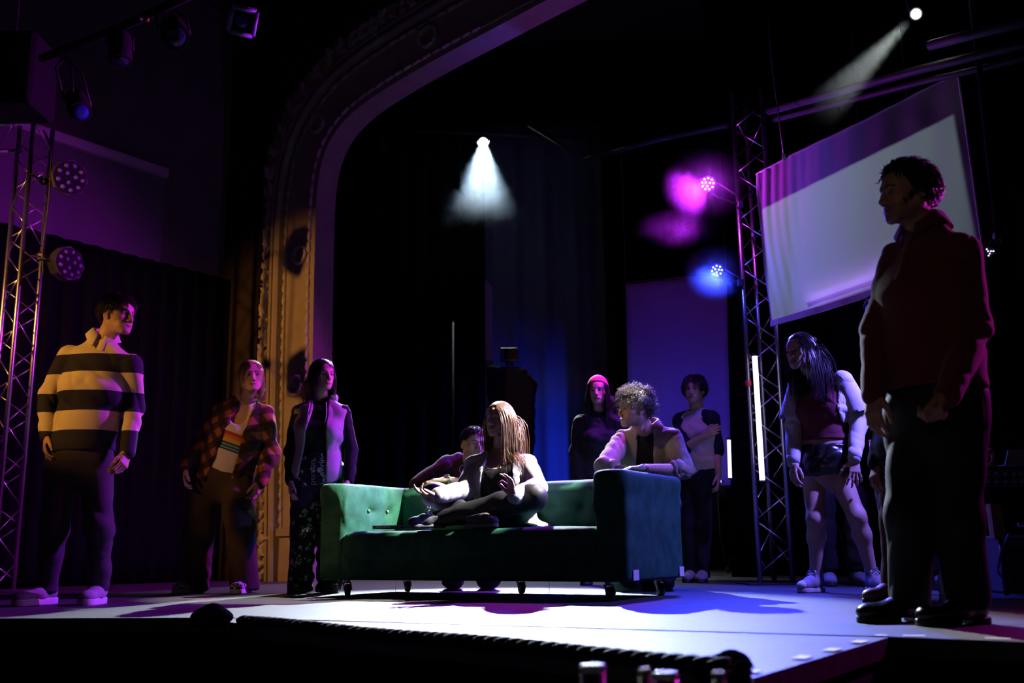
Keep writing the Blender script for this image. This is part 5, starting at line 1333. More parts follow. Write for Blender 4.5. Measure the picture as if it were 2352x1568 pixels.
    def shoe(s, ankle, toe, m, sole_m, length=0.275, width=0.098, high=0.0, lace_m=None, sole_h=0.028, cap_m=None, heel=0.0, name='shoe', z0=0.0, pitch=0.0, h=0.0055, color_post=None, wedge=0.0):
        """ankle: joint above the floor; toe: horizontal pointing direction"""
        d = np.asarray(toe, float) * (1, 1, 0); d = unit(d); sd = np.cross(d, (0, 0, 1)); A = np.asarray(ankle, float)
        R = np.stack([d, sd, (0, 0, 1)], 1); o = np.array((A[0], A[1], z0)) - d * length * 0.26
        def W(v): 
            q = v.copy()
            if pitch: q[:, 2] = q[:, 2] + np.clip(.12 - q[:, 0], 0, 1) * pitch
            return o + q @ R.T
        L, w = length, width; zs = sole_h
        S = SDF((-.03, -.08, 0), (L + .04, .08, .24), h)
        S.ecap((.045, 0, zs + .03), (.13, 0, zs + .025), (0, 1, 0), (w * .36, .045), (w * .44, .04), .03); S.ecap((.13, 0, zs + .022), (L - .052, 0.004, zs + .012), (0, 1, 0), (w * .44, .038), (w * .42, .028), .03)
        S.cone((.055, 0, zs + .04), (.062, 0, .10 + high), .036, .036 + .006 * (high > 0), .03); S.ell((L - .05, .004, zs + .012), (.046, w * .42, .03), k=.02)
        S.cut((0, 0, zs - .004), (0, 0, -1)); S.cut((.062, 0, .098 + high), (-.18, 0, 1), .004)
        v, f = S.mesh(); me = mesh_np(name, W(v), f); ob = link(name, me, m, s.root)
        if color_post: color_post(me, v)
        S = SDF((-.03, -.08, -.01), (L + .04, .08, zs + .03 + heel), h); S.ecap((.048, 0, zs * .4), (L - .055, .004, zs * .4), (0, 1, 0), (w * .40, .3), (w * .46, .3), 0, rz=.05)
        S.cut((0, 0, 0.0), (0, 0, -1)); S.cut((0, 0, zs + wedge), (0, 0, 1), .004)
        if heel: S.rbox((.115, 0, 0), (.03, .08, heel), rad=.003, mode='s')
        v, f = S.mesh(); link('sole', mesh_np('sole', W(v), f), sole_m, ob)
        if lace_m is not None:
            for i in range(5):
                x = .095 + i * .021; zt = zs + .078 - i * .0105 + high * max(0, (1 - i / 2)) * .5; k = MB()
                P = W(np.array([(x, -.030, zt - .012), (x + .004, -.012, zt + .004), (x + .004, .012, zt + .004), (x, .030, zt - .012)])); k.tube(list(P), .0036, 5); k.build('lace', lace_m, ob)
            k = MB()
            for sg in (-1, 1):
                P = W(np.array([(.100, 0, zs + .082), (.108, .022 * sg, zs + .100), (.118, .036 * sg, zs + .075), (.112, .016 * sg, zs + .075), (.104, 0, zs + .082)])); k.tube(list(P), .0032, 5)
                P = W(np.array([(.100, 0, zs + .082), (.12, .02 * sg, zs + .07), (.128, .03 * sg, zs + .045)])); k.tube(list(P), .0032, 5)
            k.build('lace_bow', lace_m, ob)
        if cap_m is not None:
            S = SDF((L - .10, -.08, 0), (L + .04, .08, .10), .004); S.ell((L - .05, .004, zs + .012), (.049, w * .45, .033), k=0); S.cut((L - .058, 0, 0), (-1, 0, 0)); S.cut((0, 0, zs - .002), (0, 0, -1)); v, f = S.mesh()
            if len(v): link('toe_cap', mesh_np('toe_cap', W(v), f), cap_m, ob)
        return ob

def ring(H_or_c, R, c, r1, r2, rt, n=36, flat=1.0, lift=None):
    """closed band (collar) as a list of points"""
    P = []
    for k in range(n + 1):
        a = 2 * math.pi * k / n; q = np.array((r1 * math.cos(a), r2 * math.sin(a), 0.0))
        if lift is not None: q[2] = lift(a)
        P.append(np.asarray(c) + R @ q)
    return P

def text_decal(txt, origin, right, up, size, target, m, parent, name='printed_lettering', off=0.003, cast=None):
    """flat lettering laid on a garment: every vertex is dropped onto the cloth"""
    cu = bpy.data.curves.new('t', 'FONT'); cu.body = txt; cu.size = size; cu.resolution_u = 2
    ob = bpy.data.objects.new('t', cu); COL.objects.link(ob); dg = bpy.context.evaluated_depsgraph_get(); me0 = bpy.data.meshes.new_from_object(ob.evaluated_get(dg))
    import bmesh
    bm = bmesh.new(); bm.from_mesh(me0); bmesh.ops.subdivide_edges(bm, edges=[e for e in bm.edges if e.calc_length() > size * .25], cuts=1); bmesh.ops.triangulate(bm, faces=bm.faces)
    me = bpy.data.meshes.new(name); bm.to_mesh(me); bm.free(); bpy.data.objects.remove(ob); bpy.data.curves.remove(cu); bpy.data.meshes.remove(me0)
    r_, u_ = unit(right), unit(up); n_ = np.cross(r_, u_) if cast is None else unit(cast) * -1
    tm = target.data; bvh = BVHTree.FromPolygons([v.co for v in tm.vertices], [tuple(p.vertices) for p in tm.polygons])
    keep = True
    for v in me.vertices:
        p = np.asarray(origin) + r_ * v.co.x + u_ * v.co.y
        hit = bvh.ray_cast(Vector(p + n_ * .35), Vector(-n_), .8)
        v.co = Vector(np.array(hit[0]) + n_ * off) if hit[0] is not None else Vector(p)
    return link(name, me, m, parent)
# ================================================================== PEOPLE: the cast
def jp(Y0, **k):
    return {n: un(q[0], q[1], Y0 + (q[2] if len(q) > 2 else 0.0)) for n, q in k.items()}
def pose_hand(P, q, skin, direc, palm, thumb, **kw):
    return make_hand(P.J['wr_' + q], direc, palm, thumb, skin, **kw)
def down(P, q): return unit(P.J['wr_' + q] - P.J['el_' + q])
def V3(*a): return np.array(a, float)
def open_front(P, S, xl0, xl1, xr0, xr1, t0=-0.2, depth=-0.02):
    """cuts the front opening of a jacket; left/right edges run linearly from hem (0) to neck (1)"""
    o, sd, up, fw = P.J['pel'], P.side, P.up, P.fwd; L = np.linalg.norm(P.J['shm'] - P.J['pel'])
    def fn(X, Y, Z):
        q = (X - o[0], Y - o[1], Z - o[2]); t = (q[0] * up[0] + q[1] * up[1] + q[2] * up[2]) / L; x = q[0] * sd[0] + q[1] * sd[1] + q[2] * sd[2] - t * L * float(up @ sd); f = q[0] * fw[0] + q[1] * fw[1] + q[2] * fw[2]
        return np.maximum(np.maximum(xl0 + (xl1 - xl0) * t - x, x - (xr0 + (xr1 - xr0) * t)), depth - f)
    S.field(fn, 's', 0.006)
def collar(P, m, r_in=0.062, r_out=0.092, hgt=0.03, drop=0.012, gap=0.35, point=0.03, c=None, name='collar', up=None, lean=0.35, fwd=None):
    up = unit(up if up is not None else P.up + np.array((0, 0, .6))); fw = unit(P.fwd - up * (P.fwd @ up)) if fwd is None else unit(np.asarray(fwd) - up * (np.asarray(fwd) @ up)); sd = np.cross(up, fw) * -1
    c = P.J['nk'] if c is None else c; V = []; F = []; n = 40
    for i in range(n + 1):
        a = gap + (2 * math.pi - 2 * gap) * i / n; d = fw * math.cos(a) + sd * math.sin(a); fr = max(0, math.cos(a)) ** 3
        base = c - up * fr * lean * .06
        V += [base + d * r_in * .97 - up * .012, base + d * r_in + up * hgt * (1 - .25 * fr), base + d * (r_in + .008) + up * (hgt + .002) * (1 - .25 * fr), base + d * (r_out + point * .3 * fr) - up * (drop + point * fr)]
    for i in range(n):
        for k in range(3): F.append((i * 4 + k, i * 4 + k + 1, (i + 1) * 4 + k + 1, (i + 1) * 4 + k))
    o = link(name, mesh_np(name, np.array(V), np.array(F)), m, P.root); o.modifiers.new('t', 'SOLIDIFY').thickness = .004
    return o
def strip(P, name, o, right, up, w, h, target, m, cast, th=.004, off=.002):
    tm = target.data; bvh = BVHTree.FromPolygons([v.co for v in tm.vertices], [tuple(p.vertices) for p in tm.polygons]); r_, u_, c_ = unit(right), unit(up), unit(cast); V = []; F = []; nx, ny = 4, max(int(h / .012), 4)
    for j in range(ny + 1):
        for i in range(nx + 1):
            p = np.asarray(o) + r_ * w * (i / nx - .5) - u_ * h * j / ny; hit = bvh.ray_cast(Vector(p - c_ * .3), Vector(c_), .7); V.append(np.array(hit[0]) - c_ * off if hit[0] is not None else p)
    for j in range(ny):
        for i in range(nx): F.append((j * (nx + 1) + i, (j + 1) * (nx + 1) + i, (j + 1) * (nx + 1) + i + 1, j * (nx + 1) + i + 1))
    ob = link(name, mesh_np(name, np.array(V), np.array(F)), m, P.root); md = ob.modifiers.new('t', 'SOLIDIFY'); md.thickness = th; md.offset = 0; return ob
def small(P, name, c, r, m):
    k = MB(); k.sphere(c, r, 10, 7); return k.build(name, m, P.root)
def sbox(P, names, pad): return P.bbox(names, pad)
TOP = ['sh_a', 'sh_b', 'el_a', 'el_b', 'wr_a', 'wr_b', 'pel', 'nk']
BOT = ['hp_a', 'hp_b', 'kn_a', 'kn_b', 'an_a', 'an_b', 'pel']
def hem_at(P, z): return np.array((P.J['pel'][0], P.J['pel'][1], z))
def top(P, name, m, e, hem, sleeve=0.012, h=0.0092, neck_r=0.066, neck_dn=0.02, upto='wr', to=0.97, wrist=None, amp=0.006, seed=1, freq=60, el=None, which='ab', cutf=None, post=None, scoop=None, parent=None, focus=('el_a', 'el_b', 'sh_a', 'sh_b'), hemn=None, base=.6, nk=True):
    lo, hi = sbox(P, TOP, .17); S = SDF(lo, hi, h * 1.15); P.torso(S, e)
    if hem is not None: S.cut(hem, -P.up if hemn is None else hemn, .006)
    if cutf: cutf(S)
    if sleeve is not None: P.arms(S, sleeve, which, .014, to, wrist, upto, el)
    if nk: S.cone(P.J['nk'] - P.up * neck_dn, P.J['nk'] + P.up * .2 + P.fwd * .05, neck_r, neck_r, .01, 's')
    if scoop is not None: S.ell(scoop[0], scoop[1], np.stack([P.side, P.fwd, P.up], 1), k=.008, mode='s')
    return P.garment(name, S, m, amp, freq, seed, focus, base=base, post=post, parent=parent)
def bottoms(P, name, m, e, waist=0.30, ankle=None, knee=None, thigh=None, h=0.009, amp=0.007, seed=2, cuts=None, freq=48, post=None, hipe=None, which='ab', trim=True):
    lo, hi = sbox(P, BOT, .17); S = SDF(lo, hi, h * 1.15); J = P.J; P.torso(S, hipe if hipe is not None else e); S.cut(J['pel'] + P.up * np.linalg.norm(J['shm'] - J['pel']) * waist, P.up, .004)
    P.legs(S, e, which, .04, ankle, knee, thigh)
    if trim:
        for q in which:
            d = unit(J['an_' + q] - J['kn_' + q])
            if d[2] < -.5: S.cut(J['an_' + q] + d * .03, (0, 0, -1), .006)
    if cuts: cuts(S)
    return P.garment(name, S, m, amp, freq, seed, ('kn_a', 'kn_b', 'an_a', 'an_b'), base=.6, post=post)

# ------------------------------------------------------------------ materials of the clothes
def stripe_mat():
    m = mat('rugby_cotton', (0.5, 0.5, 0.5), rough=0.85, bump=0.12, bscale=300); nt = m.node_tree; b = nt.nodes['Principled BSDF']
    a = nt.nodes.new('ShaderNodeAttribute'); a.attribute_name = 'band'; f_ = nt.nodes.new('ShaderNodeMath'); f_.operation = 'FLOOR'; md = nt.nodes.new('ShaderNodeMath'); md.operation = 'FLOORED_MODULO'; md.inputs[1].default_value = 2
    nt.links.new(a.outputs['Fac'], f_.inputs[0]); nt.links.new(f_.outputs[0], md.inputs[0]); mx = nt.nodes.new('ShaderNodeMix'); mx.data_type = 'RGBA'; mx.inputs[6].default_value = (0.012, 0.012, 0.03, 1); mx.inputs[7].default_value = (0.72, 0.62, 0.42, 1)
    nt.links.new(md.outputs[0], mx.inputs[0]); nt.links.new(mx.outputs[2], b.inputs['Base Color']); return m
def ramp_mat(name, attr, stops, rough=.85, bump=.1):
    m = mat(name, (0.5, 0.5, 0.5), rough=rough, bump=bump, bscale=300); nt = m.node_tree; b = nt.nodes['Principled BSDF']; a = nt.nodes.new('ShaderNodeAttribute'); a.attribute_name = attr
    r = nt.nodes.new('ShaderNodeValToRGB'); r.color_ramp.interpolation = 'CONSTANT'; e = r.color_ramp.elements
    for i, (p, c) in enumerate(stops):
        el = e[i] if i < 2 else e.new(p); el.position = p; el.color = (*c, 1)
    nt.links.new(a.outputs['Fac'], r.inputs[0]); nt.links.new(r.outputs[0], b.inputs['Base Color']); return m
def plaid_mat():
    m = mat('plaid_flannel', (0.2, 0.1, 0.05), rough=0.95, bump=.15, bscale=200); nt = m.node_tree; b = nt.nodes['Principled BSDF']; tc = nt.nodes.new('ShaderNodeTexCoord'); mp = nt.nodes.new('ShaderNodeMapping'); mp.inputs['Rotation'].default_value = (.25, .35, .5)
    nt.links.new(tc.outputs['Object'], mp.inputs[0]); sx = nt.nodes.new('ShaderNodeSeparateXYZ'); nt.links.new(mp.outputs[0], sx.inputs[0]); o = []
    for ax in (0, 2):
        w = nt.nodes.new('ShaderNodeMath'); w.operation = 'MULTIPLY'; w.inputs[1].default_value = 62; nt.links.new(sx.outputs[ax], w.inputs[0]); s_ = nt.nodes.new('ShaderNodeMath'); s_.operation = 'SINE'; nt.links.new(w.outputs[0], s_.inputs[0])
        r = nt.nodes.new('ShaderNodeMapRange'); r.inputs[1].default_value = -.25; r.inputs[2].default_value = .25; nt.links.new(s_.outputs[0], r.inputs[0]); o.append(r.outputs[0])
    ad = nt.nodes.new('ShaderNodeMath'); ad.operation = 'ADD'; nt.links.new(o[0], ad.inputs[0]); nt.links.new(o[1], ad.inputs[1]); h_ = nt.nodes.new('ShaderNodeMath'); h_.operation = 'MULTIPLY'; h_.inputs[1].default_value = .5; nt.links.new(ad.outputs[0], h_.inputs[0])
    cr = nt.nodes.new('ShaderNodeValToRGB'); e = cr.color_ramp.elements; e[0].position = 0; e[0].color = (.018, .012, .012, 1); e[1].position = 1; e[1].color = (.30, .11, .045, 1); n3 = e.new(.5); n3.color = (.06, .022, .016, 1)
    nt.links.new(h_.outputs[0], cr.inputs[0]); nt.links.new(cr.outputs[0], b.inputs['Base Color']); return m
def print_mat():
    m = mat('printed_cotton', (0.02, 0.02, 0.02), rough=0.9); nt = m.node_tree; b = nt.nodes['Principled BSDF']; tc = nt.nodes.new('ShaderNodeTexCoord')
    v = nt.nodes.new('ShaderNodeTexVoronoi'); v.inputs['Scale'].default_value = 19; n = nt.nodes.new('ShaderNodeTexNoise'); n.inputs['Scale'].default_value = 48; n.inputs['Detail'].default_value = 3
    nt.links.new(tc.outputs['Object'], v.inputs['Vector']); nt.links.new(tc.outputs['Object'], n.inputs['Vector'])
    r1 = nt.nodes.new('ShaderNodeMath'); r1.operation = 'LESS_THAN'; r1.inputs[1].default_value = .40; nt.links.new(v.outputs['Distance'], r1.inputs[0]); r2 = nt.nodes.new('ShaderNodeMath'); r2.operation = 'GREATER_THAN'; r2.inputs[1].default_value = .50; nt.links.new(n.outputs['Fac'], r2.inputs[0])
    mu = nt.nodes.new('ShaderNodeMath'); mu.operation = 'MULTIPLY'; nt.links.new(r1.outputs[0], mu.inputs[0]); nt.links.new(r2.outputs[0], mu.inputs[1]); mx = nt.nodes.new('ShaderNodeMix'); mx.data_type = 'RGBA'; mx.inputs[6].default_value = (.012, .012, .014, 1); mx.inputs[7].default_value = (.6, .48, .42, 1)
    nt.links.new(mu.outputs[0], mx.inputs[0]); nt.links.new(mx.outputs[2], b.inputs['Base Color']); return m
def checker_mat():
    m = mat('checker_canvas', (.5, .5, .5), rough=.8); nt = m.node_tree; b = nt.nodes['Principled BSDF']; tc = nt.nodes.new('ShaderNodeTexCoord'); c = nt.nodes.new('ShaderNodeTexChecker'); c.inputs['Scale'].default_value = 62; c.inputs[1].default_value = (.75, .72, .7, 1); c.inputs[2].default_value = (.02, .02, .025, 1)
    nt.links.new(tc.outputs['Object'], c.inputs[0]); nt.links.new(c.outputs[0], b.inputs['Base Color']); return m
C = lambda n, c, r=.9, **k: mat(n, c, rough=r, bump=k.pop('bump', .12), bscale=k.pop('bscale', 250), spec=k.pop('spec', .25), **k)
BLKCLOTH = C('black_cotton', (.012, .012, .014)); DARKTR = C('dark_trousers', (.055, .05, .055)); WHITERUB = mat('white_rubber', (.7, .7, .66), rough=.5); BLKRUB = mat('black_rubber', (.015, .015, .016), rough=.5)
GOLD = mat('earring_metal', (.8, .7, .5), rough=.2, metal=1.0); LACE = mat('white_lace', (.75, .74, .72), rough=.7)
rel = dict(curl=(18, 30, 22), spread=3, thumb_out=30)

# ------------------------------------------------------------------ 1 man in the striped rugby shirt
P = Person('person', 'man in a navy and pale striped rugby shirt and dark trousers, looking right', jp(5.85, nk=(236, 782, .04), sh_a=(160, 818, .02), sh_b=(300, 838, .0), el_a=(110, 908, .05), wr_a=(107, 1004, -.03), el_b=(306, 938, .05), wr_b=(292, 1040, -.05), hp_a=(143, 1066, .02), hp_b=(220, 1070, .02), kn_a=(126, 1208, -.02), an_a=(106, 1352, .04), kn_b=(228, 1208, -.04), an_b=(226, 1346, .03)), 1.0, dict(chest=(.166, .116), waist=(.146, .102), hip=(.150, .105)))
sk = (.58, .36, .27); H = Head(un(270, 724, 5.85), (.93, -.37, -.03), 1.0, roll=0.03)
pc = [make_head(H, sk, P.J['nk'] - P.up * .03, h=.0031, brow=(.03, .018, .012), eye=(.06, .04, .03), gaze=(-.1, 1, 0), jaw=.98),
      pose_hand(P, 'a', sk, unit(down(P, 'a') + V3(-.05, -.1, 0)), V3(.8, .3, 0), 1, **rel), pose_hand(P, 'b', sk, unit(down(P, 'b') + V3(-.1, -.1, 0)), V3(-.8, .2, 0), -1, curl=(35, 45, 30), spread=2, thumb_out=25)]
P.body(sk, pc)
z0 = un(200, 817, 5.85)[2]
RUG = stripe_mat()
o = top(P, 'rugby_shirt', RUG, .026, hem_at(P, un(200, 1036, 5.8)[2]), .020, h=.007, wrist=.040, amp=.0075, seed=3, freq=52, neck_r=.064, post=lambda me, v: set_float(me, 'band', np.minimum((z0 - v[:, 2]) / .1117, 4.95)), hemn=V3(.04, 0, -1), to=.99)
for q in 'ab':
    k = MB(); d = down(P, q); w = P.J['wr_' + q]; k.tube([w - d * .045, w + d * .01], [.040, .037], 16); k.build('cuff', C('navy_rib', (.012, .012, .03)), o)
nu = unit(H.c - P.J['nk'] + V3(-.02, 0, .12)); collar(P, C('pale_collar', (.74, .66, .58)), .064, .100, .030, .014, .22, .04, c=P.J['nk'] + nu * .026, fwd=V3(.25, -1, 0), up=nu)
strip(P, 'placket', P.J['nk'] + P.side * .035 - V3(0, 0, .0), P.side, V3(0, 0, 1), .032, .085, o, C('pale_collar', (.7, .6, .5)), V3(0, 1, -.1))
bottoms(P, 'trousers', DARKTR, .018, .22, ankle=.060, knee=.073, thigh=.098, seed=4, amp=.005)
SNK = mat('grey_mesh', (.32, .36, .34), rough=.8, bump=.3, bscale=160)
P.shoe(P.J['an_a'], V3(-.45, -1, 0), SNK, WHITERUB, .29, .105, .0, LACE, .034, wedge=.004); P.shoe(P.J['an_b'], V3(.05, -1, 0), SNK, WHITERUB, .29, .105, .0, mat('dark_lace', (.03, .03, .03)), .034, wedge=.004)
k = MB(); k.tube([P.J['an_b'] + V3(0, 0, -.03), P.J['an_b'] + V3(0, 0, .06)], [.043, .045], 16); k.build('sock', C('white_sock', (.7, .7, .68)), P.root)
P.hair(H, hair_mat('dark_brown_hair', (.030, .018, .012)), 11, n=1100, length=(.028, .048), r=(.0018, .003), lift=.16, steps=7, flow=lambda p: np.stack([-.35 + 0 * p[:, 0], np.where(p[:, 1] > .02, .55, -.7), np.where(p[:, 2] > .07, -.1, -.7)], 1), cap=.018, region=dict(front=.064, side=.004), jitter=.14)

# ------------------------------------------------------------------ 2 blond performer in plaid
P = Person('person', 'blond performer leaning forward in a plaid flannel shirt and rainbow-striped tank top', jp(7.2, nk=(563, 920, .05), sh_a=(512, 945, .03), sh_b=(609, 952, .03), el_a=(458, 1020, .08), wr_a=(426, 1076, -.02), el_b=(622, 1042, .10), wr_b=(598, 1108, .02), hp_a=(468, 1112, .15), hp_b=(545, 1112, .14), kn_a=(456, 1222, .06), an_a=(450, 1345, .12), kn_b=(550, 1198, -.06), an_b=(562, 1346, .05)), .97, dict(chest=(.168, .118), waist=(.16, .115), hip=(.172, .12)))
sk = (.60, .38, .29); H = Head(un(577, 866, 7.08), (.36, -.93, .08), .98, roll=-.06)
pc = [make_head(H, sk, P.J['nk'] - P.up * .03, h=.0036, fem=False, brow=(.10, .06, .03), eye=(.08, .10, .12), gaze=(-.25, 1, .1), jaw=.97, mouth_open=.002, neck_r=.055),
      pose_hand(P, 'a', sk, unit(down(P, 'a') + V3(.3, 0, -.9)), V3(.9, .2, 0), 1, scale=.95, h=.003, **rel), pose_hand(P, 'b', sk, unit(down(P, 'b')), V3(-.9, .2, 0), -1, scale=.95, h=.003, **rel)]
P.body(sk, pc)
zr = un(560, 980, 7.05)[2]
TANK = ramp_mat('rainbow_tank', 'band', [(0, (.72, .68, .62)), (.30, (.50, .05, .04)), (.38, (.70, .22, .03)), (.46, (.75, .50, .06)), (.56, (.02, .10, .14)), (.61, (.35, .45, .45)), (.64, (.02, .10, .16)), (.69, (.30, .40, .45)), (.72, (.01, .04, .12)), (.76, (.70, .66, .60))])
top(P, 'tank_top', TANK, .016, hem_at(P, un(540, 1082, 7.2)[2]), None, h=.007, amp=.004, seed=5, neck_r=.085, neck_dn=.05, scoop=(P.J['nk'] + P.fwd * .12 - P.up * .06, (.075, .11, .10)), post=lambda me, v: set_float(me, 'band', np.clip(.30 + (zr + .02 - v[:, 2] - (v[:, 0] - P.J['pel'][0]) * .36) / .30, 0, 1)))
PLAID = plaid_mat()
top(P, 'flannel_shirt', PLAID, .034, hem_at(P, un(520, 1100, 7.2)[2]), .024, h=.008, amp=.009, seed=6, freq=46, neck_r=.078, wrist=.046, cutf=lambda S: open_front(P, S, -.075, -.05, .09, .07), to=1.0)
collar(P, PLAID, .072, .105, .02, .02, .75, .03)
k = MB(); n_ = P.J['nk']; k.tube([n_ + P.side * .065 + P.up * .01, n_ + P.fwd * .10 - P.up * .07 + P.side * .03, n_ + P.fwd * .135 - P.up * .13, n_ + P.fwd * .10 - P.up * .07 - P.side * .03, n_ - P.side * .065 + P.up * .01], .0018, 5); k.build('necklace', GOLD, P.root)
bottoms(P, 'trousers', C('olive_twill', (.060, .046, .028)), .022, .24, ankle=.098, knee=.102, thigh=.125, seed=7, amp=.006, h=.0095, freq=42)
CHK = checker_mat()
P.shoe(P.J['an_a'], V3(-.55, -.9, 0), CHK, WHITERUB, .27, .098, -.02, None, .03, h=.006); P.shoe(P.J['an_b'], V3(-.1, -1, 0), CHK, WHITERUB, .27, .098, -.02, None, .03, h=.006)
P.hair(H, hair_mat('blond_hair', (.42, .29, .14)), 12, n=850, length=(.10, .17), r=(.0016, .0028), lift=.1, steps=10, grav=.7, stiff=.6, jitter=.12, flow=lambda p: np.stack([np.sign(p[:, 0] + .01) * .8, np.where(p[:, 1] > .03, .5, -.4), -.3 + 0 * p[:, 0]], 1), cap=.010, region=dict(front=.066, side=-.03))
for sx in (-1, 1): small(P, 'earring', H.w(V3(.082 * sx, -.004, -.047))[0], .007, GOLD)

# ------------------------------------------------------------------ 3 woman in the grey hooded vest
P = Person('person', 'dark-haired woman in an open grey hooded vest and printed trousers by the arch', jp(7.06, nk=(737, 908, .05), sh_a=(688, 948, .03), sh_b=(786, 948, .05), el_a=(670, 1032, .06), wr_a=(667, 1106, -.03), el_b=(806, 1032, .08), wr_b=(802, 1104, .0), hp_a=(699, 1098, .05), hp_b=(756, 1098, .06), kn_a=(696, 1220, .0), an_a=(690, 1346, .05), kn_b=(758, 1220, .0), an_b=(756, 1348, .05)), .92, dict(bust=.9, chest=(.155, .105), waist=(.125, .092), hip=(.165, .112)))
sk = (.62, .40, .31); H = Head(un(741, 862, 7.03), (.62, -.78, .0), .93)
pc = [make_head(H, sk, P.J['nk'] - P.up * .03, h=.0036, fem=True, lip=(.50, .12, .13), brow=(.03, .018, .014), gaze=(-.15, 1, 0), neck_r=.046),
      pose_hand(P, 'a', sk, down(P, 'a'), V3(.9, .2, 0), 1, scale=.88, h=.003, **rel), pose_hand(P, 'b', sk, down(P, 'b'), V3(-.9, .2, 0), -1, scale=.88, h=.003, **rel)]
P.body(sk, pc)
top(P, 'black_tee', BLKCLOTH, .012, hem_at(P, un(730, 1060, 7.06)[2]), .014, h=.008, seed=8, neck_r=.06, neck_dn=.03)
VEST = C('grey_fleece', (.40, .36, .38))
top(P, 'hooded_vest', VEST, .034, hem_at(P, un(730, 1108, 7.06)[2]), None, h=.0075, amp=.007, seed=9, freq=48, neck_r=.08, neck_dn=.05, cutf=lambda S: (open_front(P, S, -.115, -.055, .075, .055), [S.cone(P.J['sh_' + q] + (P.side if q == 'b' else -P.side) * .075, P.J['sh_' + q] + (P.side if q == 'b' else -P.side) * .05 - P.up * .14, .05, .06, .02, 's') for q in 'ab']))
S = SDF(P.J['nk'] - .22, P.J['nk'] + .22, .008); n_ = P.J['nk']
S.chain([n_ + P.fwd * .045 + P.side * .085 - P.up * .02, n_ + P.side * .09 - P.fwd * .03 - P.up * .02, n_ - P.fwd * .10 + P.up * .0, n_ - P.side * .09 - P.fwd * .03 - P.up * .02, n_ + P.fwd * .045 - P.side * .085 - P.up * .02], [.018, .026, .04, .026, .018], .03); S.ell(n_ - P.fwd * .12 - P.up * .05, (.09, .05, .08), np.stack([P.side, P.fwd, P.up], 1), k=.04)
P.garment('hood', S, VEST, .006, 60, 5)
for sx in (-1, 1):
    k = MB(); a_ = n_ + P.fwd * .125 + P.side * .055 * sx - P.up * .06; k.tube([a_, a_ + P.fwd * .02 - P.up * .08 + P.side * .01 * sx, a_ + P.fwd * .018 - P.up * .18], .004, 5); k.build('drawstring', C('pale_cord', (.7, .66, .66)), P.root)
PRT = print_mat(); tr_ = bottoms(P, 'printed_trousers', PRT, .014, .52, ankle=.085, knee=.082, thigh=.100, seed=10, amp=.009, h=.009)
INK = C('pale_ink', (.62, .5, .45), bump=0)
dn_ = V3(0, 0, 1)
text_decal('person', un(716, 1112, 6.9), dn_, V3(-1, 0, 0), .062, tr_, INK, tr_, cast=V3(.05, 1, 0)); text_decal('pering', un(738, 1090, 6.9), dn_, V3(-1, 0, 0), .062, tr_, INK, tr_, cast=V3(.05, 1, 0))
BOOT = mat('black_leather', (.012, .012, .013), rough=.3)
P.shoe(P.J['an_a'], V3(-.1, -1, 0), BOOT, BLKRUB, .26, .092, .02, None, .035, h=.006); P.shoe(P.J['an_b'], V3(.35, -1, 0), BOOT, BLKRUB, .26, .092, .02, mat('white_lace', (.7, .7, .7)), .035, h=.006)
bl_ = H.l(P.J['shm'])[0]
hair_mass(P, H, hair_mat('black_brown_hair', (.012, .007, .006), .5), [((0, -.055, .03), (0, -.11, -.16), (1, 0, 0), (.075, .05), (.085, .035))], 7)
P.hair(H, hair_mat('black_brown_hair', (.012, .007, .006), .5), 13, n=1000, length=(.20, .34), r=(.0018, .0032), lift=.1, steps=12, grav=.8, stiff=.55, wave=.014, jitter=.15, flow=lambda p: np.stack([np.sign(p[:, 0]) * .6, -.7 + 0 * p[:, 0], -.3 + 0 * p[:, 0]], 1), cap=.010, region=dict(front=.066, side=-.02), colliders=[(bl_, np.array((.22, .13, .07)) / .93)])
v_, f_ = make_hair(H, 31, n=90, length=(.06, .075), r=(.002, .003), lift=.3, steps=7, grav=.3, flow=lambda p: np.stack([p[:, 0] * 4, .9 + 0 * p[:, 0], -.3 + 0 * p[:, 0]], 1), region=dict(front=.078, side=.2, nape=.2, temple=.2), cap=.001)
link('fringe', mesh_np('fringe', v_, f_), hair_mat('black_brown_hair', (.012, .007, .006), .5), P.root)
for sx in (-1, 1): small(P, 'earring', H.w(V3(.082 * sx, -.004, -.050))[0], .008, GOLD)

# ------------------------------------------------------------------ 4 man kneeling behind the sofa
P = Person('person', 'short-haired man with a wristwatch kneeling behind the sofa, arms folded on its back', jp(7.2, nk=(1077, 1064, .14), sh_a=(1030, 1064, .06), sh_b=(1128, 1060, .16), el_a=(956, 1112, -.10), wr_a=(1020, 1120, -.12), el_b=(1118, 1116, -.06), wr_b=(1022, 1101, -.20), hp_a=(1058, 1200, .24), hp_b=(1108, 1200, .28), kn_a=(1040, 1325, .0), an_a=(1042, 1335, .42), kn_b=(1122, 1325, .02), an_b=(1118, 1335, .44)), .97)
sk = (.42, .25, .17); H = Head(un(1088, 1022, 7.1), (.42, -.9, -.02), .98, roll=.10)
pc = [make_head(H, sk, P.J['nk'] - P.up * .02, h=.0036, brow=(.012, .008, .006), stubble=(.10, .06, .045), gaze=(.1, 1, .05)),
      pose_hand(P, 'b', sk, V3(-1, -.12, -.06), V3(-.1, .15, -1), -1, scale=.95, curl=(16, 34, 26), spread=5, thumb_out=28), pose_hand(P, 'a', sk, V3(.9, -.1, 0), V3(0, 0, -1), -1, scale=.95, h=.0035, **rel)]
P.body(sk, pc, e=.0)
o = top(P, 'black_tee', C('dark_tee', (.03, .012, .02)), .018, P.J['pel'] - P.up * .02, .016, h=.008, upto='el', el=.052, seed=12, neck_r=.06)
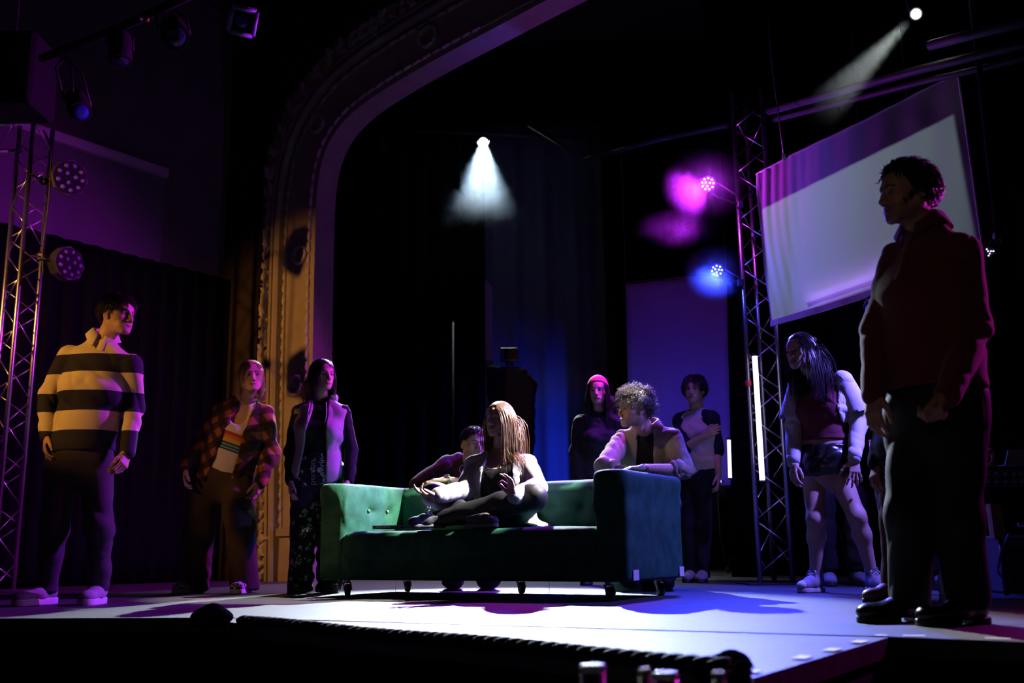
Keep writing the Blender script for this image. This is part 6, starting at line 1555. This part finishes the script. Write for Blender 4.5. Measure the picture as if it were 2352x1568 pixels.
k = MB(); c_ = P.J['sh_a'] * .45 + P.J['shm'] * .55 + P.fwd * .115 - P.up * .02; k.tube([c_ + P.side * .035 * math.cos(a) + P.up * .035 * math.sin(a) + P.fwd * .012 * math.cos(a) for a in np.linspace(.6, 5.2, 14)], .003, 5); k.build('shirt_emblem', C('violet_ink', (.45, .2, .5)), o)
bottoms(P, 'trousers', BLKCLOTH, .014, .2, seed=13, ankle=.055, knee=.075, thigh=.10, h=.011, trim=False)
P.shoe(un(1040, 1345, 7.62), V3(0, .6, 0), BLKRUB, BLKRUB, .27, .095, h=.008); P.shoe(un(1120, 1345, 7.64), V3(.1, .6, 0), BLKRUB, BLKRUB, .27, .095, h=.008)
d = unit(P.J['el_b'] - P.J['wr_b']); c_ = P.J['wr_b'] + d * .018; CH = mat('watch_steel', (.7, .7, .72), rough=.25, metal=1.0)
wt = MB(); x_, y_ = perp(d); wt.tube([c_ + .0315 * (math.cos(a) * x_ + math.sin(a) * y_) for a in np.linspace(0, 2 * math.pi, 25)], .0075, 6, caps=False, flat=.5); wo = wt.build('watch_strap', CH, P.root)
nf = unit(V3(-.1, -.55, .8)); k = MB(); k.lathe(c_ + nf * .026, nf, [(.021, 0), (.021, .008), (.018, .010)], 18); k.build('watch_case', CH, wo); k = MB(); k.lathe(c_ + nf * .036, nf, [(.017, 0), (.016, .001)], 18); k.build('watch_dial', mat('navy_dial', (.03, .03, .10), rough=.15), wo)
P.hair(H, hair_mat('black_hair', (.012, .010, .010)), 14, n=900, length=(.018, .038), r=(.0026, .0038), lift=.7, steps=6, curl=.004, curlf=45, cap=.008, region=dict(front=.062, side=.012, nape=-.03), flow=lambda p: np.stack([0 * p[:, 0], .6 + 0 * p[:, 0], .2 + 0 * p[:, 0]], 1))

# ------------------------------------------------------------------ 5 woman meditating on the sofa
Jg = jp(0, nk=(1149, 1034, 6.44), sh_a=(1094, 1068, 6.42), sh_b=(1210, 1066, 6.36), el_a=(1070, 1124, 6.32), wr_a=(1004, 1138, 6.10), el_b=(1234, 1120, 6.22), wr_b=(1180, 1140, 5.96))
Jg.update(hp_a=sw(1.00, .46, .50), hp_b=sw(1.18, .45, .50), kn_a=sw(.71, .26, .615), kn_b=sw(1.44, .23, .575), an_a=sw(1.10, .12, .455), an_b=sw(.86, .06, .455))
P = Person('person', 'long-haired woman in a pale cardigan sitting cross-legged on the sofa', Jg, .93, dict(bust=1.25, chest=(.158, .112), waist=(.145, .108), hip=(.172, .122), leg=(.098, .074, .046)))
P.root.location = Vector(sw(GAT[0], GAT[1], SEAT))
sk = (.60, .38, .29); H = Head(un(1147, 964, 6.37), (-.60, -.80, .04), .93, roll=-.05)
pc = [make_head(H, sk, P.J['nk'] - P.up * .02, h=.0029, fem=True, lip=(.42, .12, .12), brow=(.05, .03, .02), closed=True, neck_r=.047, smile=.3),
      pose_hand(P, 'a', sk, V3(-1, -.25, .10), V3(-.1, -.25, 1), -1, scale=.9, curls=[(38, 48, 28), (18, 22, 15), (14, 18, 12), (10, 16, 10)], spread=7, thumb_out=30, thumb_curl=-4),
      pose_hand(P, 'b', sk, V3(-.25, -.25, 1), V3(-.75, -.6, .0), -1, scale=.9, curls=[(42, 50, 30), (16, 22, 15), (12, 18, 12), (10, 14, 10)], spread=6, thumb_out=34)]
P.body(sk, pc)
top(P, 'black_top', BLKCLOTH, .010, P.J['pel'] - P.up * .02, None, h=.007, amp=.003, seed=14, neck_r=.08, neck_dn=.05, scoop=(P.J['nk'] + P.fwd * .13 - P.up * .05, (.08, .10, .075)))
LEG = C('black_leggings', (.014, .014, .017), .55, spec=.5)
bottoms(P, 'leggings', LEG, .006, .2, h=.0085, amp=.0025, seed=15, trim=False)
CARD = mat('pale_knit', (.46, .43, .43), rough=.95, bump=.35, bscale=420, sheen=.3)
def cardi(S):
    open_front(P, S, -.125, -.085, .115, .095)
o = top(P, 'cardigan', CARD, .028, P.J['pel'] - P.up * .05, .022, h=.007, amp=.008, seed=16, freq=60, neck_r=.085, neck_dn=.06, wrist=.048, cutf=cardi, to=.97)
S = SDF(P.J['hp_b'] - .30, P.J['hp_b'] + .34, .008); hb = P.J['hp_b']
S.ecap(P.J['sh_b'] * .35 + hb * .65 + P.side * .05 - P.fwd * .05, hb + P.side * .10 - P.fwd * .04 - V3(0, 0, .01), P.fwd, (.10, .03), (.15, .035), .03); S.ecap(hb + P.side * .10 - P.fwd * .06 - V3(0, 0, .06), hb + P.side * .20 - P.fwd * .02 - V3(0, 0, .085), P.fwd, (.14, .03), (.12, .014), .03)
P.garment('cardigan_tail', S, CARD, .008, 60, 17, base=.8, parent=o, floor=False)
DSN = mat('dark_canvas', (.03, .03, .034), rough=.7)
P.shoe(P.J['an_b'] + V3(0, -.02, 0), V3(-.9, -.5, 0), DSN, mat('shaded_sole', (.10, .10, .10), rough=.6), .245, .085, -.03, LACE, .022, z0=SEAT + .012, h=.005)  # soles coloured dark so the shoes stay hidden in shade
P.shoe(P.J['an_a'] + V3(0, -.07, 0), V3(.75, -.55, 0), DSN, mat('shaded_sole', (.10, .10, .10), rough=.6), .245, .085, -.03, None, .022, z0=SEAT + .010, h=.006)
bl_ = H.l(P.J['shm'])[0]; HM = hair_mat('light_brown_hair', (.30, .175, .085), .36)
hair_mass(P, H, HM, [((0, -.055, .04), (0, -.105, -.16), (1, 0, 0), (.078, .055), (.10, .04)), ((0, -.105, -.16), (0, -.12, -.30), (1, 0, 0), (.10, .04), (.085, .025))], 5)
P.hair(H, HM, 15, n=1700, length=(.38, .50), r=(.0017, .0030), lift=.05, steps=12, grav=.9, stiff=.5, wave=.004, flow=lambda p: np.stack([np.sign(p[:, 0] - .012) * .8, np.where(p[:, 1] > .0, -.9, -.3), -.25 + 0 * p[:, 0]], 1), cap=.010, jitter=.15, region=dict(front=.074, side=-.02), colliders=[(bl_ + V3(0, .0, -.02), V3(.20, .135, .085) / .93), (bl_ + V3(0, .02, -.16), V3(.19, .15, .17) / .93)])
v_, f_ = make_hair(H, 77, n=60, length=(.03, .09), r=(.0005, .0009), lift=.9, steps=9, grav=.35, spread=.06, cap=.001, region=dict(front=.07)); link('crown_hair', (lambda q: mesh_np('crown_hair', *q))(make_hair(H, 78, n=420, length=(.10, .22), r=(.0016, .0028), lift=.03, steps=12, grav=.6, stiff=.6, jitter=.08, cap=.011, out=.001, region=dict(front=.082, side=.07, nape=.06, temple=.08), flow=lambda p: np.stack([np.sign(p[:, 0] - .012) * .8, -.55 + 0 * p[:, 0], -.1 + 0 * p[:, 0]], 1))), HM, P.root); link('flyaway_hair', mesh_np('flyaway_hair', v_[:60 * 9 * 3], f_[f_.max(1) < 60 * 9 * 3]), HM, P.root)

# ------------------------------------------------------------------ 6 curly-haired man leaning on the sofa
P = Person('person', 'curly-haired man in an open beige overshirt leaning on the sofa corner, in profile', jp(0, nk=(1487, 990, 6.68), sh_a=(1430, 1012, 6.74), sh_b=(1544, 1006, 6.64), el_a=(1388, 1070, 6.46), wr_a=(1448, 1082, 6.36), el_b=(1572, 1078, 6.48), wr_b=(1476, 1074, 6.30), hp_a=(1462, 1180, 6.95), hp_b=(1530, 1180, 6.98), kn_a=(1448, 1318, 6.75), an_a=(1440, 1338, 7.12), kn_b=(1520, 1318, 6.78), an_b=(1528, 1338, 7.15)), 1.0, dict(chest=(.172, .118)))
sk = (.50, .30, .20); H = Head(un(1457, 938, 6.46), (-.93, -.36, -.05), 1.0, roll=.0, up=(0.08, -.08, 1))
pc = [make_head(H, sk, P.J['nk'] - P.up * .02, h=.0032, brow=(.012, .009, .008), eye=(.03, .02, .015), gaze=(0, 1, .0), stubble=(.16, .10, .075), nose=1.1),
      pose_hand(P, 'b', sk, V3(-1, -.1, -.02), V3(0, .1, -1), -1, scale=.98, **rel), pose_hand(P, 'a', sk, V3(1, .1, -.05), V3(0, 0, -1), -1, scale=.98, h=.0035, **rel)]
P.body(sk, pc, e=.0)
tee = top(P, 'black_tee', BLKCLOTH, .014, P.J['pel'] - P.up * .02, None, h=.008, seed=18, neck_r=.062, neck_dn=.03)
text_decal('DEADLY', P.J['shm'] + P.fwd * .12 - P.up * .15 - P.side * .10, P.side, P.up, .062, tee, C('grey_ink', (.35, .32, .33), bump=0), tee, cast=-P.fwd)
OVR = C('beige_twill', (.36, .30, .225), .85)
o = top(P, 'overshirt', OVR, .030, P.J['pel'] - P.up * .03, .022, h=.007, amp=.0042, seed=19, freq=85, neck_r=.075, neck_dn=.05, to=.22, wrist=.056, cutf=lambda S: open_front(P, S, -.085, -.05, .065, .055))
for q in 'ab':
    k = MB(); d = down(P, q); c_ = P.J['el_' + q] + d * .06; k.tube([c_ - d * .02, c_ + d * .03], [.057, .054], 18); k.build('rolled_cuff', OVR, o)
collar(P, OVR, .070, .115, .040, .02, .5, .05, c=P.J['nk'] + P.up * .035)
bottoms(P, 'trousers', C('dark_denim', (.02, .022, .03)), .014, .2, seed=20, ankle=.06, knee=.08, thigh=.105, h=.011, trim=False)
CANV = mat('white_canvas', (.62, .60, .58), rough=.8)
P.shoe(un(1458, 1350, 6.85), V3(-1, -.05, 0), CANV, WHITERUB, .27, .095, 0, LACE, .03, h=.006); P.shoe(un(1516, 1350, 6.95), V3(-.6, -.5, 0), BLKCLOTH, BLKRUB, .27, .095, .02, None, .03, h=.007)
P.hair(H, hair_mat('black_curls', (.065, .048, .034), .55), 16, n=1000, length=(.05, .085), r=(.0016, .0026), lift=1.1, steps=11, curl=.0075, curlf=30, cap=.014, region=dict(front=.056, side=.008, nape=-.05), flow=lambda p: np.stack([0 * p[:, 0], np.where(p[:, 1] > -.02, .7, -.2), np.where(p[:, 2] > .06, .1, -.5)], 1), jitter=.4)

# ------------------------------------------------------------------ 7 woman in the cap
P = Person('person', 'long-haired woman in a backwards magenta-lit cap and black clothes behind the sofa', jp(8.0, nk=(1374, 946, .05), sh_a=(1334, 972, .02), sh_b=(1418, 972, .05), el_a=(1326, 1035, .05), wr_a=(1332, 1100, -.02), el_b=(1428, 1035, .08), wr_b=(1424, 1100, .0), hp_a=(1352, 1108, .05), hp_b=(1402, 1108, .06), kn_a=(1352, 1218, .02), an_a=(1350, 1318, .06), kn_b=(1404, 1218, .02), an_b=(1404, 1318, .06)), .93, dict(bust=.9, chest=(.15, .105), waist=(.125, .092)))
sk = (.60, .38, .30); H = Head(un(1373, 898, 7.98), (-.22, -.97, -.02), .94)
pc = [make_head(H, sk, P.J['nk'] - P.up * .02, h=.0042, fem=True, lip=(.40, .12, .12), gaze=(.1, 1, 0), neck_r=.046), pose_hand(P, 'a', sk, down(P, 'a'), V3(.9, .2, 0), 1, scale=.88, h=.004, **rel), pose_hand(P, 'b', sk, down(P, 'b'), V3(-.9, .2, 0), -1, scale=.88, h=.004, **rel)]
P.body(sk, pc, h=.018)
top(P, 'black_jacket', BLKCLOTH, .026, hem_at(P, un(1378, 1100, 8)[2]), .022, h=.011, seed=21, neck_r=.062, amp=.008)
bottoms(P, 'trousers', BLKCLOTH, .014, .3, seed=22, ankle=.06, knee=.07, thigh=.095, h=.012)
for q, t_ in (('a', -.2), ('b', .1)): P.shoe(P.J['an_' + q], V3(t_, -1, 0), BLKRUB, BLKRUB, .25, .09, h=.008)
bl_ = H.l(P.J['shm'])[0]
hair_mass(P, H, hair_mat('very_dark_hair', (.016, .010, .010)), [((0, -.05, .03), (0, -.10, -.25), (1, 0, 0), (.075, .05), (.085, .03))], 6)
P.hair(H, hair_mat('very_dark_hair', (.016, .010, .010)), 17, n=700, length=(.32, .44), r=(.0018, .0032), lift=.05, steps=11, grav=.9, stiff=.5, jitter=.15, wave=.012, flow=lambda p: np.stack([np.sign(p[:, 0]) * .9, -.1 + 0 * p[:, 0], -.4 + 0 * p[:, 0]], 1), cap=.006, region=dict(front=.07, side=-.03), colliders=[(bl_, V3(.2, .13, .08) / .94)])
S = SDF((-.12, -.14, .0), (.12, .13, .16), .004); S.ell(CRAN_C + V3(0, 0, .002), CRAN_R + V3(.016, .014, .020), k=0); S.cut((0, .0, .038), (0, .0, -1)); S.cut((0, 0, .045), (0, .38, -1), .003); S.ell((0, .092, .055), (.030, .035, .022), k=.003, mode='s'); S.ecap((0, -.11, .036), (0, -.135, .030), (1, 0, 0), (.07, .006), (.06, .005), .004)
v_, f_ = S.mesh(); CAPC = C('cap_cotton', (.55, .10, .16)); co = link('baseball_cap', mesh_np('baseball_cap', H.w(v_), f_), CAPC, P.root)
k = MB(); k.sphere(H.w(V3(0, -.014, .139))[0], .008); k.build('cap_button', CAPC, co)

# ------------------------------------------------------------------ 8 person in the raglan shirt
P = Person('person', 'dark-haired person in a white raglan shirt with dark sleeves by the hanging panel', jp(8.39, nk=(1601, 940, .02), sh_a=(1568, 968, .10), sh_b=(1630, 964, -.08), el_a=(1570, 1030, -.14), wr_a=(1616, 1002, -.24), el_b=(1646, 1034, -.06), wr_b=(1650, 1092, -.16), hp_a=(1582, 1098, .08), hp_b=(1622, 1098, -.06), kn_a=(1586, 1208, .02), an_a=(1588, 1318, .08), kn_b=(1622, 1208, -.06), an_b=(1614, 1322, .0)), .97)
sk = (.58, .37, .29); H = Head(un(1594, 895, 8.34), (-.42, -.9, -.02), .98)
pc = [make_head(H, sk, P.J['nk'] - P.up * .02, h=.0042, brow=(.02, .015, .012)), pose_hand(P, 'a', sk, unit(down(P, 'a') + V3(.2, 0, .1)), V3(.3, .9, 0), 1, scale=.95, h=.0035, **rel), pose_hand(P, 'b', sk, down(P, 'b'), V3(-.8, .3, 0), -1, scale=.95, h=.004, **rel)]
P.body(sk, pc, h=.014, e=.0)
WT = C('white_jersey', (.66, .62, .64)); top(P, 'raglan_shirt', WT, .022, hem_at(P, un(1600, 1090, 8.4)[2]), None, h=.008, seed=23, neck_r=.07, neck_dn=.045, amp=.007)
lo, hi = sbox(P, TOP, .17); S = SDF(lo, hi, .009); P.arms(S, .027, 'b', .03, 1, None, 'el'); P.arms(S, .027, 'a', .03, 1, None, 'el'); 
for q in 'ab': S.cone(P.J['sh_' + q] * .6 + P.J['nk'] * .4, P.J['sh_' + q], .058, .085, .03)
P.garment('raglan_sleeves', S, C('navy_jersey', (.012, .012, .03)), .006, 60, 24)
bottoms(P, 'trousers', BLKCLOTH, .014, .2, seed=25, ankle=.06, knee=.075, thigh=.10, h=.011)
for q, t_ in (('a', -.4), ('b', -.3)): P.shoe(P.J['an_' + q], V3(t_, -1, 0), mat('grey_suede', (.25, .22, .24), rough=.9), BLKRUB, .27, .095, h=.007)
P.hair(H, hair_mat('black_hair', (.012, .010, .010)), 18, n=700, length=(.05, .09), r=(.003, .0046), lift=.35, steps=7, grav=.2, cap=.014, region=dict(front=.05, side=-.02), flow=lambda p: np.stack([np.sign(p[:, 0]) * .6, np.where(p[:, 1] > .0, .7, -.3), -.3 + 0 * p[:, 0]], 1))

# ------------------------------------------------------------------ 9 woman in the crop top
P = Person('person', 'long-haired woman leaning forward in a cropped top, white shrug and black shorts', jp(6.36, nk=(1868, 866, .06), sh_a=(1832, 892, .12), sh_b=(1936, 876, -.04), el_a=(1824, 986, .12), wr_a=(1822, 1066, .02), el_b=(1972, 968, .0), wr_b=(1962, 1056, -.14), hp_a=(1868, 1082, .10), hp_b=(1922, 1084, .04), kn_a=(1874, 1194, .0), an_a=(1874, 1318, .06), kn_b=(1968, 1186, -.06), an_b=(2002, 1316, .0)), .94, dict(bust=.95, chest=(.15, .105), waist=(.122, .09), hip=(.165, .115), leg=(.086, .055, .036)))
sk = (.60, .38, .30); H = Head(un(1838, 806, 6.28), (-.80, -.58, -.10), .95, roll=.02)
pc = [make_head(H, sk, P.J['nk'] - P.up * .02, h=.0032, fem=True, lip=(.45, .12, .12), brow=(.02, .012, .012), mouth_open=.002, neck_r=.046, gaze=(0, 1, 0), nose=1.1),
      pose_hand(P, 'a', sk, down(P, 'a'), V3(.6, .3, 0), 1, scale=.9, **rel), pose_hand(P, 'b', sk, unit(V3(-.05, -.12, -1)), V3(-.1, 1, -.1), -1, scale=.92, curl=(8, 12, 8), spread=13, thumb_out=52)]
lo, hi = sbox(P, BOT, .15)
pc.append(P.limb_skin(sk, lambda S: P.legs(S, .0), lo, hi, .009))
pc.append(P.limb_skin(sk, lambda S: P.torso(S, .0), *sbox(P, ['pel', 'sh_a', 'sh_b', 'nk'], .2), .010))
P.body(sk, pc, legs='', h=.02)
top(P, 'crop_top', C('maroon_jersey', (.16, .03, .05)), .010, P.J['pel'] + P.up * .20, None, h=.0075, seed=26, neck_r=.085, neck_dn=.06, amp=.003)
WSH = C('white_shirting', (.70, .68, .70))
o = top(P, 'white_shrug', WSH, .024, P.J['pel'] + P.up * .30, .022, h=.0075, seed=27, neck_r=.09, neck_dn=.07, wrist=.038, amp=.006, freq=70, cutf=lambda S: open_front(P, S, -.14, -.13, .14, .13, depth=-.05))
S = SDF(*sbox(P, ['sh_a', 'sh_b', 'el_a', 'el_b'], .2), .0075)
for q in 'ab':
    e_ = P.J['sh_' + q] + (P.J['el_' + q] - P.J['sh_' + q]) * .86 + (P.side if q == 'b' else -P.side) * .01; d = unit(e_ - P.J['sh_' + q]); S.cone(P.J['sh_' + q] + d * .02, e_, .068, .098, .02); S.cut(e_ + d * .02, d, .003) if False else None
for q in 'ab':
    d = unit(P.J['el_' + q] - P.J['sh_' + q]); c_ = P.J['sh_' + q] + (P.J['el_' + q] - P.J['sh_' + q]) * .90; S.cone(c_ + d * .03, c_ + d * .14, .12, .12, .004, 's')
P.garment('cape_sleeves', S, WSH, .002, 60, 28, parent=o)
for q in 'ab':
    k = MB(); d = down(P, q); w = P.J['wr_' + q]; k.tube([w - d * .075, w - d * .004], [.043, .041], 18); k.build('cuff', WSH, o)
LTH = mat('black_leatherette', (.014, .014, .016), rough=.28, bump=.2, bscale=30, spec=.6)
lo, hi = sbox(P, ['hp_a', 'hp_b', 'pel', 'kn_a', 'kn_b'], .2); S = SDF(lo, hi, .0075); P.torso(S, .014); S.cut(P.J['pel'] + P.up * .17, P.up, .004); P.legs(S, .024); S.cut(V3(0, 0, un(1890, 1090, 6.3)[2]), (0, 0, -1), .004)
P.garment('leather_shorts', S, LTH, .005, 60, 29, base=.8)
CHI = mat('violet_canvas', (.30, .26, .34), rough=.8)
for q, t_ in (('a', V3(-.75, -.65, 0)), ('b', V3(.15, -1, 0))): P.shoe(P.J['an_' + q], t_, CHI, WHITERUB, .25, .088, .045, LACE, .03, cap_m=WHITERUB, h=.005)
bl_ = H.l(P.J['shm'])[0]; HB = hair_mat('blueblack_hair', (.018, .013, .016), .28)
hair_mass(P, H, HB, [((0, -.055, .03), (0, -.115, -.24), (1, 0, 0), (.076, .05), (.085, .03))], 8)
P.hair(H, HB, 19, n=1100, length=(.34, .50), r=(.0015, .0028), lift=.05, steps=11, grav=.85, stiff=.55, wave=.008, flow=lambda p: np.stack([np.sign(p[:, 0] - .0) * .45, -.9 + 0 * p[:, 0], -.2 + 0 * p[:, 0]], 1), cap=.008, jitter=.15, region=dict(front=.068, side=-.02), colliders=[(bl_, V3(.19, .12, .075) / .95), (bl_ + V3(0, .0, -.14), V3(.18, .125, .15) / .95)])
S = SDF((-.09, -.16, .0), (.09, -.02, .14), .004); S.chain([(-.06, -.085, .07), (0, -.112, .075), (.06, -.085, .07)], [.016, .02, .016], .02); v_, f_ = S.mesh(); link('hair_twist', mesh_np('hair_twist', H.w(folds(v_, f_, .003, 160, 3, (1, 0, 0))), f_), HB, P.root)

# ------------------------------------------------------------------ 10 man in the maroon sweater
P = Person('person', 'tall man in a maroon knit polo sweater and black trousers, nearest the camera, in profile', jp(3.8, nk=(2122, 520, .04), sh_a=(2066, 592, .14), sh_b=(2206, 572, -.10), el_a=(2016, 762, .12), wr_a=(2006, 906, .02), el_b=(2238, 752, -.10), wr_b=(2176, 908, -.26), hp_a=(2104, 972, .07), hp_b=(2196, 974, -.06), kn_a=(2092, 1185, .0), an_a=(2090, 1378, .10), kn_b=(2200, 1190, -.05), an_b=(2226, 1396, -.06)), 1.02, dict(chest=(.170, .120), waist=(.160, .118), hip=(.165, .118)))
sk = (.50, .31, .22); H = Head(un(2083, 446, 3.8), (-.985, -.17, -.02), 1.02, roll=.0)
pc = [make_head(H, sk, P.J['nk'] - P.up * .04, h=.0027, brow=(.012, .009, .008), eye=(.03, .02, .015), stubble=(.13, .085, .07), nose=1.25, gaze=(0, 1, 0), neck_r=.060),
      pose_hand(P, 'a', sk, unit(down(P, 'a') + V3(0, 0, -.3)), V3(.7, .4, 0), 1, **rel), pose_hand(P, 'b', sk, unit(down(P, 'b') + V3(-.1, 0, -.4)), V3(-.8, .5, 0), -1, curl=(50, 60, 40), spread=2, thumb_out=22)]
P.body(sk, pc)
MAR = mat('maroon_knit', (.16, .022, .030), rough=.9, bump=.35, bscale=420, sheen=.35)
o = top(P, 'knit_sweater', MAR, .027, hem_at(P, un(2140, 898, 3.8)[2]), .022, h=.0072, amp=.0055, seed=30, freq=44, neck_r=.070, neck_dn=.02, wrist=.046, to=1.0)
collar(P, MAR, .068, .105, .036, .018, .28, .055, c=P.J['nk'] + P.up * .005)
strip(P, 'placket', P.J['nk'] - V3(0, 0, .05), P.side, V3(0, 0, 1), .036, .20, o, MAR, -P.fwd)
BTR = C('black_trousers', (.014, .014, .015), .7); bottoms(P, 'trousers', BTR, .020, .30, ankle=.074, knee=.084, thigh=.114, seed=31, amp=.006, h=.008, freq=42)
SHN = mat('polished_leather', (.015, .014, .013), rough=.22, spec=.7, bump=.05, bscale=60)
P.shoe(P.J['an_a'], V3(-1, -.22, 0), SHN, BLKRUB, .30, .102, .03, mat('black_lace', (.02, .02, .02)), .026, heel=.018, h=.0045); P.shoe(P.J['an_b'], V3(-1, -.30, 0), SHN, BLKRUB, .30, .102, .03, mat('black_lace', (.02, .02, .02)), .026, heel=.018, h=.0045)
P.hair(H, hair_mat('black_wavy_hair', (.014, .011, .012), .36), 20, n=1300, length=(.030, .052), r=(.002, .0034), lift=.4, steps=9, curl=.004, curlf=26, cap=.016, region=dict(front=.068, side=-.012, nape=-.055, temple=.05), flow=lambda p: np.stack([0 * p[:, 0], np.where(p[:, 1] > .03, -.5, -.7), np.where(p[:, 2] > .07, .1, -.7)], 1), jitter=.3)
for sx in (-1, 1):       # sideburns
    v_, f_ = tubes(np.array([[(.0735 * sx, .022 + .004 * i, -.005 - .006 * j - .004 * i) for j in range(6)] for i in range(4)]) + V3(0, 0, 0), [.005] * 4); link('sideburn', mesh_np('sideburn', H.w(v_), f_), hair_mat('black_wavy_hair', (.014, .011, .012)), P.root)
k = MB(); k.tube(list(smooth_path(resample(H.w(np.array([(-.076, .055, -.045), (-.083, .02, -.02), (-.092, -.01, .02), (-.09, -.03, -.01), (-.066, -.05, -.06), (-.045, -.075, -.11)])), .006), 3)), .0022, 5); k.build('headset_microphone', BLKMETAL, P.root)
k = MB(); k.tube(list(H.w(np.array([(-.067, .058, -.038), (-.070, .052, -.058)]))), [.004, .005], 8); k.build('microphone_tip', BLKMETAL, P.root)

# ------------------------------------------------------------------ 11 to 13: people half hidden in the dark
def plain_person(label, J, Hc, fwd, sk, topm, botm, shoem, scale, toes, seed, hairm, hands=True, h=.012, trim=True):
    P = Person('person', label, J, scale); H = Head(Hc, fwd, scale)
    pc = [make_head(H, sk, P.J['nk'] - P.up * .02, h=.005, stubble=(.1, .07, .05))]
    for q, t_ in (('a', 1), ('b', -1)): pc.append(make_hand(P.J['wr_' + q], down(P, q), V3(.8 * t_, .3, -.2), t_, sk, scale=.95, h=.006, curl=(22, 30, 22)))
    P.body(sk, pc, h=.02); top(P, 'dark_top', topm, .022, P.J['pel'] - P.up * .03, .020, h=.011, seed=seed, neck_r=.062); bottoms(P, 'trousers', botm, .016, .2, ankle=.065, knee=.08, thigh=.10, h=.012, seed=seed + 1, trim=trim)
    for q, t_ in zip('ab', toes): P.shoe(P.J['an_' + q], t_, shoem, BLKRUB, .27, .095, 0, LACE if seed == 40 else None, .026, h=.007)
    P.hair(H, hairm, seed, n=500, length=(.02, .04), r=(.003, .004), lift=.6, steps=6, cap=.010, region=dict(front=.06, side=.0))
    return P
BH = hair_mat('black_hair', (.012, .010, .010))
plain_person('man mostly hidden behind the maroon sweater, only his profile and brown shoe showing', jp(5.1, nk=(2068, 784, .05), sh_a=(2052, 826, .20), sh_b=(2098, 822, -.14), el_a=(2040, 940, .18), wr_a=(2014, 1066, .06), el_b=(2112, 940, -.1), wr_b=(2092, 1060, -.16), hp_a=(2060, 1052, .1), hp_b=(2098, 1052, -.08), kn_a=(2062, 1200, .06), an_a=(2056, 1352, .10), kn_b=(2102, 1200, -.06), an_b=(2110, 1356, -.05)), un(2032, 724, 5.08), (-.95, -.3, -.02), (.30, .17, .12), BLKCLOTH, C('rust_trousers', (.09, .03, .022)), mat('brown_leather', (.16, .07, .045), rough=.45), 1.0, (V3(-1, -.4, 0), V3(-.6, -.7, 0)), 40, BH)
plain_person('musician sitting in the dark behind the crop-top woman, one pale sneaker showing', jp(7.6, nk=(1915, 960, .12), sh_a=(1882, 982, .1), sh_b=(1952, 982, .12), el_a=(1876, 1050, .0), wr_a=(1906, 1098, -.2), el_b=(1960, 1050, .0), wr_b=(1930, 1100, -.2), hp_a=(1898, 1130, .15), hp_b=(1948, 1130, .15), kn_a=(1890, 1140, -.28), an_a=(1902, 1300, -.22), kn_b=(1962, 1140, -.28), an_b=(1968, 1300, -.2)), un(1915, 912, 7.65), (-.3, -.95, -.05), (.45, .28, .2), BLKCLOTH, BLKCLOTH, mat('pale_suede', (.16, .16, .2), rough=.9), .97, (V3(-.2, -1, 0), V3(.1, -1, 0)), 43, BH, trim=True)
st_ = un(1922, 1165, 7.78); ch = empty('stool', (st_[0], st_[1], 0), 'black stool under the musician behind the crop-top woman', 'stool')
k = MB(); k.lathe((st_[0], st_[1], st_[2] - .035), (0, 0, 1), [(.15, 0), (.17, .01), (.17, .035), (.15, .045)], 20); k.build('seat', BLKCLOTH, ch)
for a in (.5, 2.6, 4.7):
    k = MB(); k.tube([(st_[0], st_[1], st_[2] - .04), (st_[0] + .22 * math.cos(a), st_[1] + .22 * math.sin(a), .0)], .012, 8); k.build('leg', BLKMETAL, ch)
plain_person('keyboard player in the dark behind the maroon sweater, one hand at the keys', jp(6.42, nk=(2180, 770, .1), sh_a=(2140, 800, .15), sh_b=(2225, 800, .05), el_a=(2150, 905, .1), wr_a=(2215, 1000, -.1), el_b=(2250, 920, -.05), wr_b=(2278, 1032, -.26), hp_a=(2150, 1000, .15), hp_b=(2212, 1000, .1), kn_a=(2150, 1160, .12), an_a=(2148, 1310, .15), kn_b=(2212, 1160, .1), an_b=(2216, 1312, .12)), un(2185, 715, 6.42), (.5, -.8, -.15), (.5, .32, .25), BLKCLOTH, BLKCLOTH, BLKRUB, 1.0, (V3(0, -1, 0), V3(.2, -1, 0)), 46, BH)
